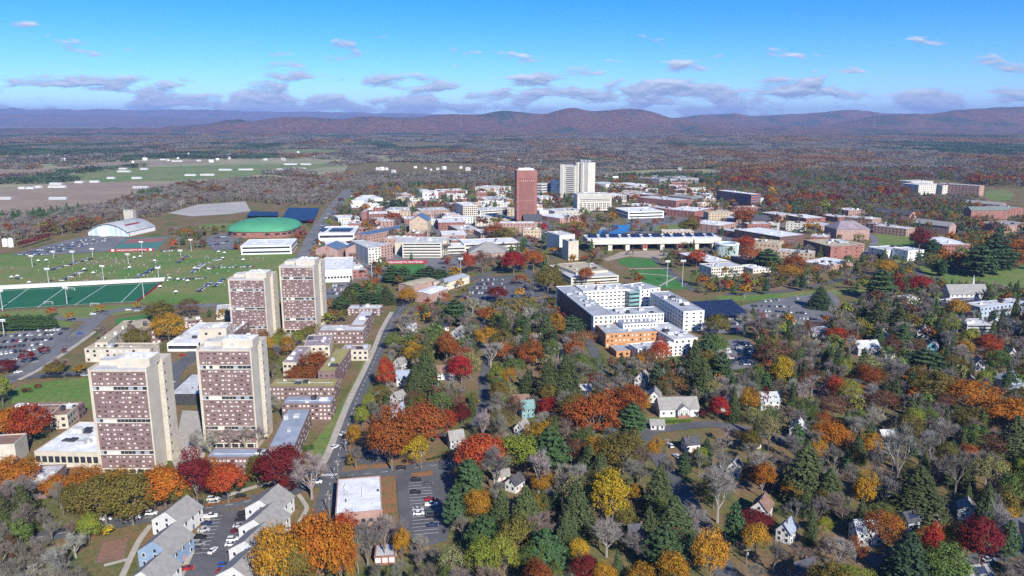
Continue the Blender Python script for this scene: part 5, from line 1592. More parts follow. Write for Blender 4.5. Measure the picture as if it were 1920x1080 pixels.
# smaller halls that pack the gaps of the campus: placed where nothing else stands
def infill_halls(px, n, rots, tag_phrase):
    poly = np.array([G(*p) for p in px])
    lo, hi = poly.min(0), poly.max(0)
    made = []
    for _ in range(900):
        if len(made) >= n:
            break
        c = np.array([rnd.uniform(lo[0], hi[0]), rnd.uniform(lo[1], hi[1])])
        w, d, z = rnd.uniform(22, 52), rnd.uniform(14, 26), rnd.uniform(7, 13)
        a = R(rnd.choice(rots) + rnd.uniform(-4, 4))
        e1, e2 = np.array([math.cos(a), math.sin(a)]), np.array([-math.sin(a), math.cos(a)])
        pts = np.array([c + e1 * x * (w / 2 + 3) + e2 * y * (d / 2 + 3) for x in (-1, 0, 1) for y in (-1, 0, 1)])
        if not inpoly(pts, poly).all() or blocked(pts).any():
            continue
        A, B, D = (c - e1 * w / 2 - e2 * d / 2), (c + e1 * w / 2 - e2 * d / 2), (c - e1 * w / 2 + e2 * d / 2)
        wl_, wn_ = rnd.choice(((concrete_w, 'pale concrete'), (brick_pink, 'pink brick'), (brick_red, 'red brick'), (tan_w, 'tan'), (white_w, 'white')))
        rf_, rn_ = rnd.choice(((roof_white, 'white-roofed'), (roof_lgrey, 'grey-roofed'), (roof_tan, 'gravel-roofed'), (roof_lgrey, 'grey-roofed')))
        made.append((c[0], rn_, wn_, A, B, D, z, wl_, rf_, w, d))
        block([A, B, B + D - A, D], 4)
    made.sort(key=lambda t: t[0])
    for i, (_, rn_, wn_, A, B, D, z, wl_, rf_, w, d) in enumerate(made):
        FB('campus_hall', f'{rn_} {wn_} hall {tag_phrase}, {ordn(i)} from the left', proj(*A, z), proj(*B, z), proj(*D, z), z=z, wall=wl_, roof=rf_, floors=rnd.choice((2, 3)), bays=(int(w / 4.5), int(d / 5)), group='smaller halls packed into the campus', units=rnd.randint(2, 6), short='x ' * 8)


infill_halls([(590, 515), (640, 425), (680, 385), (800, 365), (960, 362), (1045, 400), (1020, 455), (960, 465), (860, 500), (700, 520)], 34, (0, 3, 90), 'packed into the left campus core')
infill_halls([(1180, 440), (1130, 395), (1180, 350), (1300, 350), (1420, 385), (1560, 395), (1650, 440), (1640, 480), (1500, 500), (1400, 500)], 24, (2, 62, -28), 'packed into the right campus slope')

# ------------------------------------------------------------------ poles, goals, hedges, tents
def pole(label, u, v, ht, kind='floodlight', cat='light pole', group='tall floodlight poles by the playing fields'):
    p = G(u, v)
    z = ztop(p, ht)
    o = empty('floodlight_pole' if kind == 'floodlight' else 'utility_pole', (p[0], p[1], 0), rnd.uniform(-.2, .2))
    tag(o, label, cat, group)
    if kind == 'floodlight':
        MB().cyl(0, 0, 0, z, .42, .2, 8).build('mast', steel, o)
        for k in range(2):
            pbox('lamp_bar', white_p, o, 0, 0, z - .6 - 1.3 * k, 5.0, .5, .35)
        for i in range(4):
            pbox('lamp_head', white_p, o, -1.9 + 1.27 * i, -.45, z - 1.0, .9, .5, .9)
    else:
        MB().cyl(0, 0, 0, z, .22, .14, 8).build('mast', wood_pole, o)
        pbox('crossarm', wood_pole, o, 0, 0, z - .9, 2.6, .16, .18)
        for i in range(4):
            MB().cyl(-1.15 + .77 * i, 0, z - .72, z - .45, .07, .05, 6).build('insulator', white_p, o)
        MB().cyl(.35, -.1, z - 2.6, z - 1.6, .22, .22, 8).build('transformer', steel, o)


FLD = [(92, 535, 502), (195, 531, 497), (61, 501, 478), (138, 495, 470), (241, 495, 475), (267, 477, 452), (298, 525, 500), (270, 559, 523), (126, 570, 537), (5, 582, 543), (101, 484, 470), (174, 482, 465), (339, 482, 468), (359, 471, 448)]
for i, (u, v, h) in enumerate(FLD):
    where = ['first left of the turf bleachers', 'at the middle of the turf bleachers', 'far left on the lawn', 'on the lawn before the car park', 'on the lawn below the tennis banner', 'behind the tennis banner', 'at the far corner of the turf', 'at the near right corner of the turf', 'at the near middle of the turf', 'at the left edge of the turf', 'beside the far car park', 'at the corner of the far car park', 'on the lawn left of the dome hall', 'beside the evergreens left of the dome'][i]
    pole('tall white floodlight pole ' + where, u, v, h)
for u, v, h, w in ((1250, 537, 488, 'left one on the emerald lawn'), (1279, 537, 487, 'right one on the emerald lawn'), (864, 518, 483, 'beside the cream ridged shed'), (698, 535, 470, 'left of the small turf pitch'), (8, 628, 598, 'beside the evergreen hedge')):
    pole('tall white floodlight pole, ' + w, u, v, h)
UG = 'wooden utility poles along the streets'
for u, v, h, w in ((618, 967, 925, 'beside the white-roofed shop'), (634, 905, 862, 'at the street junction'), (790, 882, 845, 'beside the yellow tree and verge'), (648, 845, 822, 'on the street corner lot'), (1250, 850, 822, 'near the black-roofed white house'), (1399, 1058, 1028, 'below the brown-roofed house'), (1361, 1015, 978, 'in the shade by the yellow sign'), (1890, 1045, 1003, 'in front of the blue edge house'), (1393, 592, 552, 'left of the church road')):
    pole('wooden utility pole with crossarm ' + w, u, v, h, 'wood', 'utility pole', UG)
p = G(1366, 1030)
sg = empty('warning_sign', (p[0], p[1], 0))
tag(sg, 'yellow diamond warning sign by the shaded street', 'road sign')
MB().cyl(0, 0, 0, 2.6, .05, .05, 6).build('post', steel, sg)
o = pbox('plate', M('sign_yellow', (0.75, 0.42, 0.01), .5, .05, 1), sg, 0, -.08, 2.2, .75, .04, .75)
o.rotation_euler = (0, R(45), 0)
# soccer goals on the turf
for lab, u, v in (('white soccer goal at the near edge of the turf', 91, 571), ('second white soccer goal at the far side of the turf', 133, 545), ('white goal on wheels beside the grass verge', 178, 574)):
    p = G(u, v)
    o = empty('soccer_goal', (p[0], p[1], 0), R(-4))
    tag(o, lab, 'goal')
    for x in (-3.6, 3.6):
        MB().tube((x, 0, 0), (x, 0, 2.6), .12, .12).build('post', white_p, o)
        MB().tube((x, 0, 2.6), (x, 2, 0), .09, .09).build('stay', white_p, o)
    MB().tube((-3.6, 0, 2.6), (3.6, 0, 2.6), .12, .12).build('crossbar', white_p, o)
    k = MB()
    for i in range(13):
        k.tube((-3.6 + .6 * i, .05, 2.55), (-3.6 + .6 * i, 2, .05), .03, .03, 3)
    k.build('net', white_p, o)['kind'] = 'stuff'
# canopy tents on the lawn
TENT = MB().add([(-1.7, -1.7, 2.2), (1.7, -1.7, 2.2), (1.7, 1.7, 2.2), (-1.7, 1.7, 2.2), (0, 0, 3.4)], [(0, 1, 4), (1, 2, 4), (2, 3, 4), (3, 0, 4)]).mesh('tent_top', white_p)
TL_ = [(72, 492), (87, 491), (158, 508), (175, 515), (252, 486), (263, 484), (243, 505), (22, 523), (33, 521), (55, 533), (410, 475), (421, 477), (418, 487), (456, 490), (392, 508), (365, 506), (300, 541), (318, 525), (334, 527), (290, 492), (330, 551), (352, 530)]
TORD = [sorted(range(len(TL_)), key=lambda j: TL_[j]).index(i) for i in range(len(TL_))]
for i, (u, v) in enumerate(TL_):
    p = G(u, v)
    o = empty('canopy_tent', (p[0], p[1], 0), rnd.uniform(0, 1))
    tag(o, 'white pop-up canopy tent on the playing-field lawn, ' + ordn(TORD[i]) + ' from the left', 'tent', 'white canopy tents on the playing-field lawn')
    ob('canopy', TENT, o)
    for a in (-1.6, 1.6):
        for b in (-1.6, 1.6):
            pbox('pole', steel, o, a, b, 0, .08, .08, 2.2)

# ------------------------------------------------------------------ cars
PAINT = {'white': (.70, .70, .69), 'silver': (.42, .43, .45), 'black': (.018, .018, .02), 'dark grey': (.075, .08, .085), 'red': (.32, .015, .015), 'navy': (.02, .03, .10), 'maroon': (.12, .01, .02), 'blue': (.03, .08, .28), 'grey': (.22, .23, .24)}
PM = {}
for k_, c_ in PAINT.items():
    PM[k_] = M('car_paint_' + k_.replace(' ', '_'), c_, .28, .04, 1.0, spec=.6)


def loft(sections):
    """closed skin through cross-sections given as lists of points of equal length"""
    k = MB()
    n = len(sections[0])
    v = [p for s in sections for p in s]
    f = []
    for i in range(len(sections) - 1):
        f += [(i * n + j, i * n + (j + 1) % n, (i + 1) * n + (j + 1) % n, (i + 1) * n + j) for j in range(n)]
    f += [tuple(range(n - 1, -1, -1)), tuple(range((len(sections) - 1) * n, len(sections) * n))]
    return k.add(v, f)


def car_sec(x, hw, z0, z1):
    r = .12
    return [(x, -hw, z0), (x, hw, z0), (x, hw, z1 - r), (x, hw - r, z1), (x, -hw + r, z1), (x, -hw, z1 - r)]


CAR = {}
for kind, L, body, cab in (
        ('sedan', 4.6, [(-2.3, .78, .38, .72), (-2.15, .88, .25, .92), (-1.2, .9, .25, .98), (.9, .9, .25, .95), (1.9, .88, .25, .82), (2.28, .78, .36, .66)], [(-1.55, .78, .97, 1.0), (-.95, .70, .97, 1.42), (.25, .70, .96, 1.45), (1.05, .76, .95, .99)]),
        ('suv', 4.7, [(-2.3, .82, .42, .95), (-2.2, .92, .3, 1.08), (.9, .93, .3, 1.08), (2.0, .9, .3, .98), (2.3, .82, .4, .8)], [(-2.1, .8, 1.07, 1.15), (-1.9, .74, 1.07, 1.68), (.2, .74, 1.07, 1.7), (.95, .8, 1.06, 1.1)]),
        ('pickup', 5.5, [(-2.75, .92, .45, 1.05), (-2.7, .95, .35, 1.12), (1.0, .95, .35, 1.1), (2.4, .93, .35, 1.05), (2.72, .86, .45, .85)], [(-.75, .82, 1.09, 1.12), (-.6, .76, 1.09, 1.78), (.6, .76, 1.09, 1.8), (1.3, .82, 1.08, 1.12)])):
    bm_ = {k: loft([car_sec(*s) for s in body]).mesh('car_body', PM[k]) for k in PAINT}
    gl = loft([car_sec(*s) for s in cab]).mesh('car_glass', glass_dark)
    x0, x1 = cab[1][0], cab[2][0]
    tz = cab[1][3]
    rf = {k: MB().box(x0 + .05, x1 + .02, -.68, .68, tz - .02, tz + .05).mesh('car_roof', PM[k]) for k in PAINT}
    CAR[kind] = (bm_, gl, rf, L)
whl = MB()
n = 12
v = [(.33 * math.cos(2 * math.pi * i / n), s, .33 + .33 * math.sin(2 * math.pi * i / n)) for s in (-.11, .11) for i in range(n)]
whl.add(v, [(i, n + i, n + (i + 1) % n, (i + 1) % n) for i in range(n)] + [tuple(range(n)), tuple(range(2 * n - 1, n - 1, -1))])
WHEEL = whl.mesh('wheel', tyre_m)
LAMP = MB().box(-.05, .05, -.18, .18, 0, .14)
HEADL = LAMP.mesh('headlight', white_p)
TAILL = LAMP.mesh('tail_light', M('tail_red', (.35, .01, .01), .3, .05, 1))
NCAR = [0]
def car(p, ang, kind, colour, label, group, near):
    NCAR[0] += 1
    bm_, gl, rf, L = CAR[kind]
    o = empty('pickup_truck' if kind == 'pickup' else 'parked_car', (p[0], p[1], .12), ang)
    tag(o, label, 'pickup' if kind == 'pickup' else 'car', group)
    ob('body', bm_[colour], o)
    ob('windows', gl, o).name = 'glass_cabin'
    ob('roof', rf[colour], o)
    if near:
        for x in (-L * .30, L * .30):
            for y in (-.82, .82):
                ob('wheel', WHEEL, o, (x, y, 0))
        for y in (-.6, .6):
            ob('headlight', HEADL, o, (L / 2 - .06, y, .62))
            ob('tail_light', TAILL, o, (-L / 2 + .06, y, .72))
    return o


def rcol():
    return rnd.choices(['white', 'silver', 'black', 'dark grey', 'red', 'navy', 'maroon', 'blue', 'grey'], [30, 16, 20, 14, 5, 6, 2, 3, 8])[0]


NEARG = 'cars parked near the bottom left'
for u, v, kind, col, head, lab in [
        (395, 970, 'pickup', 'white', 8, 'white pickup truck heading the left row of the townhouse car park'), (388, 984, 'sedan', 'navy', 8, 'navy sedan in the left row, below the white pickup'),
        (382, 996, 'sedan', 'silver', 8, 'silver sedan in the left row, between navy and black cars'), (377, 1010, 'suv', 'black', 8, 'black car in the left row, below the silver sedan'),
        (373, 1022, 'sedan', 'grey', 8, 'grey car near the end of the left row'), (369, 1031, 'sedan', 'dark grey', 8, 'dark grey car closing the left row'),
        (456, 967, 'suv', 'black', 8, 'black car at the top of the right row by the townhouses'), (452, 976, 'sedan', 'black', 8, 'second black car of the right row by the townhouses'),
        (448, 988, 'sedan', 'silver', 8, 'silver car in the right row above the maroon one'), (444, 998, 'sedan', 'maroon', 8, 'maroon car in the right row by the townhouses'),
        (437, 1014, 'suv', 'white', 8, 'white car below the maroon car in the right row'), (434, 1023, 'sedan', 'white', 8, 'lower of two white cars in the right row'),
        (421, 1063, 'suv', 'blue', 8, 'blue car near the bottom of the right row'), (418, 1073, 'sedan', 'red', 8, 'red car at the bottom of the right row'),
        (399, 1035, 'sedan', 'white', 78, 'white car driving down the middle of the townhouse car park'), (352, 1068, 'sedan', 'red', 8, 'red car behind the bare tree at the bottom left'),
        (628, 840, 'suv', 'white', 60, 'white car on the street beside the slanting dormitory wing'), (643, 815, 'sedan', 'white', 62, 'white car farther up the street by the grassy strip'),
        (753, 880, 'suv', 'black', 6, 'black car driving along the cross street'), (594, 906, 'suv', 'white', 4, 'white car crossing the street junction'),
        (199, 975, 'sedan', 'white', 10, 'white car under the olive trees on the cross street'), (254, 972, 'sedan', 'white', 8, 'white car left of the white townhouse on the cross street'), (284, 965, 'suv', 'white', 10, 'white van-like car just above the white townhouse'),
        (399, 938, 'suv', 'white', 8, 'white car parked under the red maple'), (424, 938, 'sedan', 'dark grey', 8, 'dark grey car parked right of the red maple trunk'), (452, 933, 'suv', 'black', 8, 'black car parked near the cross street kerb'), (402, 944, 'sedan', 'silver', 8, 'silver car along the hedge below the red maple'), (372, 944, 'sedan', 'black', 8, 'black car in the shade of the crimson maple'),
        (781, 902, 'suv', 'black', 5, 'black car at the top of the shop car park'), (802, 909, 'sedan', 'dark grey', 5, 'dark grey car beside the small red tree'), (780, 926, 'suv', 'black', 5, 'black car in the left row of the shop car park'),
        (806, 938, 'sedan', 'red', 8, 'red car in the shop car park'), (809, 948, 'pickup', 'white', 8, 'white pickup below the red car'), (784, 957, 'sedan', 'silver', 5, 'silver car in the left row of the shop car park'), (785, 965, 'sedan', 'white', 5, 'white car at the foot of the left row, shop car park'),
        (808, 962, 'suv', 'dark grey', 8, 'dark grey car below the white pickup'), (809, 970, 'suv', 'black', 8, 'black car in the right row of the shop car park'), (811, 987, 'sedan', 'navy', 8, 'navy car at the bottom of the shop car park'),
        (690, 850, 'sedan', 'dark grey', 5, 'dark grey car in the small car park under the red oak'), (702, 849, 'sedan', 'silver', 5, 'silver car in the small car park under the red oak'), (696, 862, 'suv', 'black', 5, 'black car in front of the small car park by the red oak'),
        (822, 820, 'sedan', 'maroon', 10, 'maroon car in the driveway right of the red oak'), (832, 818, 'sedan', 'dark grey', 10, 'dark car in the driveway right of the red oak'), (818, 708, 'sedan', 'red', 80, 'red car in the driveway of the brown-roofed garage house'),
        (1257, 838, 'suv', 'white', 100, 'white car beside the utility pole on the residential street'), (1268, 858, 'suv', 'white', 110, 'white car lower on the residential street'), (1492, 757, 'sedan', 'black', 10, 'black car beside the white shrub-fronted house'), (1501, 762, 'suv', 'black', 10, 'second black car beside the white shrub-fronted house'), (1853, 1052, 'sedan', 'white', 10, 'white car below the crimson tree at the bottom right'),
        (84, 709, 'suv', 'black', 2, 'leftmost of the dark cars along the side road'), (98, 708, 'suv', 'black', 2, 'second dark car along the side road'), (112, 708, 'suv', 'black', 2, 'third dark car along the side road'), (130, 706, 'suv', 'black', 2, 'fourth dark car along the side road'), (145, 706, 'sedan', 'black', 2, 'fifth dark car along the side road'), (159, 705, 'sedan', 'silver', 2, 'silver car at the end of the dark parked cars'),
        (34, 699, 'sedan', 'white', 40, 'white car on the curving avenue near the crossing'), (66, 680, 'sedan', 'grey', 42, 'grey car on the curving avenue'), (150, 627, 'sedan', 'blue', 50, 'blue car on the curving avenue near the junction'), (175, 590, 'suv', 'white', 5, 'white car waiting at the junction'), (200, 591, 'sedan', 'dark grey', 30, 'dark car waiting at the junction'), (257, 584, 'suv', 'silver', 5, 'silver car on the avenue above the striped lawn'), (241, 582, 'sedan', 'white', 5, 'white car on the avenue above the striped lawn'),
        (342, 667, 'sedan', 'red', 10, 'red car parked beside the white-roofed dining hall'), (350, 658, 'sedan', 'red', 10, 'second red car by the white-roofed dining hall'), (316, 725, 'sedan', 'white', 60, 'white car parked between the front towers'), (322, 719, 'sedan', 'silver', 60, 'silver car parked between the front towers'), (749, 574, 'suv', 'black', 0, 'black car on the campus street at the end of the dormitories'), (960, 725, 'sedan', 'dark grey', 10, 'dark car in the yard of the blue-grey chimneyed house'), (971, 722, 'suv', 'black', 10, 'black car beside the blue-grey chimneyed house'), (963, 702, 'suv', 'white', 0, 'white car beside the lane near the yellow-green tree')]:
    car(G(u, v), R(head + rnd.uniform(-2, 2)), kind, col, lab, NEARG if v > 600 else None, v > 690)
# rows in car parks: (lot phrase, row end points, step in metres, fill share)
EXTRA = []


def row(lotname, rowname, a, b, step, fill, head=None, limit=40, near=False):
    p, q = G(*a), G(*b)
    d = q - p
    L = np.linalg.norm(d)
    d /= L
    ang = math.atan2(d[1], d[0]) + math.pi / 2 if head is None else R(head)
    k = 0
    for i in range(int(L / step)):
        if rnd.random() > fill:
            continue
        pos = p + d * step * (i + .5)
        if k >= limit or NCAR[0] >= 292:
            EXTRA.append((pos, ang))
            continue
        c = rcol()
        kd = rnd.choice(('sedan', 'suv', 'sedan', 'suv', 'pickup')) if near else rnd.choice(('sedan', 'suv'))
        car(pos, ang + rnd.choice((0, math.pi)) + R(rnd.uniform(-2, 2)), kd, c, f'{c} car in {lotname}, {rowname}, {ordn(k)} from its left end', 'cars in ' + lotname, near)
        k += 1


for nm, a, b in (('nearest row', (1, 680), (36, 672)), ('second row', (-20, 668), (70, 655)), ('third row', (-20, 656), (84, 646)), ('fourth row', (-20, 644), (100, 637)), ('fifth row', (-10, 632), (118, 627)), ('farthest row', (70, 621), (136, 618))):
    row('the left-edge car park', nm, a, b, 2.7, .86, limit=11 if nm != 'nearest row' else 8)
for nm, a, b in (('front row', (1442, 603), (1515, 611)), ('second row', (1420, 592), (1530, 600)), ('third row', (1412, 583), (1540, 590)), ('fourth row', (1408, 575), (1545, 577)), ('back row', (1430, 566), (1500, 560))):
    row('the right car park', nm, a, b, 2.8, .6, limit=12)
for nm, a, b in (('left row', (1358, 645), (1375, 686)), ('middle row', (1380, 642), (1402, 688)), ('right row', (1398, 640), (1418, 674))):
    row('the shaded lower car park', nm, a, b, 2.8, .85, limit=11)
for nm, a, b in (('front row', (872, 558), (930, 560)), ('second row', (878, 550), (950, 551)), ('third row', (886, 541), (952, 541)), ('fourth row', (894, 534), (948, 533)), ('back row', (902, 526), (945, 525))):
    row('the central car park', nm, a, b, 2.8, .8, limit=10)
for nm, a, b in (('front row', (1325, 620), (1390, 618)), ('middle row', (1318, 610), (1392, 608)), ('back row', (1312, 600), (1394, 598))):
    row('the canopy car park', nm, a, b, 2.8, .9, limit=10)
for nm, a, b in (('front row', (606, 552), (648, 552)), ('middle row', (614, 545), (650, 544)), ('back row', (622, 537), (652, 536))):
    row('the gymnasium car park', nm, a, b, 2.8, .9, limit=5)
for k in range(7):
    row('the far car park', 'row', (30 + k * 20, 478 - k * 4.5), (96 + k * 21, 477 - k * 5), 2.8, .85, limit=0)
for a, b in (((25, 525), (45, 521)), ((96, 507), (175, 485)), ((115, 527), (168, 505)), ((250, 526), (302, 497)), ((332, 494), (352, 480)), ((358, 514), (384, 494)), ((376, 503), (478, 500)), ((372, 548), (396, 530)), ((400, 540), (420, 524)), ((312, 526), (390, 522)), ((400, 490), (425, 484)), ((335, 470), (300, 472)), ((430, 452), (390, 464)), ((400, 448), (440, 440))):
    row('the lawn', 'row', a, b, 2.9, .75, limit=0)
for k in range(8):
    row('the avenue', 'row', (573 + 6 * k, 488 - 12 * k), (577 + 6 * k, 479 - 12 * k), 9, .5, limit=0)
# the rest of the distant cars and visitors: too small and too many to tell apart
for nm, lab, cols in (('distant_cars', 'countless tiny cars parked on the far lots and lawn', None),):
    k = MB()
    fm = []
    keys = list(PAINT)
    for pos, ang in EXTRA:
        c, s = math.cos(ang), math.sin(ang)
        mi = keys.index(rcol())
        for (x0, x1, w2, z0, z1), mm in (((-2.25, 2.25, .9, .3, .95), mi), ((-1.5, .9, .72, .95, 1.45), len(keys))):
            vv = [(x, y, z) for z in (z0, z1) for x, y in ((x0, -w2), (x1, -w2), (x1, w2), (x0, w2))]
            k.add([(pos[0] + x * c - y * s, pos[1] + x * s + y * c, z + .05) for x, y, z in vv], BOXF)
            fm += [mm] * 6
    me = k.mesh(nm, [PM[x] for x in keys] + [glass_dark])
    me.polygons.foreach_set('material_index', fm)
    tag(ob(nm, me), lab, 'cars', None, 'stuff')
k, fm = MB(), []
CLO = [M('cloth_' + str(i), c, .9, .1, 2) for i, c in enumerate(((.5, .5, .5), (.03, .03, .04), (.25, .02, .03), (.05, .06, .12)))]
LAWN = np.array([G(*p) for p in [(0, 500), (250, 474), (540, 484), (520, 530), (420, 545), (310, 530), (300, 520), (0, 538)]])
lo_, hi_ = LAWN.min(0), LAWN.max(0)


cen = nrs.rand(90, 2) * (hi_ - lo_) + lo_
PP = (cen[nrs.randint(0, 90, 850)] + nrs.randn(850, 2) * 9)
for x, y in PP[inpoly(PP, LAWN)]:
    h = rnd.uniform(1.5, 1.85)
    k.cyl(x, y, .02, h * .82, .2, .26, 6)
    k.cyl(x, y, h * .83, h, .12, .1, 6)
    fm += [rnd.randrange(4)] * 8 + [0] * 8
me = k.mesh('crowd', CLO)
me.polygons.foreach_set('material_index', fm)
tag(ob('crowd', me), 'scattered game-day visitors on the playing-field lawn', 'crowd', None, 'stuff')

# ------------------------------------------------------------------ far barns and houses
BG_ = 'far white farm sheds and barns'
for i, (u0, u1, v0, v1) in enumerate([(218, 248, 319, 322.6), (222, 240, 314, 317.5), (262, 279, 314, 318), (408, 438, 316.5, 319.5), (373, 405, 325, 329), (345, 370, 326, 329.5), (88, 128, 346.5, 351.5), (92, 119, 342, 346), (35, 50, 349, 354), (50, 66, 350, 354), (66, 80, 347, 352), (140, 158, 337, 343), (168, 188, 337, 342), (200, 217, 331, 335), (246, 268, 330, 335), (516, 545, 314, 319), (545, 577, 313, 317), (562, 586, 304, 309), (530, 560, 305, 309), (445, 478, 313.5, 319), (300, 312, 297, 300), (320, 345, 300, 303), (247, 282, 347, 353), (0, 25, 368, 374), (90, 130, 369, 374)]):
    p = G((u0 + u1) / 2, v1)
    s = mpp(p)
    m = white_p if i < 22 else roof_lgrey
    gable('barn', ['', 'long low '][(u1 - u0) > 24] + ('white' if i < 22 else 'grey') + f' farm shed in the far left fields, {ordn(i)} of the scattered sheds', p, R(rnd.uniform(-4, 4)), (u1 - u0) * s * .8, 10, 2.8, 1.8, HW['white'] if i < 22 else HW['grey'], roof_lgrey, BG_, cat='barn', nf=0, ns=0, floors=1, chim=False, door=False, over=.3)
FH = []
for (cu, cv, su, sv, n) in [(990, 302, 90, 9, 34), (860, 318, 80, 8, 22), (200, 262, 180, 6, 26), (700, 262, 120, 6, 10), (480, 291, 90, 3, 12), (100, 300, 90, 3, 10), (1400, 305, 60, 5, 9), (1700, 318, 100, 8, 8), (400, 300, 100, 4, 12), (1150, 336, 60, 5, 8), (1230, 310, 40, 5, 6)]:
    for _ in range(n):
        FH.append((cu + nrs.randn() * su, cv + nrs.randn() * sv * .6))
k_ = 0
wall_f = mesh('wall', [(-5, -4, 0), (5, -4, 0), (5, 4, 0), (-5, 4, 0), (-5, -4, 6), (5, -4, 6), (5, 4, 6), (-5, 4, 6), (-5, 0, 9.5), (5, 0, 9.5)], [(0, 1, 5, 4), (2, 3, 7, 6), (1, 2, 6, 9, 5), (3, 0, 4, 8, 7)], HW['white'])
roof_f = {m.name: MB().add([(-5.5, -4.6, 5.7), (5.5, -4.6, 5.7), (5.5, 0, 9.8), (-5.5, 0, 9.8), (5.5, 4.6, 5.7), (-5.5, 4.6, 5.7)], [(0, 1, 2, 3), (3, 2, 4, 5)]).mesh('roof', m) for m in (roof_shingle, roof_lgrey, roof_white)}
for u, v in FH:
    if v < 252 or v > 345:
        continue
    p = G(u, v)
    o = empty('distant_house', (p[0], p[1], 0), rnd.uniform(0, 3.1))
    sc_ = rnd.uniform(.7, 1.15)
    o.scale = (sc_ * rnd.uniform(1, 1.6), sc_, sc_ * .9)
    tag(o, 'tiny pale house showing among the far woods', 'house', 'tiny pale houses in the far woods')
    ob('wall', wall_f, o)
    ob('roof', rnd.choice(list(roof_f.values())), o)
    block([p + np.array(q) for q in ((-14, -40), (14, -40), (14, 10), (-14, 10))], 0)

# ------------------------------------------------------------------ trees: leaf materials
def leaf_mat(name, src, trans=.2, hue=.013, rough=.8):
    m, n, l, b = new_mat(name)
    if src == 'object':
        oi = n.new('ShaderNodeObjectInfo')
        col, rn = oi.outputs['Color'], oi.outputs['Random']
    else:
        at = n.new('ShaderNodeAttribute')
        at.attribute_type = 'INSTANCER'
        at.attribute_name = 'tint'
        col = at.outputs['Color']
        oi = n.new('ShaderNodeObjectInfo')
        rn = oi.outputs['Random']
    geo = n.new('ShaderNodeNewGeometry')
    nz = n.new('ShaderNodeTexNoise')
    nz.inputs['Scale'].default_value = .26
    nz.inputs['Detail'].default_value = 4
    l.new(geo.outputs['Position'], nz.inputs['Vector'])
    hsv = n.new('ShaderNodeHueSaturation')
    mr = n.new('ShaderNodeMapRange')
    mr.inputs[1].default_value, mr.inputs[2].default_value = .3, .7
    mr.inputs[3].default_value, mr.inputs[4].default_value = .5 - hue * .3, .5 + hue * 2.0
    l.new(nz.outputs[0], mr.inputs[0])
    l.new(mr.outputs[0], hsv.inputs['Hue'])
    mv = n.new('ShaderNodeMapRange')
    mv.inputs[3].default_value, mv.inputs[4].default_value = .72, 1.22
    l.new(geo.outputs['Random Per Island'], mv.inputs[0])
    l.new(mv.outputs[0], hsv.inputs['Value'])
    l.new(col, hsv.inputs['Color'])
    l.new(hsv.outputs[0], b.inputs['Base Color'])
    b.inputs['Roughness'].default_value = rough
    b.inputs['Specular IOR Level'].default_value = .15
    if trans:
        tr = n.new('ShaderNodeBsdfTranslucent')
        l.new(hsv.outputs[0], tr.inputs['Color'])
        mix = n.new('ShaderNodeMixShader')
        mix.inputs[0].default_value = trans
        l.new(b.outputs[0], mix.inputs[1])
        l.new(tr.outputs[0], mix.inputs[2])
        out = [x for x in n if x.type == 'OUTPUT_MATERIAL'][0]
        l.new(mix.outputs[0], out.inputs[0])
    return m


leaf_o, needle_o, twig_o = leaf_mat('autumn_leaves', 'object'), leaf_mat('evergreen_needles', 'object', .18, .003), leaf_mat('bare_twigs', 'object', 0, .01)
leaf_i, needle_i, twig_i = leaf_mat('autumn_leaves_mass', 'inst'), leaf_mat('evergreen_needles_mass', 'inst', .1, .003), leaf_mat('bare_twigs_mass', 'inst', 0, .01)


def quads(C, N, S, rs, asp=1.0):
    """leaf-sized quads at centres C facing N with half size S"""
    C, N = np.asarray(C), np.asarray(N)
    N = N / (np.linalg.norm(N, axis=1, keepdims=True) + 1e-9)
    T = np.cross(N, rs.randn(len(C), 3))
    T /= (np.linalg.norm(T, axis=1, keepdims=True) + 1e-9)
    B = np.cross(N, T)
    S = np.asarray(S).reshape(-1, 1)
    V = np.stack([C - T * S - B * S * .35 * asp, C - B * S * asp, C + T * S, C + B * S * asp], 1).reshape(-1, 3)
    return V


def qmesh(name, V, m, extra=None):
    n = len(V) // 4
    me = bpy.data.meshes.new(name)
    me.vertices.add(len(V))
    me.vertices.foreach_set('co', V.astype(np.float32).ravel())
    me.loops.add(len(V))
    me.loops.foreach_set('vertex_index', np.arange(len(V), dtype=np.int32))
    me.polygons.add(n)
    me.polygons.foreach_set('loop_start', np.arange(0, len(V), 4, dtype=np.int32))
    me.polygons.foreach_set('loop_total', np.full(n, 4, dtype=np.int32))
    me.materials.append(m)
    me.update(calc_edges=True)
    return me


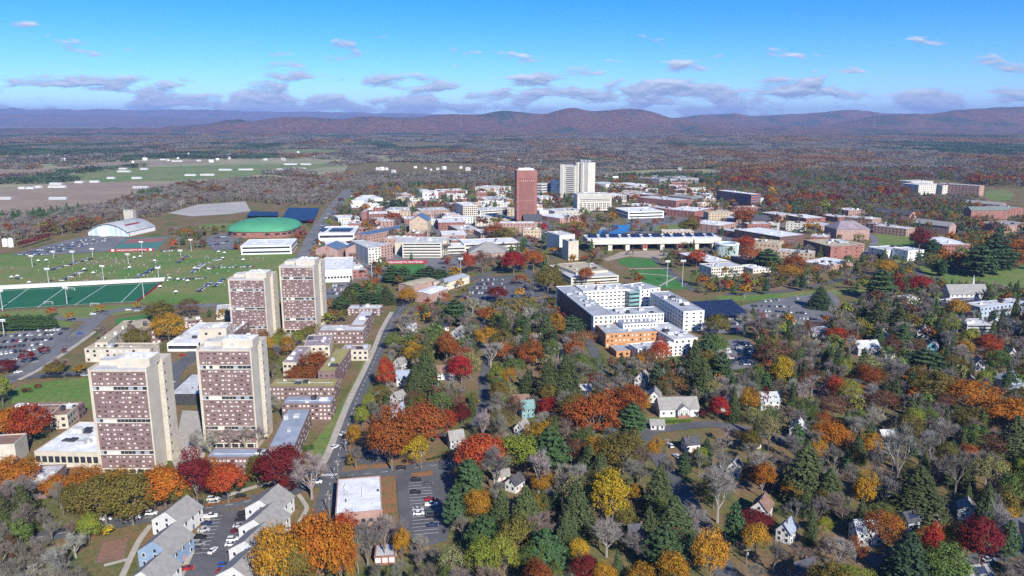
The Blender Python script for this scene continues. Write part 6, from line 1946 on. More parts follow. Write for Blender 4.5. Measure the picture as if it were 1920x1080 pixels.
def crown_pts(seed, shape, nclump, nleaf, spread=.9, hollow=.45):
    """unit crown: radius 1 in x, y; z from 0 to 2; uneven clumps of leaves"""
    rs = np.random.RandomState(seed)
    C, N = [], []
    lob = rs.randn(7, 3)
    lob[:, 2] = np.abs(lob[:, 2]) * .8
    lob /= np.linalg.norm(lob, axis=1, keepdims=True)
    amp = rs.uniform(-.34, .38, 7)
    for i in range(nclump):
        d = rs.randn(3)
        d /= np.linalg.norm(d)
        if d[2] < -.55:
            d[2] *= -.6
        r = rs.uniform(hollow, 1) ** .5
        r *= 1 + sum(a * max(0, d @ q) ** 4 for a, q in zip(amp, lob))
        z = d[2] * r
        if shape == 'round':
            p = np.array([d[0] * r, d[1] * r, 1 + z * .92])
        elif shape == 'oval':
            p = np.array([d[0] * r * (1 - .18 * z), d[1] * r * (1 - .18 * z), 1 + z])
        elif shape == 'flame':
            t = (z + 1) / 2
            q = max(.12, (1 - t) ** .6 * 1.15 * (1 - .5 * (1 - t) ** 4))
            h = np.hypot(d[0], d[1]) + 1e-6
            p = np.array([d[0] / h * q * r, d[1] / h * q * r, 2 * t])
        else:
            p = np.array([d[0] * r * 1.05, d[1] * r * 1.05, .75 + z * .75 + .25])
        sr = rs.uniform(.10, .20) * spread
        k = int(nleaf * rs.uniform(.6, 1.4))
        q = rs.randn(k, 3) * sr * np.array([1, 1, .7])
        C.append(p + q)
        N.append(q * .8 / sr + (p - np.array([0, 0, .9])) * 1.0 + rs.randn(k, 3) * .7 + np.array([0, 0, .35]))
    return np.concatenate(C), np.concatenate(N), rs


def leafy(name, seed, shape, nclump, nleaf, size, m, zs=(.22, 1.0)):
    C, N, rs = crown_pts(seed, shape, nclump, nleaf)
    C = C.copy()
    C[:, 2] = zs[0] + (zs[1] - zs[0]) * C[:, 2] / 2
    C[:, :2] *= .5
    # leaf size is chosen for a 14 m tall, 12 m wide tree; mesh is unit sized
    V = quads(C * np.array([12, 12, 14]), N, rs.uniform(.6, 1.3, len(C)) * size, rs) / np.array([12, 12, 14])
    return qmesh(name, V, m)


def trunk_mesh(seed, zc=.3):
    rs = np.random.RandomState(seed)
    k = MB()
    k.tube((0, 0, 0), (0, 0, zc), .030, .020, 7)
    for i in range(7):
        a = rs.uniform(0, 6.28)
        z0 = zc * rs.uniform(.7, 1.0)
        e = (.26 * math.cos(a), .26 * math.sin(a), zc + rs.uniform(.15, .45))
        k.tube((0, 0, z0), e, .014, .005, 5)
        for j in range(3):
            b = rs.randn(3) * .12
            k.tube(e, (e[0] + b[0], e[1] + b[1], e[2] + abs(b[2])), .005, .002, 4)
    return k.mesh('trunk', bark_m)


def evergreen(name, seed, kind, nq, size, m):
    rs = np.random.RandomState(seed)
    C, N = [], []
    layers = 17 if kind == 'spruce' else 10
    for L in range(layers):
        t = (L + rs.uniform(-.2, .2)) / layers
        if kind == 'spruce':
            rad = min(1.05, 1.25 * (1 - t) ** .75) * (.85 + .3 * rs.rand())
            z = .06 + .94 * t
        else:
            rad = (math.sin(min(1, (1 - t) * 1.25) * math.pi / 2) ** .9) * (.75 + .4 * rs.rand())
            z = .22 + .76 * t
        nb = max(4, int((13 if kind == 'spruce' else 9) * (.35 + rad)))
        for i in range(nb):
            a = 2 * math.pi * (i + rs.rand() * .8) / nb
            r_ = rad * rs.uniform(.72, 1.12)
            k = max(3, int(nq / (layers * 10) * (.3 + r_)))
            s = rs.uniform(.12, 1, k) ** .7 * r_
            w = (rs.rand(k) - .5) * .5 * s
            droop = -.10 * (s / max(rad, .1)) ** 2 * (1 if kind == 'spruce' else -.35) * (.6 + .5 * rad)
            x = np.cos(a) * s - np.sin(a) * w
            y = np.sin(a) * s + np.cos(a) * w
            C.append(np.stack([x * .5, y * .5, z + droop * .6 + rs.randn(k) * .012], 1))
            N.append(np.stack([np.cos(a) * .55 + rs.randn(k) * .45, np.sin(a) * .55 + rs.randn(k) * .45, .8 + rs.randn(k) * .3], 1))
    C, N = np.concatenate(C), np.concatenate(N)
    V = quads(C * np.array([8, 8, 18]), N, rs.uniform(.6, 1.3, len(C)) * size, rs) / np.array([8, 8, 18])
    return qmesh(name, V, m)


def bare(seed, ntw, wtw, m, levels=5, wide=1.0):
    """leafless tree: limbs as tapered tubes, twigs as thin blades; unit sized (14 m x 12 m)"""
    rs = np.random.RandomState(seed)
    k = MB()
    tips = []

    def grow(p, d, L, r_, lev):
        q = p + d * L
        k.tube(p, q, r_, r_ * .62, 5 if lev < 2 else 3)
        if lev >= levels - 1:
            tips.append((p, q, d))
            return
        for i in range(rs.randint(2, 4) if lev else 4):
            v = rs.randn(3)
            v -= d * (v @ d)
            v /= np.linalg.norm(v)
            ang = rs.uniform(.3, .75) * wide
            nd = d * math.cos(ang) + v * math.sin(ang)
            nd[2] += .22
            nd /= np.linalg.norm(nd)
            st = p + d * L * rs.uniform(.7, 1)
            grow(st, nd, L * rs.uniform(.6, .85), r_ * .58, lev + 1)
        if lev == 0:
            grow(q, d + rs.randn(3) * .1, L * .8, r_ * .7, lev + 1)

    grow(np.zeros(3), np.array([rs.randn() * .04, rs.randn() * .04, 1.0]), 3.6, .26, 0)
    V = []
    nt = max(1, ntw // len(tips))
    for p, q, d in tips:
        for i in range(nt):
            s = p + (q - p) * rs.uniform(.1, 1)
            v = d * .8 + rs.randn(3) * .55
            v[2] += .25
            v /= np.linalg.norm(v)
            e = s + v * rs.uniform(.7, 1.9)
            sd = np.cross(v, rs.randn(3))
            sd /= np.linalg.norm(sd)
            w = wtw * rs.uniform(.6, 1.2)
            b = len(k.v)
            k.v += [tuple(s - sd * w), tuple(s + sd * w), tuple(e)]
            k.f.append((b, b + 1, b + 2))
    A = np.array(k.v)
    zt = np.percentile(A[:, 2], 99.7)
    rt = np.percentile(np.hypot(A[:, 0], A[:, 1]), 97)
    A[:, 2] /= zt
    A[:, :2] /= 2 * rt
    k.v = [tuple(x) for x in A]
    return k.mesh('branches', m)


CR_O = {'round': [leafy('crown', 1, 'round', 120, 58, .22, leaf_o), leafy('crown', 2, 'round', 105, 62, .22, leaf_o), leafy('crown', 3, 'spread', 115, 58, .22, leaf_o), leafy('crown', 9, 'oval', 112, 58, .22, leaf_o), leafy('crown', 10, 'round', 90, 66, .22, leaf_o)],
        'oval': [leafy('crown', 4, 'oval', 110, 58, .22, leaf_o), leafy('crown', 5, 'oval', 100, 60, .22, leaf_o)],
        'flame': [leafy('crown', 6, 'flame', 100, 56, .22, leaf_o, (.1, 1))],
        'thin': [leafy('crown', 7, 'oval', 70, 34, .20, leaf_o), leafy('crown', 8, 'round', 74, 34, .20, leaf_o)]}
TRK = [trunk_mesh(21), trunk_mesh(22), trunk_mesh(23)]
EV_O = {'spruce': [evergreen('crown', 31, 'spruce', 5600, .23, needle_o), evergreen('crown', 32, 'spruce', 5200, .24, needle_o)],
        'pine': [evergreen('crown', 33, 'pine', 5600, .27, needle_o), evergreen('crown', 34, 'pine', 5200, .28, needle_o)]}
BA_O = [bare(41, 2200, .032, twig_o), bare(42, 2200, .032, twig_o, wide=1.15), bare(43, 2300, .032, twig_o, wide=.8), bare(44, 2000, .034, twig_o, wide=1.3)]
TRK_E = MB().tube((0, 0, 0), (0, 0, .97), .022, .003, 7).mesh('trunk', bark_m)

# kinds: colour, crown shape, wording
TK = {
    'R': ((.37, .046, .024), 'round', 'scarlet maple'), 'C': ((.155, .018, .026), 'round', 'dark crimson maple'), 'C3': ((.30, .02, .038), 'oval', 'vivid crimson maple'),
    'O': ((.39, .115, .018), 'round', 'orange maple'), 'RO': ((.28, .068, .022), 'round', 'rust-red oak'), 'RB': ((.155, .068, .042), 'thin', 'russet half-bare oak'),
    'Y': ((.42, .27, .025), 'oval', 'yellow maple'), 'YO': ((.38, .18, .022), 'round', 'golden-orange maple'), 'YG': ((.22, .23, .035), 'oval', 'yellow-green maple'),
    'OL': ((.165, .125, .032), 'round', 'olive-brown oak'), 'OB': ((.24, .11, .04), 'thin', 'brownish-orange oak'), 'BG': ((.27, .25, .10), 'thin', 'pale yellow thin-leaved tree'),
    'GR': ((.13, .17, .045), 'round', 'dull green leafy tree'), 'RF': ((.44, .04, .03), 'flame', 'scarlet columnar maple'),
    'P': ((.072, .125, .052), 'pine', 'blue-green pine'), 'H': ((.088, .112, .045), 'spruce', 'dark green hemlock'), 'S': ((.06, .10, .05), 'spruce', 'conical spruce'),
    'B': ((.20, .18, .16), 'bare', 'bare grey tree'), 'BP': ((.29, .265, .235), 'bare', 'pale-limbed bare tree'), 'BR': ((.185, .14, .12), 'bare', 'bare reddish-brown tree'),
}
EVER, BARE = ('P', 'H', 'S'), ('B', 'BP', 'BR')
TREES = []          # dicts


def T(kind, u, vt, vb, wpx):
    p = G(u, vb)
    s = mpp(p) * (1.2 if kind in ('H', 'S', 'P') else 1.05)
    TREES.append(dict(k=kind, x=p[0], y=p[1], h=max(2.0, ztop(p, vt)), w=max(1.5, wpx * s), hand=True))


for a in [
    ('O', 18, 760, 832, 75), ('R', 58, 762, 832, 70), ('YG', 6, 700, 760, 36), ('O', 28, 860, 924, 76), ('O', 108, 890, 940, 46), ('O', 160, 882, 950, 66), ('OL', 200, 893, 985, 84), ('OL', 250, 892, 985, 82), ('OL', 158, 905, 980, 62), ('YO', 215, 884, 940, 60),
    ('O', 312, 868, 962, 82), ('RO', 285, 880, 955, 50), ('OL', 338, 895, 960, 44), ('C', 371, 847, 950, 54), ('O', 395, 862, 930, 40), ('R', 429, 862, 945, 66), ('YG', 168, 965, 1014, 42), ('Y', 205, 986, 1006, 20), ('H', 8, 918, 1000, 52), ('H', 48, 905, 985, 50),
    ('C', 530, 832, 925, 84), ('C', 540, 888, 928, 36), ('BP', 585, 852, 936, 78), ('OL', 484, 855, 912, 42), ('O', 602, 964, 1112, 88), ('YO', 522, 988, 1124, 84), ('O', 642, 988, 1112, 50), ('OL', 565, 1010, 1130, 70), ('R', 648, 962, 1040, 46),
    ('B', 690, 975, 1062, 60), ('B', 722, 958, 1052, 54), ('B', 672, 1000, 1075, 50), ('YO', 754, 990, 1052, 28), ('B', 748, 975, 1030, 40), ('YO', 664, 797, 838, 28), ('YG', 694, 735, 785, 26), ('YG', 680, 760, 802, 26), ('B', 712, 770, 810, 30), ('B', 668, 835, 880, 26), ('OL', 660, 850, 878, 16),
    ('RO', 735, 772, 882, 76), ('RO', 795, 750, 850, 88), ('Y', 777, 812, 872, 52), ('C', 866, 762, 796, 32), ('R', 838, 770, 806, 40), ('OL', 757, 790, 850, 50), ('R', 900, 811, 898, 92), ('P', 880, 855, 940, 48), ('RF', 724, 672, 732, 38), ('RO', 838, 620, 684, 30), ('C3', 866, 665, 720, 38), ('H', 798, 650, 735, 46), ('H', 778, 680, 745, 36), ('P', 855, 558, 610, 42), ('GR', 740, 625, 655, 36),
    ('Y', 775, 583, 604, 26), ('YO', 765, 540, 570, 36), ('YO', 806, 585, 606, 24), ('RO', 592, 660, 706, 48), ('RO', 567, 682, 722, 54), ('YO', 318, 588, 644, 50), ('OL', 302, 566, 604, 52), ('RB', 356, 558, 594, 42), ('YO', 420, 578, 600, 24), ('BR', 192, 608, 645, 50), ('OL', 260, 617, 654, 46), ('BR', 246, 604, 640, 26),
    ('C', 53, 657, 682, 28), ('C', 14, 675, 700, 32), ('C', 84, 648, 664, 20), ('C', 122, 652, 664, 10), ('RO', 99, 575, 594, 17), ('O', 13, 588, 602, 13), ('YO', 132, 585, 604, 17), ('YO', 188, 572, 588, 19), ('YO', 257, 567, 580, 15), ('OL', 103, 680, 704, 34), ('YO', 152, 685, 700, 28), ('BR', 112, 670, 700, 34), ('C', 50, 727, 738, 16), ('C', 72, 719, 729, 13),
    ('RO', 993, 640, 695, 44), ('YG', 932, 684, 728, 34), ('YO', 1017, 693, 720, 18), ('H', 1030, 668, 750, 46), ('H', 1062, 660, 745, 50), ('RO', 1075, 638, 676, 32), ('OB', 1094, 616, 660, 46), ('P', 1072, 588, 630, 36), ('H', 1024, 578, 645, 34), ('YO', 1043, 588, 634, 30), ('C', 932, 534, 568, 40), ('OL', 870, 540, 562, 24), ('OL', 886, 562, 586, 28), ('OL', 938, 558, 584, 26), ('OL', 966, 560, 584, 26), ('OL', 992, 556, 582, 28), ('YO', 975, 538, 560, 20), ('H', 945, 575, 632, 24), ('YO', 915, 612, 658, 40), ('RO', 908, 575, 606, 28), ('BP', 920, 640, 690, 44), ('GR', 965, 672, 705, 40), ('H', 990, 690, 740, 34),
    ('C3', 963, 470, 514, 46), ('RO', 1000, 467, 508, 38), ('RB', 905, 470, 512, 44), ('R', 878, 475, 514, 24), ('OL', 1027, 502, 550, 48), ('OL', 1052, 522, 554, 30), ('RO', 1098, 498, 536, 28), ('RO', 975, 515, 535, 28), ('YO', 1040, 462, 480, 22), ('R', 1095, 478, 492, 12), ('OB', 1110, 470, 492, 20),
    ('R', 1237, 638, 686, 38), ('OB', 1214, 652, 694, 46), ('H', 1300, 632, 715, 40), ('P', 1322, 620, 680, 32), ('H', 1318, 668, 748, 40), ('P', 1352, 656, 724, 36), ('OB', 1257, 698, 746, 54), ('RO', 1180, 720, 790, 64), ('RO', 1115, 738, 828, 78), ('OL', 1082, 734, 810, 60), ('P', 1186, 750, 816, 40), ('OL', 1168, 812, 886, 78), ('YG', 985, 812, 886, 76), ('P', 1032, 792, 896, 60), ('C3', 1028, 744, 786, 44), ('B', 1060, 735, 800, 40), ('BR', 1065, 785, 840, 40), ('BP', 905, 765, 830, 48), ('B', 940, 770, 840, 46), ('B', 930, 835, 925, 50),
    ('Y', 1138, 882, 990, 66), ('YO', 1192, 904, 944, 30), ('YO', 1020, 888, 925, 42), ('YO', 1225, 822, 866, 24), ('H', 1104, 828, 890, 42), ('H', 1125, 845, 905, 40), ('H', 1080, 898, 1005, 62), ('H', 985, 905, 1000, 56), ('H', 940, 915, 990, 44), ('P', 908, 960, 1035, 62), ('YG', 905, 1010, 1090, 60), ('YG', 945, 1008, 1090, 46), ('P', 1022, 985, 1075, 66), ('H', 1235, 865, 960, 50), ('H', 1262, 925, 1015, 66), ('P', 1246, 980, 1070, 66), ('H', 1215, 945, 1020, 40), ('YO', 896, 920, 980, 46), ('Y', 1086, 1008, 1056, 36), ('C', 1096, 1044, 1092, 46), ('YO', 1132, 1055, 1100, 36), ('YO', 1200, 1058, 1115, 50), ('YO', 1262, 1040, 1105, 52), ('YO', 1330, 998, 1090, 62), ('BP', 1010, 842, 926, 70), ('BP', 1137, 968, 1044, 68), ('B', 1190, 862, 920, 44), ('BP', 1345, 862, 980, 74), ('BP', 1300, 945, 1005, 46), ('H', 1060, 955, 1030, 44), ('GR', 1000, 1020, 1080, 50),
    ('Y', 1462, 664, 734, 38), ('RB', 1455, 638, 694, 74), ('YG', 1580, 670, 716, 28), ('RO', 1626, 686, 726, 46), ('R', 1566, 706, 744, 38), ('RB', 1560, 740, 784, 52), ('RB', 1656, 732, 780, 54), ('O', 1820, 716, 778, 74), ('O', 1888, 746, 806, 76), ('OL', 1748, 698, 758, 76), ('OB', 1785, 700, 750, 50), ('P', 1732, 652, 704, 64), ('H', 1898, 775, 868, 66), ('BG', 1440, 772, 846, 42), ('O', 1556, 792, 842, 58), ('OB', 1590, 805, 850, 44), ('YO', 1632, 812, 858, 44), ('C3', 1346, 742, 790, 40), ('C', 1318, 768, 786, 16), ('BG', 1335, 706, 752, 32),
    ('O', 1428, 860, 934, 40), ('YO', 1485, 902, 940, 34), ('YO', 1616, 888, 962, 36), ('H', 1506, 822, 935, 72), ('H', 1552, 875, 950, 56), ('H', 1716, 868, 972, 88), ('BG', 1850, 850, 925, 62), ('RB', 1856, 812, 866, 62), ('BP', 1680, 790, 925, 76), ('B', 1640, 840, 910, 56), ('B', 1790, 840, 935, 70), ('B', 1740, 810, 880, 60), ('B', 1560, 830, 900, 50), ('BP', 1570, 1005, 1072, 66), ('B', 1450, 1010, 1075, 50), ('C', 1834, 972, 1064, 66), ('RF', 1742, 982, 1076, 42), ('S', 1700, 992, 1090, 78), ('YO', 1780, 986, 1038, 42), ('YO', 1415, 978, 1046, 48), ('C', 1418, 962, 992, 58), ('YG', 1543, 968, 1004, 28), ('YG', 1592, 1062, 1105, 62), ('BR', 1500, 1020, 1060, 60), ('C', 1435, 722, 772, 8), ('YG', 1912, 858, 905, 26),
    ('S', 1537, 535, 578, 40), ('P', 1650, 502, 562, 48), ('C', 1680, 522, 554, 26), ('C3', 1726, 518, 553, 44), ('RO', 1488, 478, 512, 38), ('YO', 1478, 496, 524, 38), ('RO', 1405, 462, 498, 40), ('R', 1397, 442, 472, 36), ('R', 1305, 468, 502, 28), ('P', 1440, 464, 504, 44), ('YO', 1660, 488, 518, 32), ('C', 1722, 430, 470, 36), ('RB', 1745, 432, 462, 26), ('P', 1748, 446, 480, 30), ('P', 1862, 432, 515, 60), ('P', 1835, 452, 518, 52), ('O', 1902, 448, 484, 42), ('R', 1568, 614, 644, 34), ('H', 1642, 562, 622, 46), ('H', 1682, 568, 628, 42), ('P', 1692, 602, 654, 34), ('YO', 1792, 562, 598, 34), ('R', 1852, 628, 668, 38), ('RO', 1740, 612, 640, 24), ('YG', 1815, 615, 655, 36), ('RO', 1430, 585, 600, 10), ('YO', 1395, 530, 556, 22), ('C', 1902, 495, 508, 14), ('OL', 1345, 590, 632, 42), ('BP', 1395, 585, 630, 34), ('B', 1422, 590, 640, 46), ('B', 1455, 595, 645, 46), ('B', 1500, 610, 650, 46), ('P', 1860, 580, 610, 16),
    ('YO', 1090, 415, 438, 14), ('C3', 1020, 418, 440, 20), ('RB', 1060, 425, 445, 26), ('C', 1078, 430, 450, 18), ('YO', 1075, 412, 432, 16), ('O', 900, 372, 386, 20), ('RO', 930, 422, 452, 44), ('OL', 945, 428, 456, 40), ('YG', 962, 425, 448, 18), ('RB', 903, 404, 430, 22), ('OL', 930, 402, 430, 26), ('OL', 1290, 410, 442, 32), ('RO', 1298, 408, 440, 26), ('RO', 1392, 390, 428, 32), ('RB', 1455, 402, 430, 26), ('YO', 1520, 414, 438, 30), ('YG', 1545, 375, 402, 22), ('Y', 1445, 350, 375, 16),
    ('C', 703, 415, 432, 10), ('RO', 735, 396, 420, 24), ('R', 743, 400, 420, 16), ('RO', 700, 410, 428, 22), ('YO', 693, 420, 440, 20), ('C', 797, 402, 424, 22), ('C', 640, 370, 384, 10), ('C', 668, 362, 376, 12), ('R', 810, 362, 376, 14), ('C', 568, 430, 448, 14), ('R', 560, 438, 458, 12), ('C', 582, 410, 424, 10), ('R', 326, 448, 468, 14), ('C', 355, 428, 440, 10)]:
    T(*a)
for i in range(15):        # evergreen hedge row at left
    T('P', 2 + i * 7.0, 590 - (i % 3) * 1.5, 622 - i * .2, 16)
for i in range(7):         # evergreens before the gymnasium
    T('P' if i % 2 else 'H', [652, 668, 690, 640, 725, 700, 672][i], [535, 528, 540, 552, 535, 545, 530][i], [572, 566, 575, 580, 570, 578, 560][i], 30)
for u in (735, 757, 805, 825, 790):
    T('P', u, 496 + (u % 7), 530 + (u % 5), 30)
for u, v in ((736, 385), (722, 386), (712, 388), (748, 383)):
    T('P', u, v - 12, v + 4, 16)
for i in range(12):        # crimson row by the left car park
    T('C', 38 + i * 5, 452 - i * 1.3, 466 - i * 1.5, 8)
for u, v in ((497, 640), (508, 652), (516, 668), (505, 680), (500, 698), (520, 650), (528, 640), (512, 700), (540, 655)):
    T(rnd.choice(['YO', 'OL', 'OB', 'RO', 'YG', 'B']), u, v - 24, v + 14, rnd.uniform(20, 30))
for u, v in ((560, 640), (575, 632), (590, 626), (625, 600), (640, 598), (615, 606), (655, 560), (610, 580)):
    T(rnd.choice(['OL', 'OB', 'YG', 'OL']), u, v - 20, v + 8, rnd.uniform(20, 30))
for u, v in ((600, 458), (590, 470), (585, 480), (578, 495), (596, 466)):
    T('YO', u, v - 8, v + 6, 11)
for u, v in ((400, 828), (430, 832), (460, 832), (485, 828), (370, 835), (510, 770), (395, 845)):
    T('BP', u, v - 32, v + 12, 38)

# infill of the wooded quarters
GRID = {}


def near_taken(x, y, r_):
    c = 8.0
    i, j = int(x // c), int(y // c)
    k = int(r_ // c) + 1
    for a in range(i - k, i + k + 1):
        for b in range(j - k, j + k + 1):
            for (X, Y, rr) in GRID.get((a, b), ()):
                if (X - x) ** 2 + (Y - y) ** 2 < (r_ + rr) ** 2:
                    return True
    return False


def put(x, y, r_):
    GRID.setdefault((int(x // 8), int(y // 8)), []).append((x, y, r_))


for t in TREES:
    put(t['x'], t['y'], t['w'] * .36)
    if t['y'] < 900:
        u_, vb_ = proj(t['x'], t['y'], t['h'] * .45)
        _, vt_ = proj(t['x'], t['y'], t['h'])
        hw_ = t['w'] / mpp((t['x'], t['y'])) * .36
        SIGHT.append((u_ - hw_, vt_, u_ + hw_, vb_, t['y'] - 1))


def covers(t):
    """would this tree hide something the photo shows?"""
    u, vb = proj(t['x'], t['y'], t['h'] * .25)
    _, vt = proj(t['x'], t['y'], t['h'])
    hw = t['w'] / mpp((t['x'], t['y'])) * .42
    for (u0, v0, u1, v1, yd) in SIGHT:
        if yd > t['y'] - 2 and u + hw > u0 and u - hw < u1 and vb > v0 and vt < v1:
            return True
    return False


def fill(px, dens, mix, hr=(10, 18), wr=(.6, .9), hide=.12, clus=0.0):
    poly = np.array([G(*p) for p in px])
    lo, hi = poly.min(0), poly.max(0)
    n = int((hi - lo).prod() * dens)
    P = nrs.rand(n, 2) * (hi - lo) + lo
    P = P[inpoly(P, poly)]
    P = P[~blocked(P)]
    ks, ws = list(mix), list(mix.values())
    for x, y in P:
        if clus:
            q = float(fbm(np.array([x / clus]), np.array([y / clus]), 31)[0])
            q = min(.999, max(0, (q - .25) * 2 + rnd.uniform(-.16, .16)))
            k = ks[int(np.searchsorted(np.cumsum(ws) / sum(ws), q))]
        else:
            k = rnd.choices(ks, ws)[0]
        h = rnd.uniform(*hr)
        w = h * rnd.uniform(*wr)
        if k in EVER:
            h *= 1.15
            w *= .62
        if near_taken(x, y, w * .27):
            continue
        t = dict(k=k, x=x, y=y, h=h, w=w, hand=False)
        if y < 1300 and rnd.random() > hide and covers(t):
            continue
        TREES.append(t)
        put(x, y, w * .27)


MIX_RES = {'B': 30, 'BP': 14, 'BR': 9, 'H': 15, 'P': 9, 'OL': 8, 'RB': 6, 'RO': 2, 'O': 1.5, 'YO': 2.5, 'YG': 2.5, 'C': .7, 'GR': 9, 'BG': 3}
MIX_CAM = {'B': 30, 'BR': 9, 'P': 13, 'H': 7, 'OL': 16, 'RO': 6, 'O': 2.5, 'YO': 5, 'C': 4, 'YG': 3, 'RB': 10, 'GR': 8}
MIX_WOOD = {'P': 4, 'B': 60, 'BP': 4, 'BR': 20, 'RB': 7, 'RO': 3, 'OL': 4}
MIX_HILL = {'P': 6, 'GR': 6, 'OL': 12, 'B': 22, 'BR': 12, 'RB': 16, 'RO': 14, 'O': 5, 'YO': 4, 'C': 2}
fill([(690, 790), (700, 720), (745, 640), (770, 600), (870, 590), (1030, 600), (1110, 660), (1140, 690), (1330, 700), (1340, 640), (1430, 640), (1520, 620), (1600, 600), (1960, 615), (2000, 1130), (840, 1150), (850, 900), (850, 870), (700, 860)], .036, MIX_RES, (10, 18), (.62, .92), hide=.08)
fill([(-60, 925), (40, 925), (130, 935), (190, 985), (150, 1080), (140, 1160), (-120, 1160)], .08, {'B': 60, 'BP': 26, 'BR': 10, 'OL': 5, 'GR': 4, 'RB': 3}, (9, 16), hide=.3)
fill([(655, 1010), (760, 1000), (830, 1040), (860, 1150), (640, 1150)], .05, {'B': 60, 'BR': 14, 'BP': 8, 'YO': 8, 'H': 6, 'GR': 6}, (7, 13))
fill([(750, 600), (870, 590), (1030, 600), (1060, 570), (870, 570), (770, 575)], .03, MIX_CAM, (7, 14))
fill([(1340, 640), (1420, 600), (1560, 600), (1660, 560), (1700, 540), (1960, 560), (1960, 620), (1500, 640)], .035, MIX_RES, (8, 16))
fill([(1300, 540), (1400, 505), (1540, 500), (1640, 490), (1720, 500), (1700, 540), (1500, 555), (1340, 560)], .016, MIX_CAM, (8, 15))
fill([(1700, 500), (1760, 470), (1830, 440), (1960, 400), (1990, 500), (1900, 520), (1760, 520)], .010, {'P': 30, 'B': 22, 'OL': 12, 'O': 10, 'GR': 8, 'RB': 10, 'YO': 6}, (10, 20))
fill([(560, 470), (620, 400), (680, 360), (900, 350), (1160, 345), (1330, 345), (1420, 350), (1440, 400), (1560, 420), (1640, 480), (1540, 500), (1300, 540), (1060, 565), (860, 560), (740, 560), (690, 560), (600, 580)], .0042, MIX_CAM, (9, 16), hide=.03)
fill([(1440, 405), (1560, 375), (1700, 370), (1850, 400), (1880, 440), (1760, 440), (1640, 440), (1560, 415)], .0085, MIX_CAM, (9, 17), hide=.06)
fill([(320, 440), (420, 430), (460, 440), (450, 470), (340, 470)], .010, MIX_CAM, (7, 12), hide=.05)
fill([(150, 590), (290, 580), (420, 575), (430, 600), (310, 590), (300, 640), (160, 640)], .004, MIX_CAM, (6, 10), hide=.02)
NEAR_N = len(TREES)
# woods behind the campus and on the right-hand rise
fill([(-80, 412), (90, 404), (190, 394), (265, 368), (352, 348), (450, 345), (640, 340), (900, 336), (1000, 338), (940, 350), (780, 351), (650, 362), (625, 385), (540, 387), (460, 378), (370, 384), (310, 402), (250, 418), (150, 437), (30, 452), (-80, 456)], .012, MIX_WOOD, (12, 18), hide=.02, clus=90.0)
fill([(1300, 338), (1400, 326), (1700, 322), (1990, 330), (1990, 352), (1850, 352), (1780, 338), (1706, 336), (1704, 372), (1580, 385), (1500, 402), (1440, 398), (1435, 352), (1320, 346)], .011, MIX_HILL, (13, 21), hide=.02, clus=70.0)
fill([(1704, 372), (1830, 372), (1850, 392), (1740, 412), (1700, 400)], .008, {'B': 70, 'OL': 12, 'P': 5, 'RB': 10}, (10, 14), hide=.03)
fill([(900, 336), (1160, 336), (1300, 338), (1300, 346), (1160, 346), (940, 352)], .008, MIX_CAM, (9, 15), hide=.03)

# ------------------------------------------------------------------ plant the trees: the largest 300 of each kind as objects, the rest as masses
def family(k):
    return 'evergreen_tree' if k in EVER else 'bare_tree' if k in BARE else 'autumn_tree'


for t in TREES:
    t['app'] = t['h'] * t['w'] / max(t['y'], 50) ** 2
    t['f'] = family(t['k'])
LANDA = np.array([(a, b) for a, b, _ in LAND])
ONE = {}
REST = {'evergreen_tree': [], 'bare_tree': [], 'autumn_tree': []}
for fam in REST:
    L = sorted([t for t in TREES if t['f'] == fam], key=lambda t: -t['app'] * (1.6 if t['hand'] else 1))
    ONE[fam] = L[:295]
    REST[fam] = L[295:]


def tone(c, s=.16):
    j = rnd.uniform(1 - s, 1 + s)
    return tuple(min(.9, max(.005, x * j * rnd.uniform(.93, 1.07))) for x in c)


# wording: look + relation to the nearest landmark, then order from the left among those that would read alike
SHORT = [len(s.split()) <= 6 for _, _, s in LAND]
LIDX = [i for i, s in enumerate(SHORT) if s]
LXY = LANDA[LIDX]
words = {}
for fam in ONE:
    for t in ONE[fam]:
        i = LIDX[int(np.argmin((LXY[:, 0] - t['x']) ** 2 + (LXY[:, 1] - t['y']) ** 2))]
        dx, dy = t['x'] - LAND[i][0], t['y'] - LAND[i][1]
        rel = 'in front of' if dy < -abs(dx) else 'behind' if dy > abs(dx) else ('left of' if dx < 0 else 'right of')
        sz = 'tall ' if t['h'] > 17 else 'small ' if t['h'] < 7.5 else ''
        base = f"{sz}{TK[t['k']][2]} {rel} {LAND[i][2]}"
        words.setdefault(base, []).append(t)
for base, ts in words.items():
    ts.sort(key=lambda t: t['x'] / t['y'])
    for i, t in enumerate(ts):
        t['label'] = base if len(ts) == 1 else f'{base}, {ordn(i)} from the left'
GN = {'evergreen_tree': 'evergreens of the near quarters', 'bare_tree': 'leafless trees of the near quarters', 'autumn_tree': 'autumn-coloured trees'}
for fam in ONE:
    for t in ONE[fam]:
        c, shp, _ = TK[t['k']]
        o = empty(fam, (t['x'], t['y'], -.1), rnd.uniform(0, 6.28))
        q_ = rnd.uniform(.86, 1.14)
        o.scale = (t['w'] * q_, t['w'] / q_, t['h'])
        tag(o, t['label'], 'tree', GN[fam])
        if fam == 'bare_tree':
            b = ob('branches', rnd.choice(BA_O), o)
            b.name = 'crown'
            b.color = (*tone(c), 1)
            ob('trunk', TRK[0], o, scale=(.55, .55, .9))
        else:
            pool = EV_O['pine' if shp == 'pine' else 'spruce'] if fam == 'evergreen_tree' else CR_O['thin' if not t['hand'] and rnd.random() < .4 else shp]
            b = ob('crown', rnd.choice(pool), o)
            b.color = (*tone(c), 1)
            ob('trunk', TRK_E if fam == 'evergreen_tree' else rnd.choice(TRK), o)

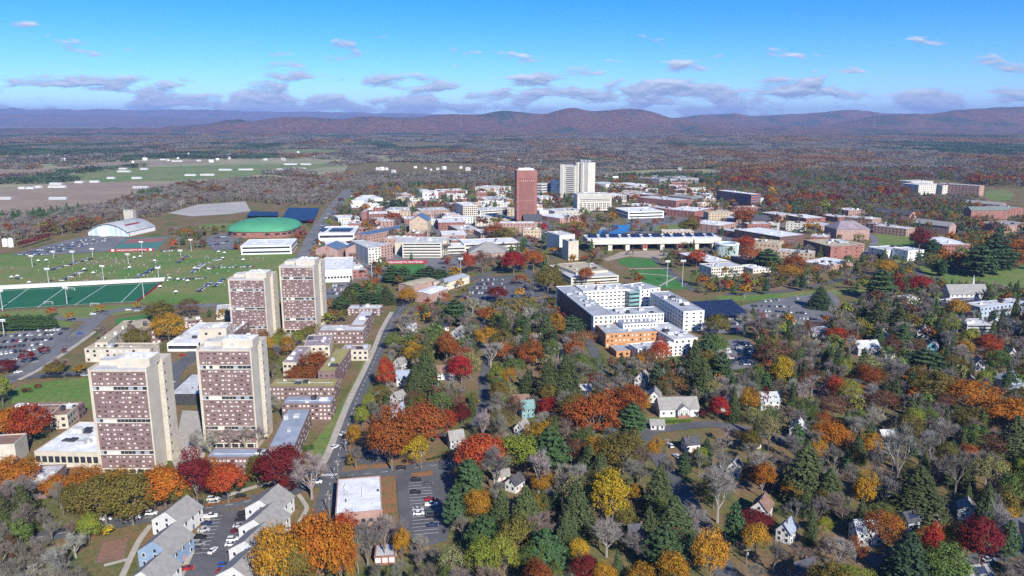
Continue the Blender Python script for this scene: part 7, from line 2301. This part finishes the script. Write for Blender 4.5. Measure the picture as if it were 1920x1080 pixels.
# ------------------------------------------------------------------ tree masses (uncountable)
def mass(name, label, pts, protos, pick=None):
    """pts: (x, y, h, w, (r, g, b)); prototypes are unit-sized meshes"""
    if not pts:
        return
    n = len(pts)
    me = bpy.data.meshes.new(name)
    me.vertices.add(n)
    me.vertices.foreach_set('co', np.array([(p[0], p[1], -.1) for p in pts], np.float32).ravel())
    a = me.attributes.new('siz', 'FLOAT_VECTOR', 'POINT')
    a.data.foreach_set('vector', np.array([(p[3], p[3], p[2]) for p in pts], np.float32).ravel())
    a = me.attributes.new('rot', 'FLOAT_VECTOR', 'POINT')
    a.data.foreach_set('vector', np.array([(0, 0, rnd.uniform(0, 6.28)) for p in pts], np.float32).ravel())
    a = me.attributes.new('tint', 'FLOAT_COLOR', 'POINT')
    a.data.foreach_set('color', np.array([(*p[4], 1) for p in pts], np.float32).ravel())
    a = me.attributes.new('idx', 'INT', 'POINT')
    a.data.foreach_set('value', np.array([rnd.randrange(len(protos)) for p in pts], np.int32))
    me.update()
    o = ob(name, me)
    tag(o, label, 'trees', None, 'stuff')
    ng = bpy.data.node_groups.new(name, 'GeometryNodeTree')
    ng.interface.new_socket('Geometry', in_out='INPUT', socket_type='NodeSocketGeometry')
    ng.interface.new_socket('Geometry', in_out='OUTPUT', socket_type='NodeSocketGeometry')
    N, Lk = ng.nodes, ng.links
    gi, go = N.new('NodeGroupInput'), N.new('NodeGroupOutput')
    join = N.new('GeometryNodeJoinGeometry')

    def attr(nm, ty):
        x = N.new('GeometryNodeInputNamedAttribute')
        x.data_type = ty
        x.inputs['Name'].default_value = nm
        return x.outputs[0]
    for i, pm in enumerate(protos):
        po = bpy.data.objects.new(name + '_kind', pm)
        oi = N.new('GeometryNodeObjectInfo')
        oi.inputs['Object'].default_value = po
        oi.inputs['As Instance'].default_value = True
        ip = N.new('GeometryNodeInstanceOnPoints')
        cm = N.new('FunctionNodeCompare')
        cm.data_type = 'INT'
        cm.operation = 'EQUAL'
        Lk.new(attr('idx', 'INT'), cm.inputs[2])
        cm.inputs[3].default_value = i
        Lk.new(gi.outputs[0], ip.inputs['Points'])
        Lk.new(cm.outputs[0], ip.inputs['Selection'])
        Lk.new(oi.outputs['Geometry'], ip.inputs['Instance'])
        e2 = N.new('FunctionNodeEulerToRotation')
        Lk.new(attr('rot', 'FLOAT_VECTOR'), e2.inputs[0])
        Lk.new(e2.outputs[0], ip.inputs['Rotation'])
        Lk.new(attr('siz', 'FLOAT_VECTOR'), ip.inputs['Scale'])
        Lk.new(ip.outputs[0], join.inputs[0])
    Lk.new(join.outputs[0], go.inputs[0])
    md = o.modifiers.new('instances', 'NODES')
    md.node_group = ng


CR_I = [leafy('leafy_mass', 51, 'round', 30, 9, .72, leaf_i), leafy('leafy_mass', 52, 'oval', 30, 9, .72, leaf_i), leafy('leafy_mass', 53, 'spread', 28, 9, .75, leaf_i)]
EV_I = [evergreen('evergreen_mass', 54, 'spruce', 520, .75, needle_i), evergreen('evergreen_mass', 55, 'pine', 520, .85, needle_i)]
BA_I = [bare(56, 420, .10, twig_i, 4), bare(57, 420, .10, twig_i, 4, 1.2), bare(58, 460, .10, twig_i, 4, .85)]


def pt(t):
    return (t['x'], t['y'], t['h'], t['w'], tone(TK[t['k']][0], .22))


mass('autumn_woodland', 'dense autumn-coloured trees of the campus and the woods behind it', [pt(t) for t in REST['autumn_tree']], CR_I)
mass('bare_woodland', 'grey leafless woods behind the campus and between the houses', [pt(t) for t in REST['bare_tree']], BA_I)
mass('evergreen_woodland', 'scattered dark evergreens of the farther quarters', [pt(t) for t in REST['evergreen_tree']], EV_I)

# far forest from the edge of the campus to the hills: clumps of many crowns
def patch(seed, ntree, ever):
    rs = np.random.RandomState(seed)
    C, N = [], []
    for i in range(ntree):
        c = np.array([*(rs.rand(2) - .5) * 44, 0])
        h, w = rs.uniform(10, 17), rs.uniform(3.2, 5.2)
        k = 15
        d = rs.randn(k, 3)
        d[:, 2] = np.abs(d[:, 2]) * .9 + .05
        d /= np.linalg.norm(d, axis=1, keepdims=True)
        C.append(c + d * np.array([w, w, h * .62]) * (1 if not ever else .8) + np.array([0, 0, h * .32]))
        N.append(d * .7 + rs.randn(k, 3) * .25 + np.array([.1, -.25, .5]))
    C, N = np.concatenate(C), np.concatenate(N)
    V = quads(C, N, rs.uniform(1.0, 1.9, len(C)), rs)
    return qmesh('forest_patch', V, needle_i if ever else leaf_i)


PT_L = [patch(61, 30, False), patch(62, 30, False), patch(63, 28, False)]
PT_E = [patch(64, 34, True), patch(65, 32, True)]
far_l, far_e = [], []
S = 34.0
rr = 950.0
while rr < 9300:
    step = S * (1 if rr < 2600 else 1.35 if rr < 4500 else 1.9 if rr < 6500 else 2.4)
    n = int(2 * .78 * rr / step)
    ii = np.arange(n)
    xs = (-.78 + 1.56 * (ii + nrs.rand(n)) / n) * rr
    ys = rr + nrs.rand(n) * step
    P = np.stack([xs, ys], 1)
    U = 960 + F * xs / (ys * cp + H * sp)
    V_ = 540 + F * (-ys * sp + H * cp) / (ys * cp + H * sp)
    keep = ~blocked(P)
    # leave the campus, its woods and the fields free
    camp = (V_ > 345) | ((V_ > 322) & (U > 1300)) | ((V_ > 335) & (U > 900))
    keep &= ~camp
    keep &= ~(inpoly(P, BASEF) & (fbm(xs / 330.0 + 3, ys / 260.0, 41) < .56))
    openl = fbm(xs / 420.0, ys / 800.0, 9)
    keep &= ~((openl > .62) & (V_ < 330) & (U < 900))
    sp_ = fbm(xs / 520.0 + 40, ys / 900.0, 17)
    hue = fbm(xs / 300.0 + 7, ys / 500.0, 23)
    gz = np.interp(rr, rs, np.arange(nr))
    for x, y, s1, h1, kp, u, vv_ in zip(xs, ys, sp_, hue, keep, U, V_):
        if not kp:
            continue
        sc_ = step / S * rnd.uniform(.92, 1.12)
        zsc = rnd.uniform(.85, 1.1) * (1 if rr < 4500 else 1.15)
        if s1 > .565:
            far_e.append((x, y, zsc, sc_, tone((.07, .115, .055), .25)))
        else:
            red = h1 + (.04 if u > 1250 else 0.0) + rnd.uniform(-.07, .07)
            c = (.235, .21, .175) if red < .50 else (.24, .185, .14) if red < .58 else (.26, .145, .075) if red < .70 else (.28, .145, .055)
            far_l.append((x, y, zsc, sc_, tone(c, .12)))
    rr += step
mass('far_forest', 'endless grey-brown and russet forest stretching to the hills', far_l, PT_L)
mass('far_pine_forest', 'dark green pine stands within the far forest', far_e, PT_E)

# ------------------------------------------------------------------ hedges and shrubs
def hedge(label, a, b, w, h, col, name='hedge'):
    p, q = G(*a), G(*b)
    d = q - p
    L = np.linalg.norm(d)
    c = (p + q) / 2
    rs_ = np.random.RandomState(int(abs(c[0]) * 10) % 9999)
    n = int(L * 60)
    C = np.stack([rs_.uniform(-L / 2, L / 2, n), rs_.uniform(-w / 2, w / 2, n), rs_.uniform(.1, 1, n) ** .7 * h], 1)
    V = quads(C, rs_.randn(n, 3) + np.array([0, -.3, .6]), rs_.uniform(.15, .3, n), rs_)
    o = ob(name, qmesh(name, V, leaf_o), None, (c[0], c[1], 0), math.atan2(d[1], d[0]))
    o.color = (*col, 1)
    tag(o, label, 'hedge')


hedge('clipped green hedge in front of the half-timbered house', (1226, 795), (1296, 792), 1.6, 1.8, (.15, .20, .04))
hedge('clipped green hedge beside the shaded lower car park', (1383, 700), (1412, 697), 2.5, 3, (.10, .16, .03))
hedge('low reddish hedge along the cross street verge', (385, 950), (470, 935), 1.2, 1.0, (.24, .11, .05))
hedge('low dark hedge by the leafy verge below the yellow tree', (800, 864), (838, 856), 1, 1.1, (.06, .10, .03))
hedge('round evergreen bush on the dormitory lawn', (570, 846), (588, 841), 4, 2.2, (.07, .13, .03), 'bush')
hedge('dark green shrub at the corner of the white-roofed shop', (640, 912), (662, 908), 5, 4.2, (.06, .09, .035), 'bush')
hedge('left crimson shrub before the white shrub-fronted house', (1437, 769), (1443, 769), 2, 2.6, (.32, .02, .05), 'bush')
hedge('right crimson shrub before the white shrub-fronted house', (1451, 768), (1457, 768), 2, 2.6, (.32, .02, .05), 'bush')
# garden plot with a fence, bottom left
p = G(212, 1032)
gp = empty('garden_plot', (p[0], p[1], 0), R(20))
tag(gp, 'fenced bare garden plot in the mown yard', 'garden')
pbox('soil', M('bare_soil', (.23, .13, .09), .95, .15, .6), gp, 0, 0, .01, 9, 15, .12)
for x in (-4.6, 4.6):
    pbox('rail', wood_pole, gp, x, 0, .9, .08, 15, .1)
for y in (-7.6, 7.6):
    pbox('rail', wood_pole, gp, 0, y, .9, 9.2, .08, .1)
for i in range(6):
    for x in (-4.6, 4.6):
        pbox('post', wood_pole, gp, x, -7.6 + 3.04 * i, 0, .12, .12, 1.2)

# ------------------------------------------------------------------ the air
hz = MB().box(-39000, 39000, -2500, 40000, -6, 640).build('haze', None)
hz.data.materials.clear()
m = bpy.data.materials.new('valley_haze')
m.use_nodes = True
m.node_tree.nodes.clear()
vo = m.node_tree.nodes.new('ShaderNodeVolumePrincipled')
vo.inputs['Color'].default_value = (.38, .55, 1.0, 1)
vo.inputs['Density'].default_value = HAZE_D
vo.inputs['Anisotropy'].default_value = 0.0
mo = m.node_tree.nodes.new('ShaderNodeOutputMaterial')
m.node_tree.links.new(vo.outputs[0], mo.inputs['Volume'])
hz.data.materials.append(m)
tag(hz, 'thin blue autumn haze over the valley', 'haze', None, 'stuff')
print('TREES', len(TREES), {k: len(v) for k, v in REST.items()}, 'far', len(far_l), len(far_e), 'cars', NCAR[0], len(EXTRA), 'objs', len(bpy.data.objects))
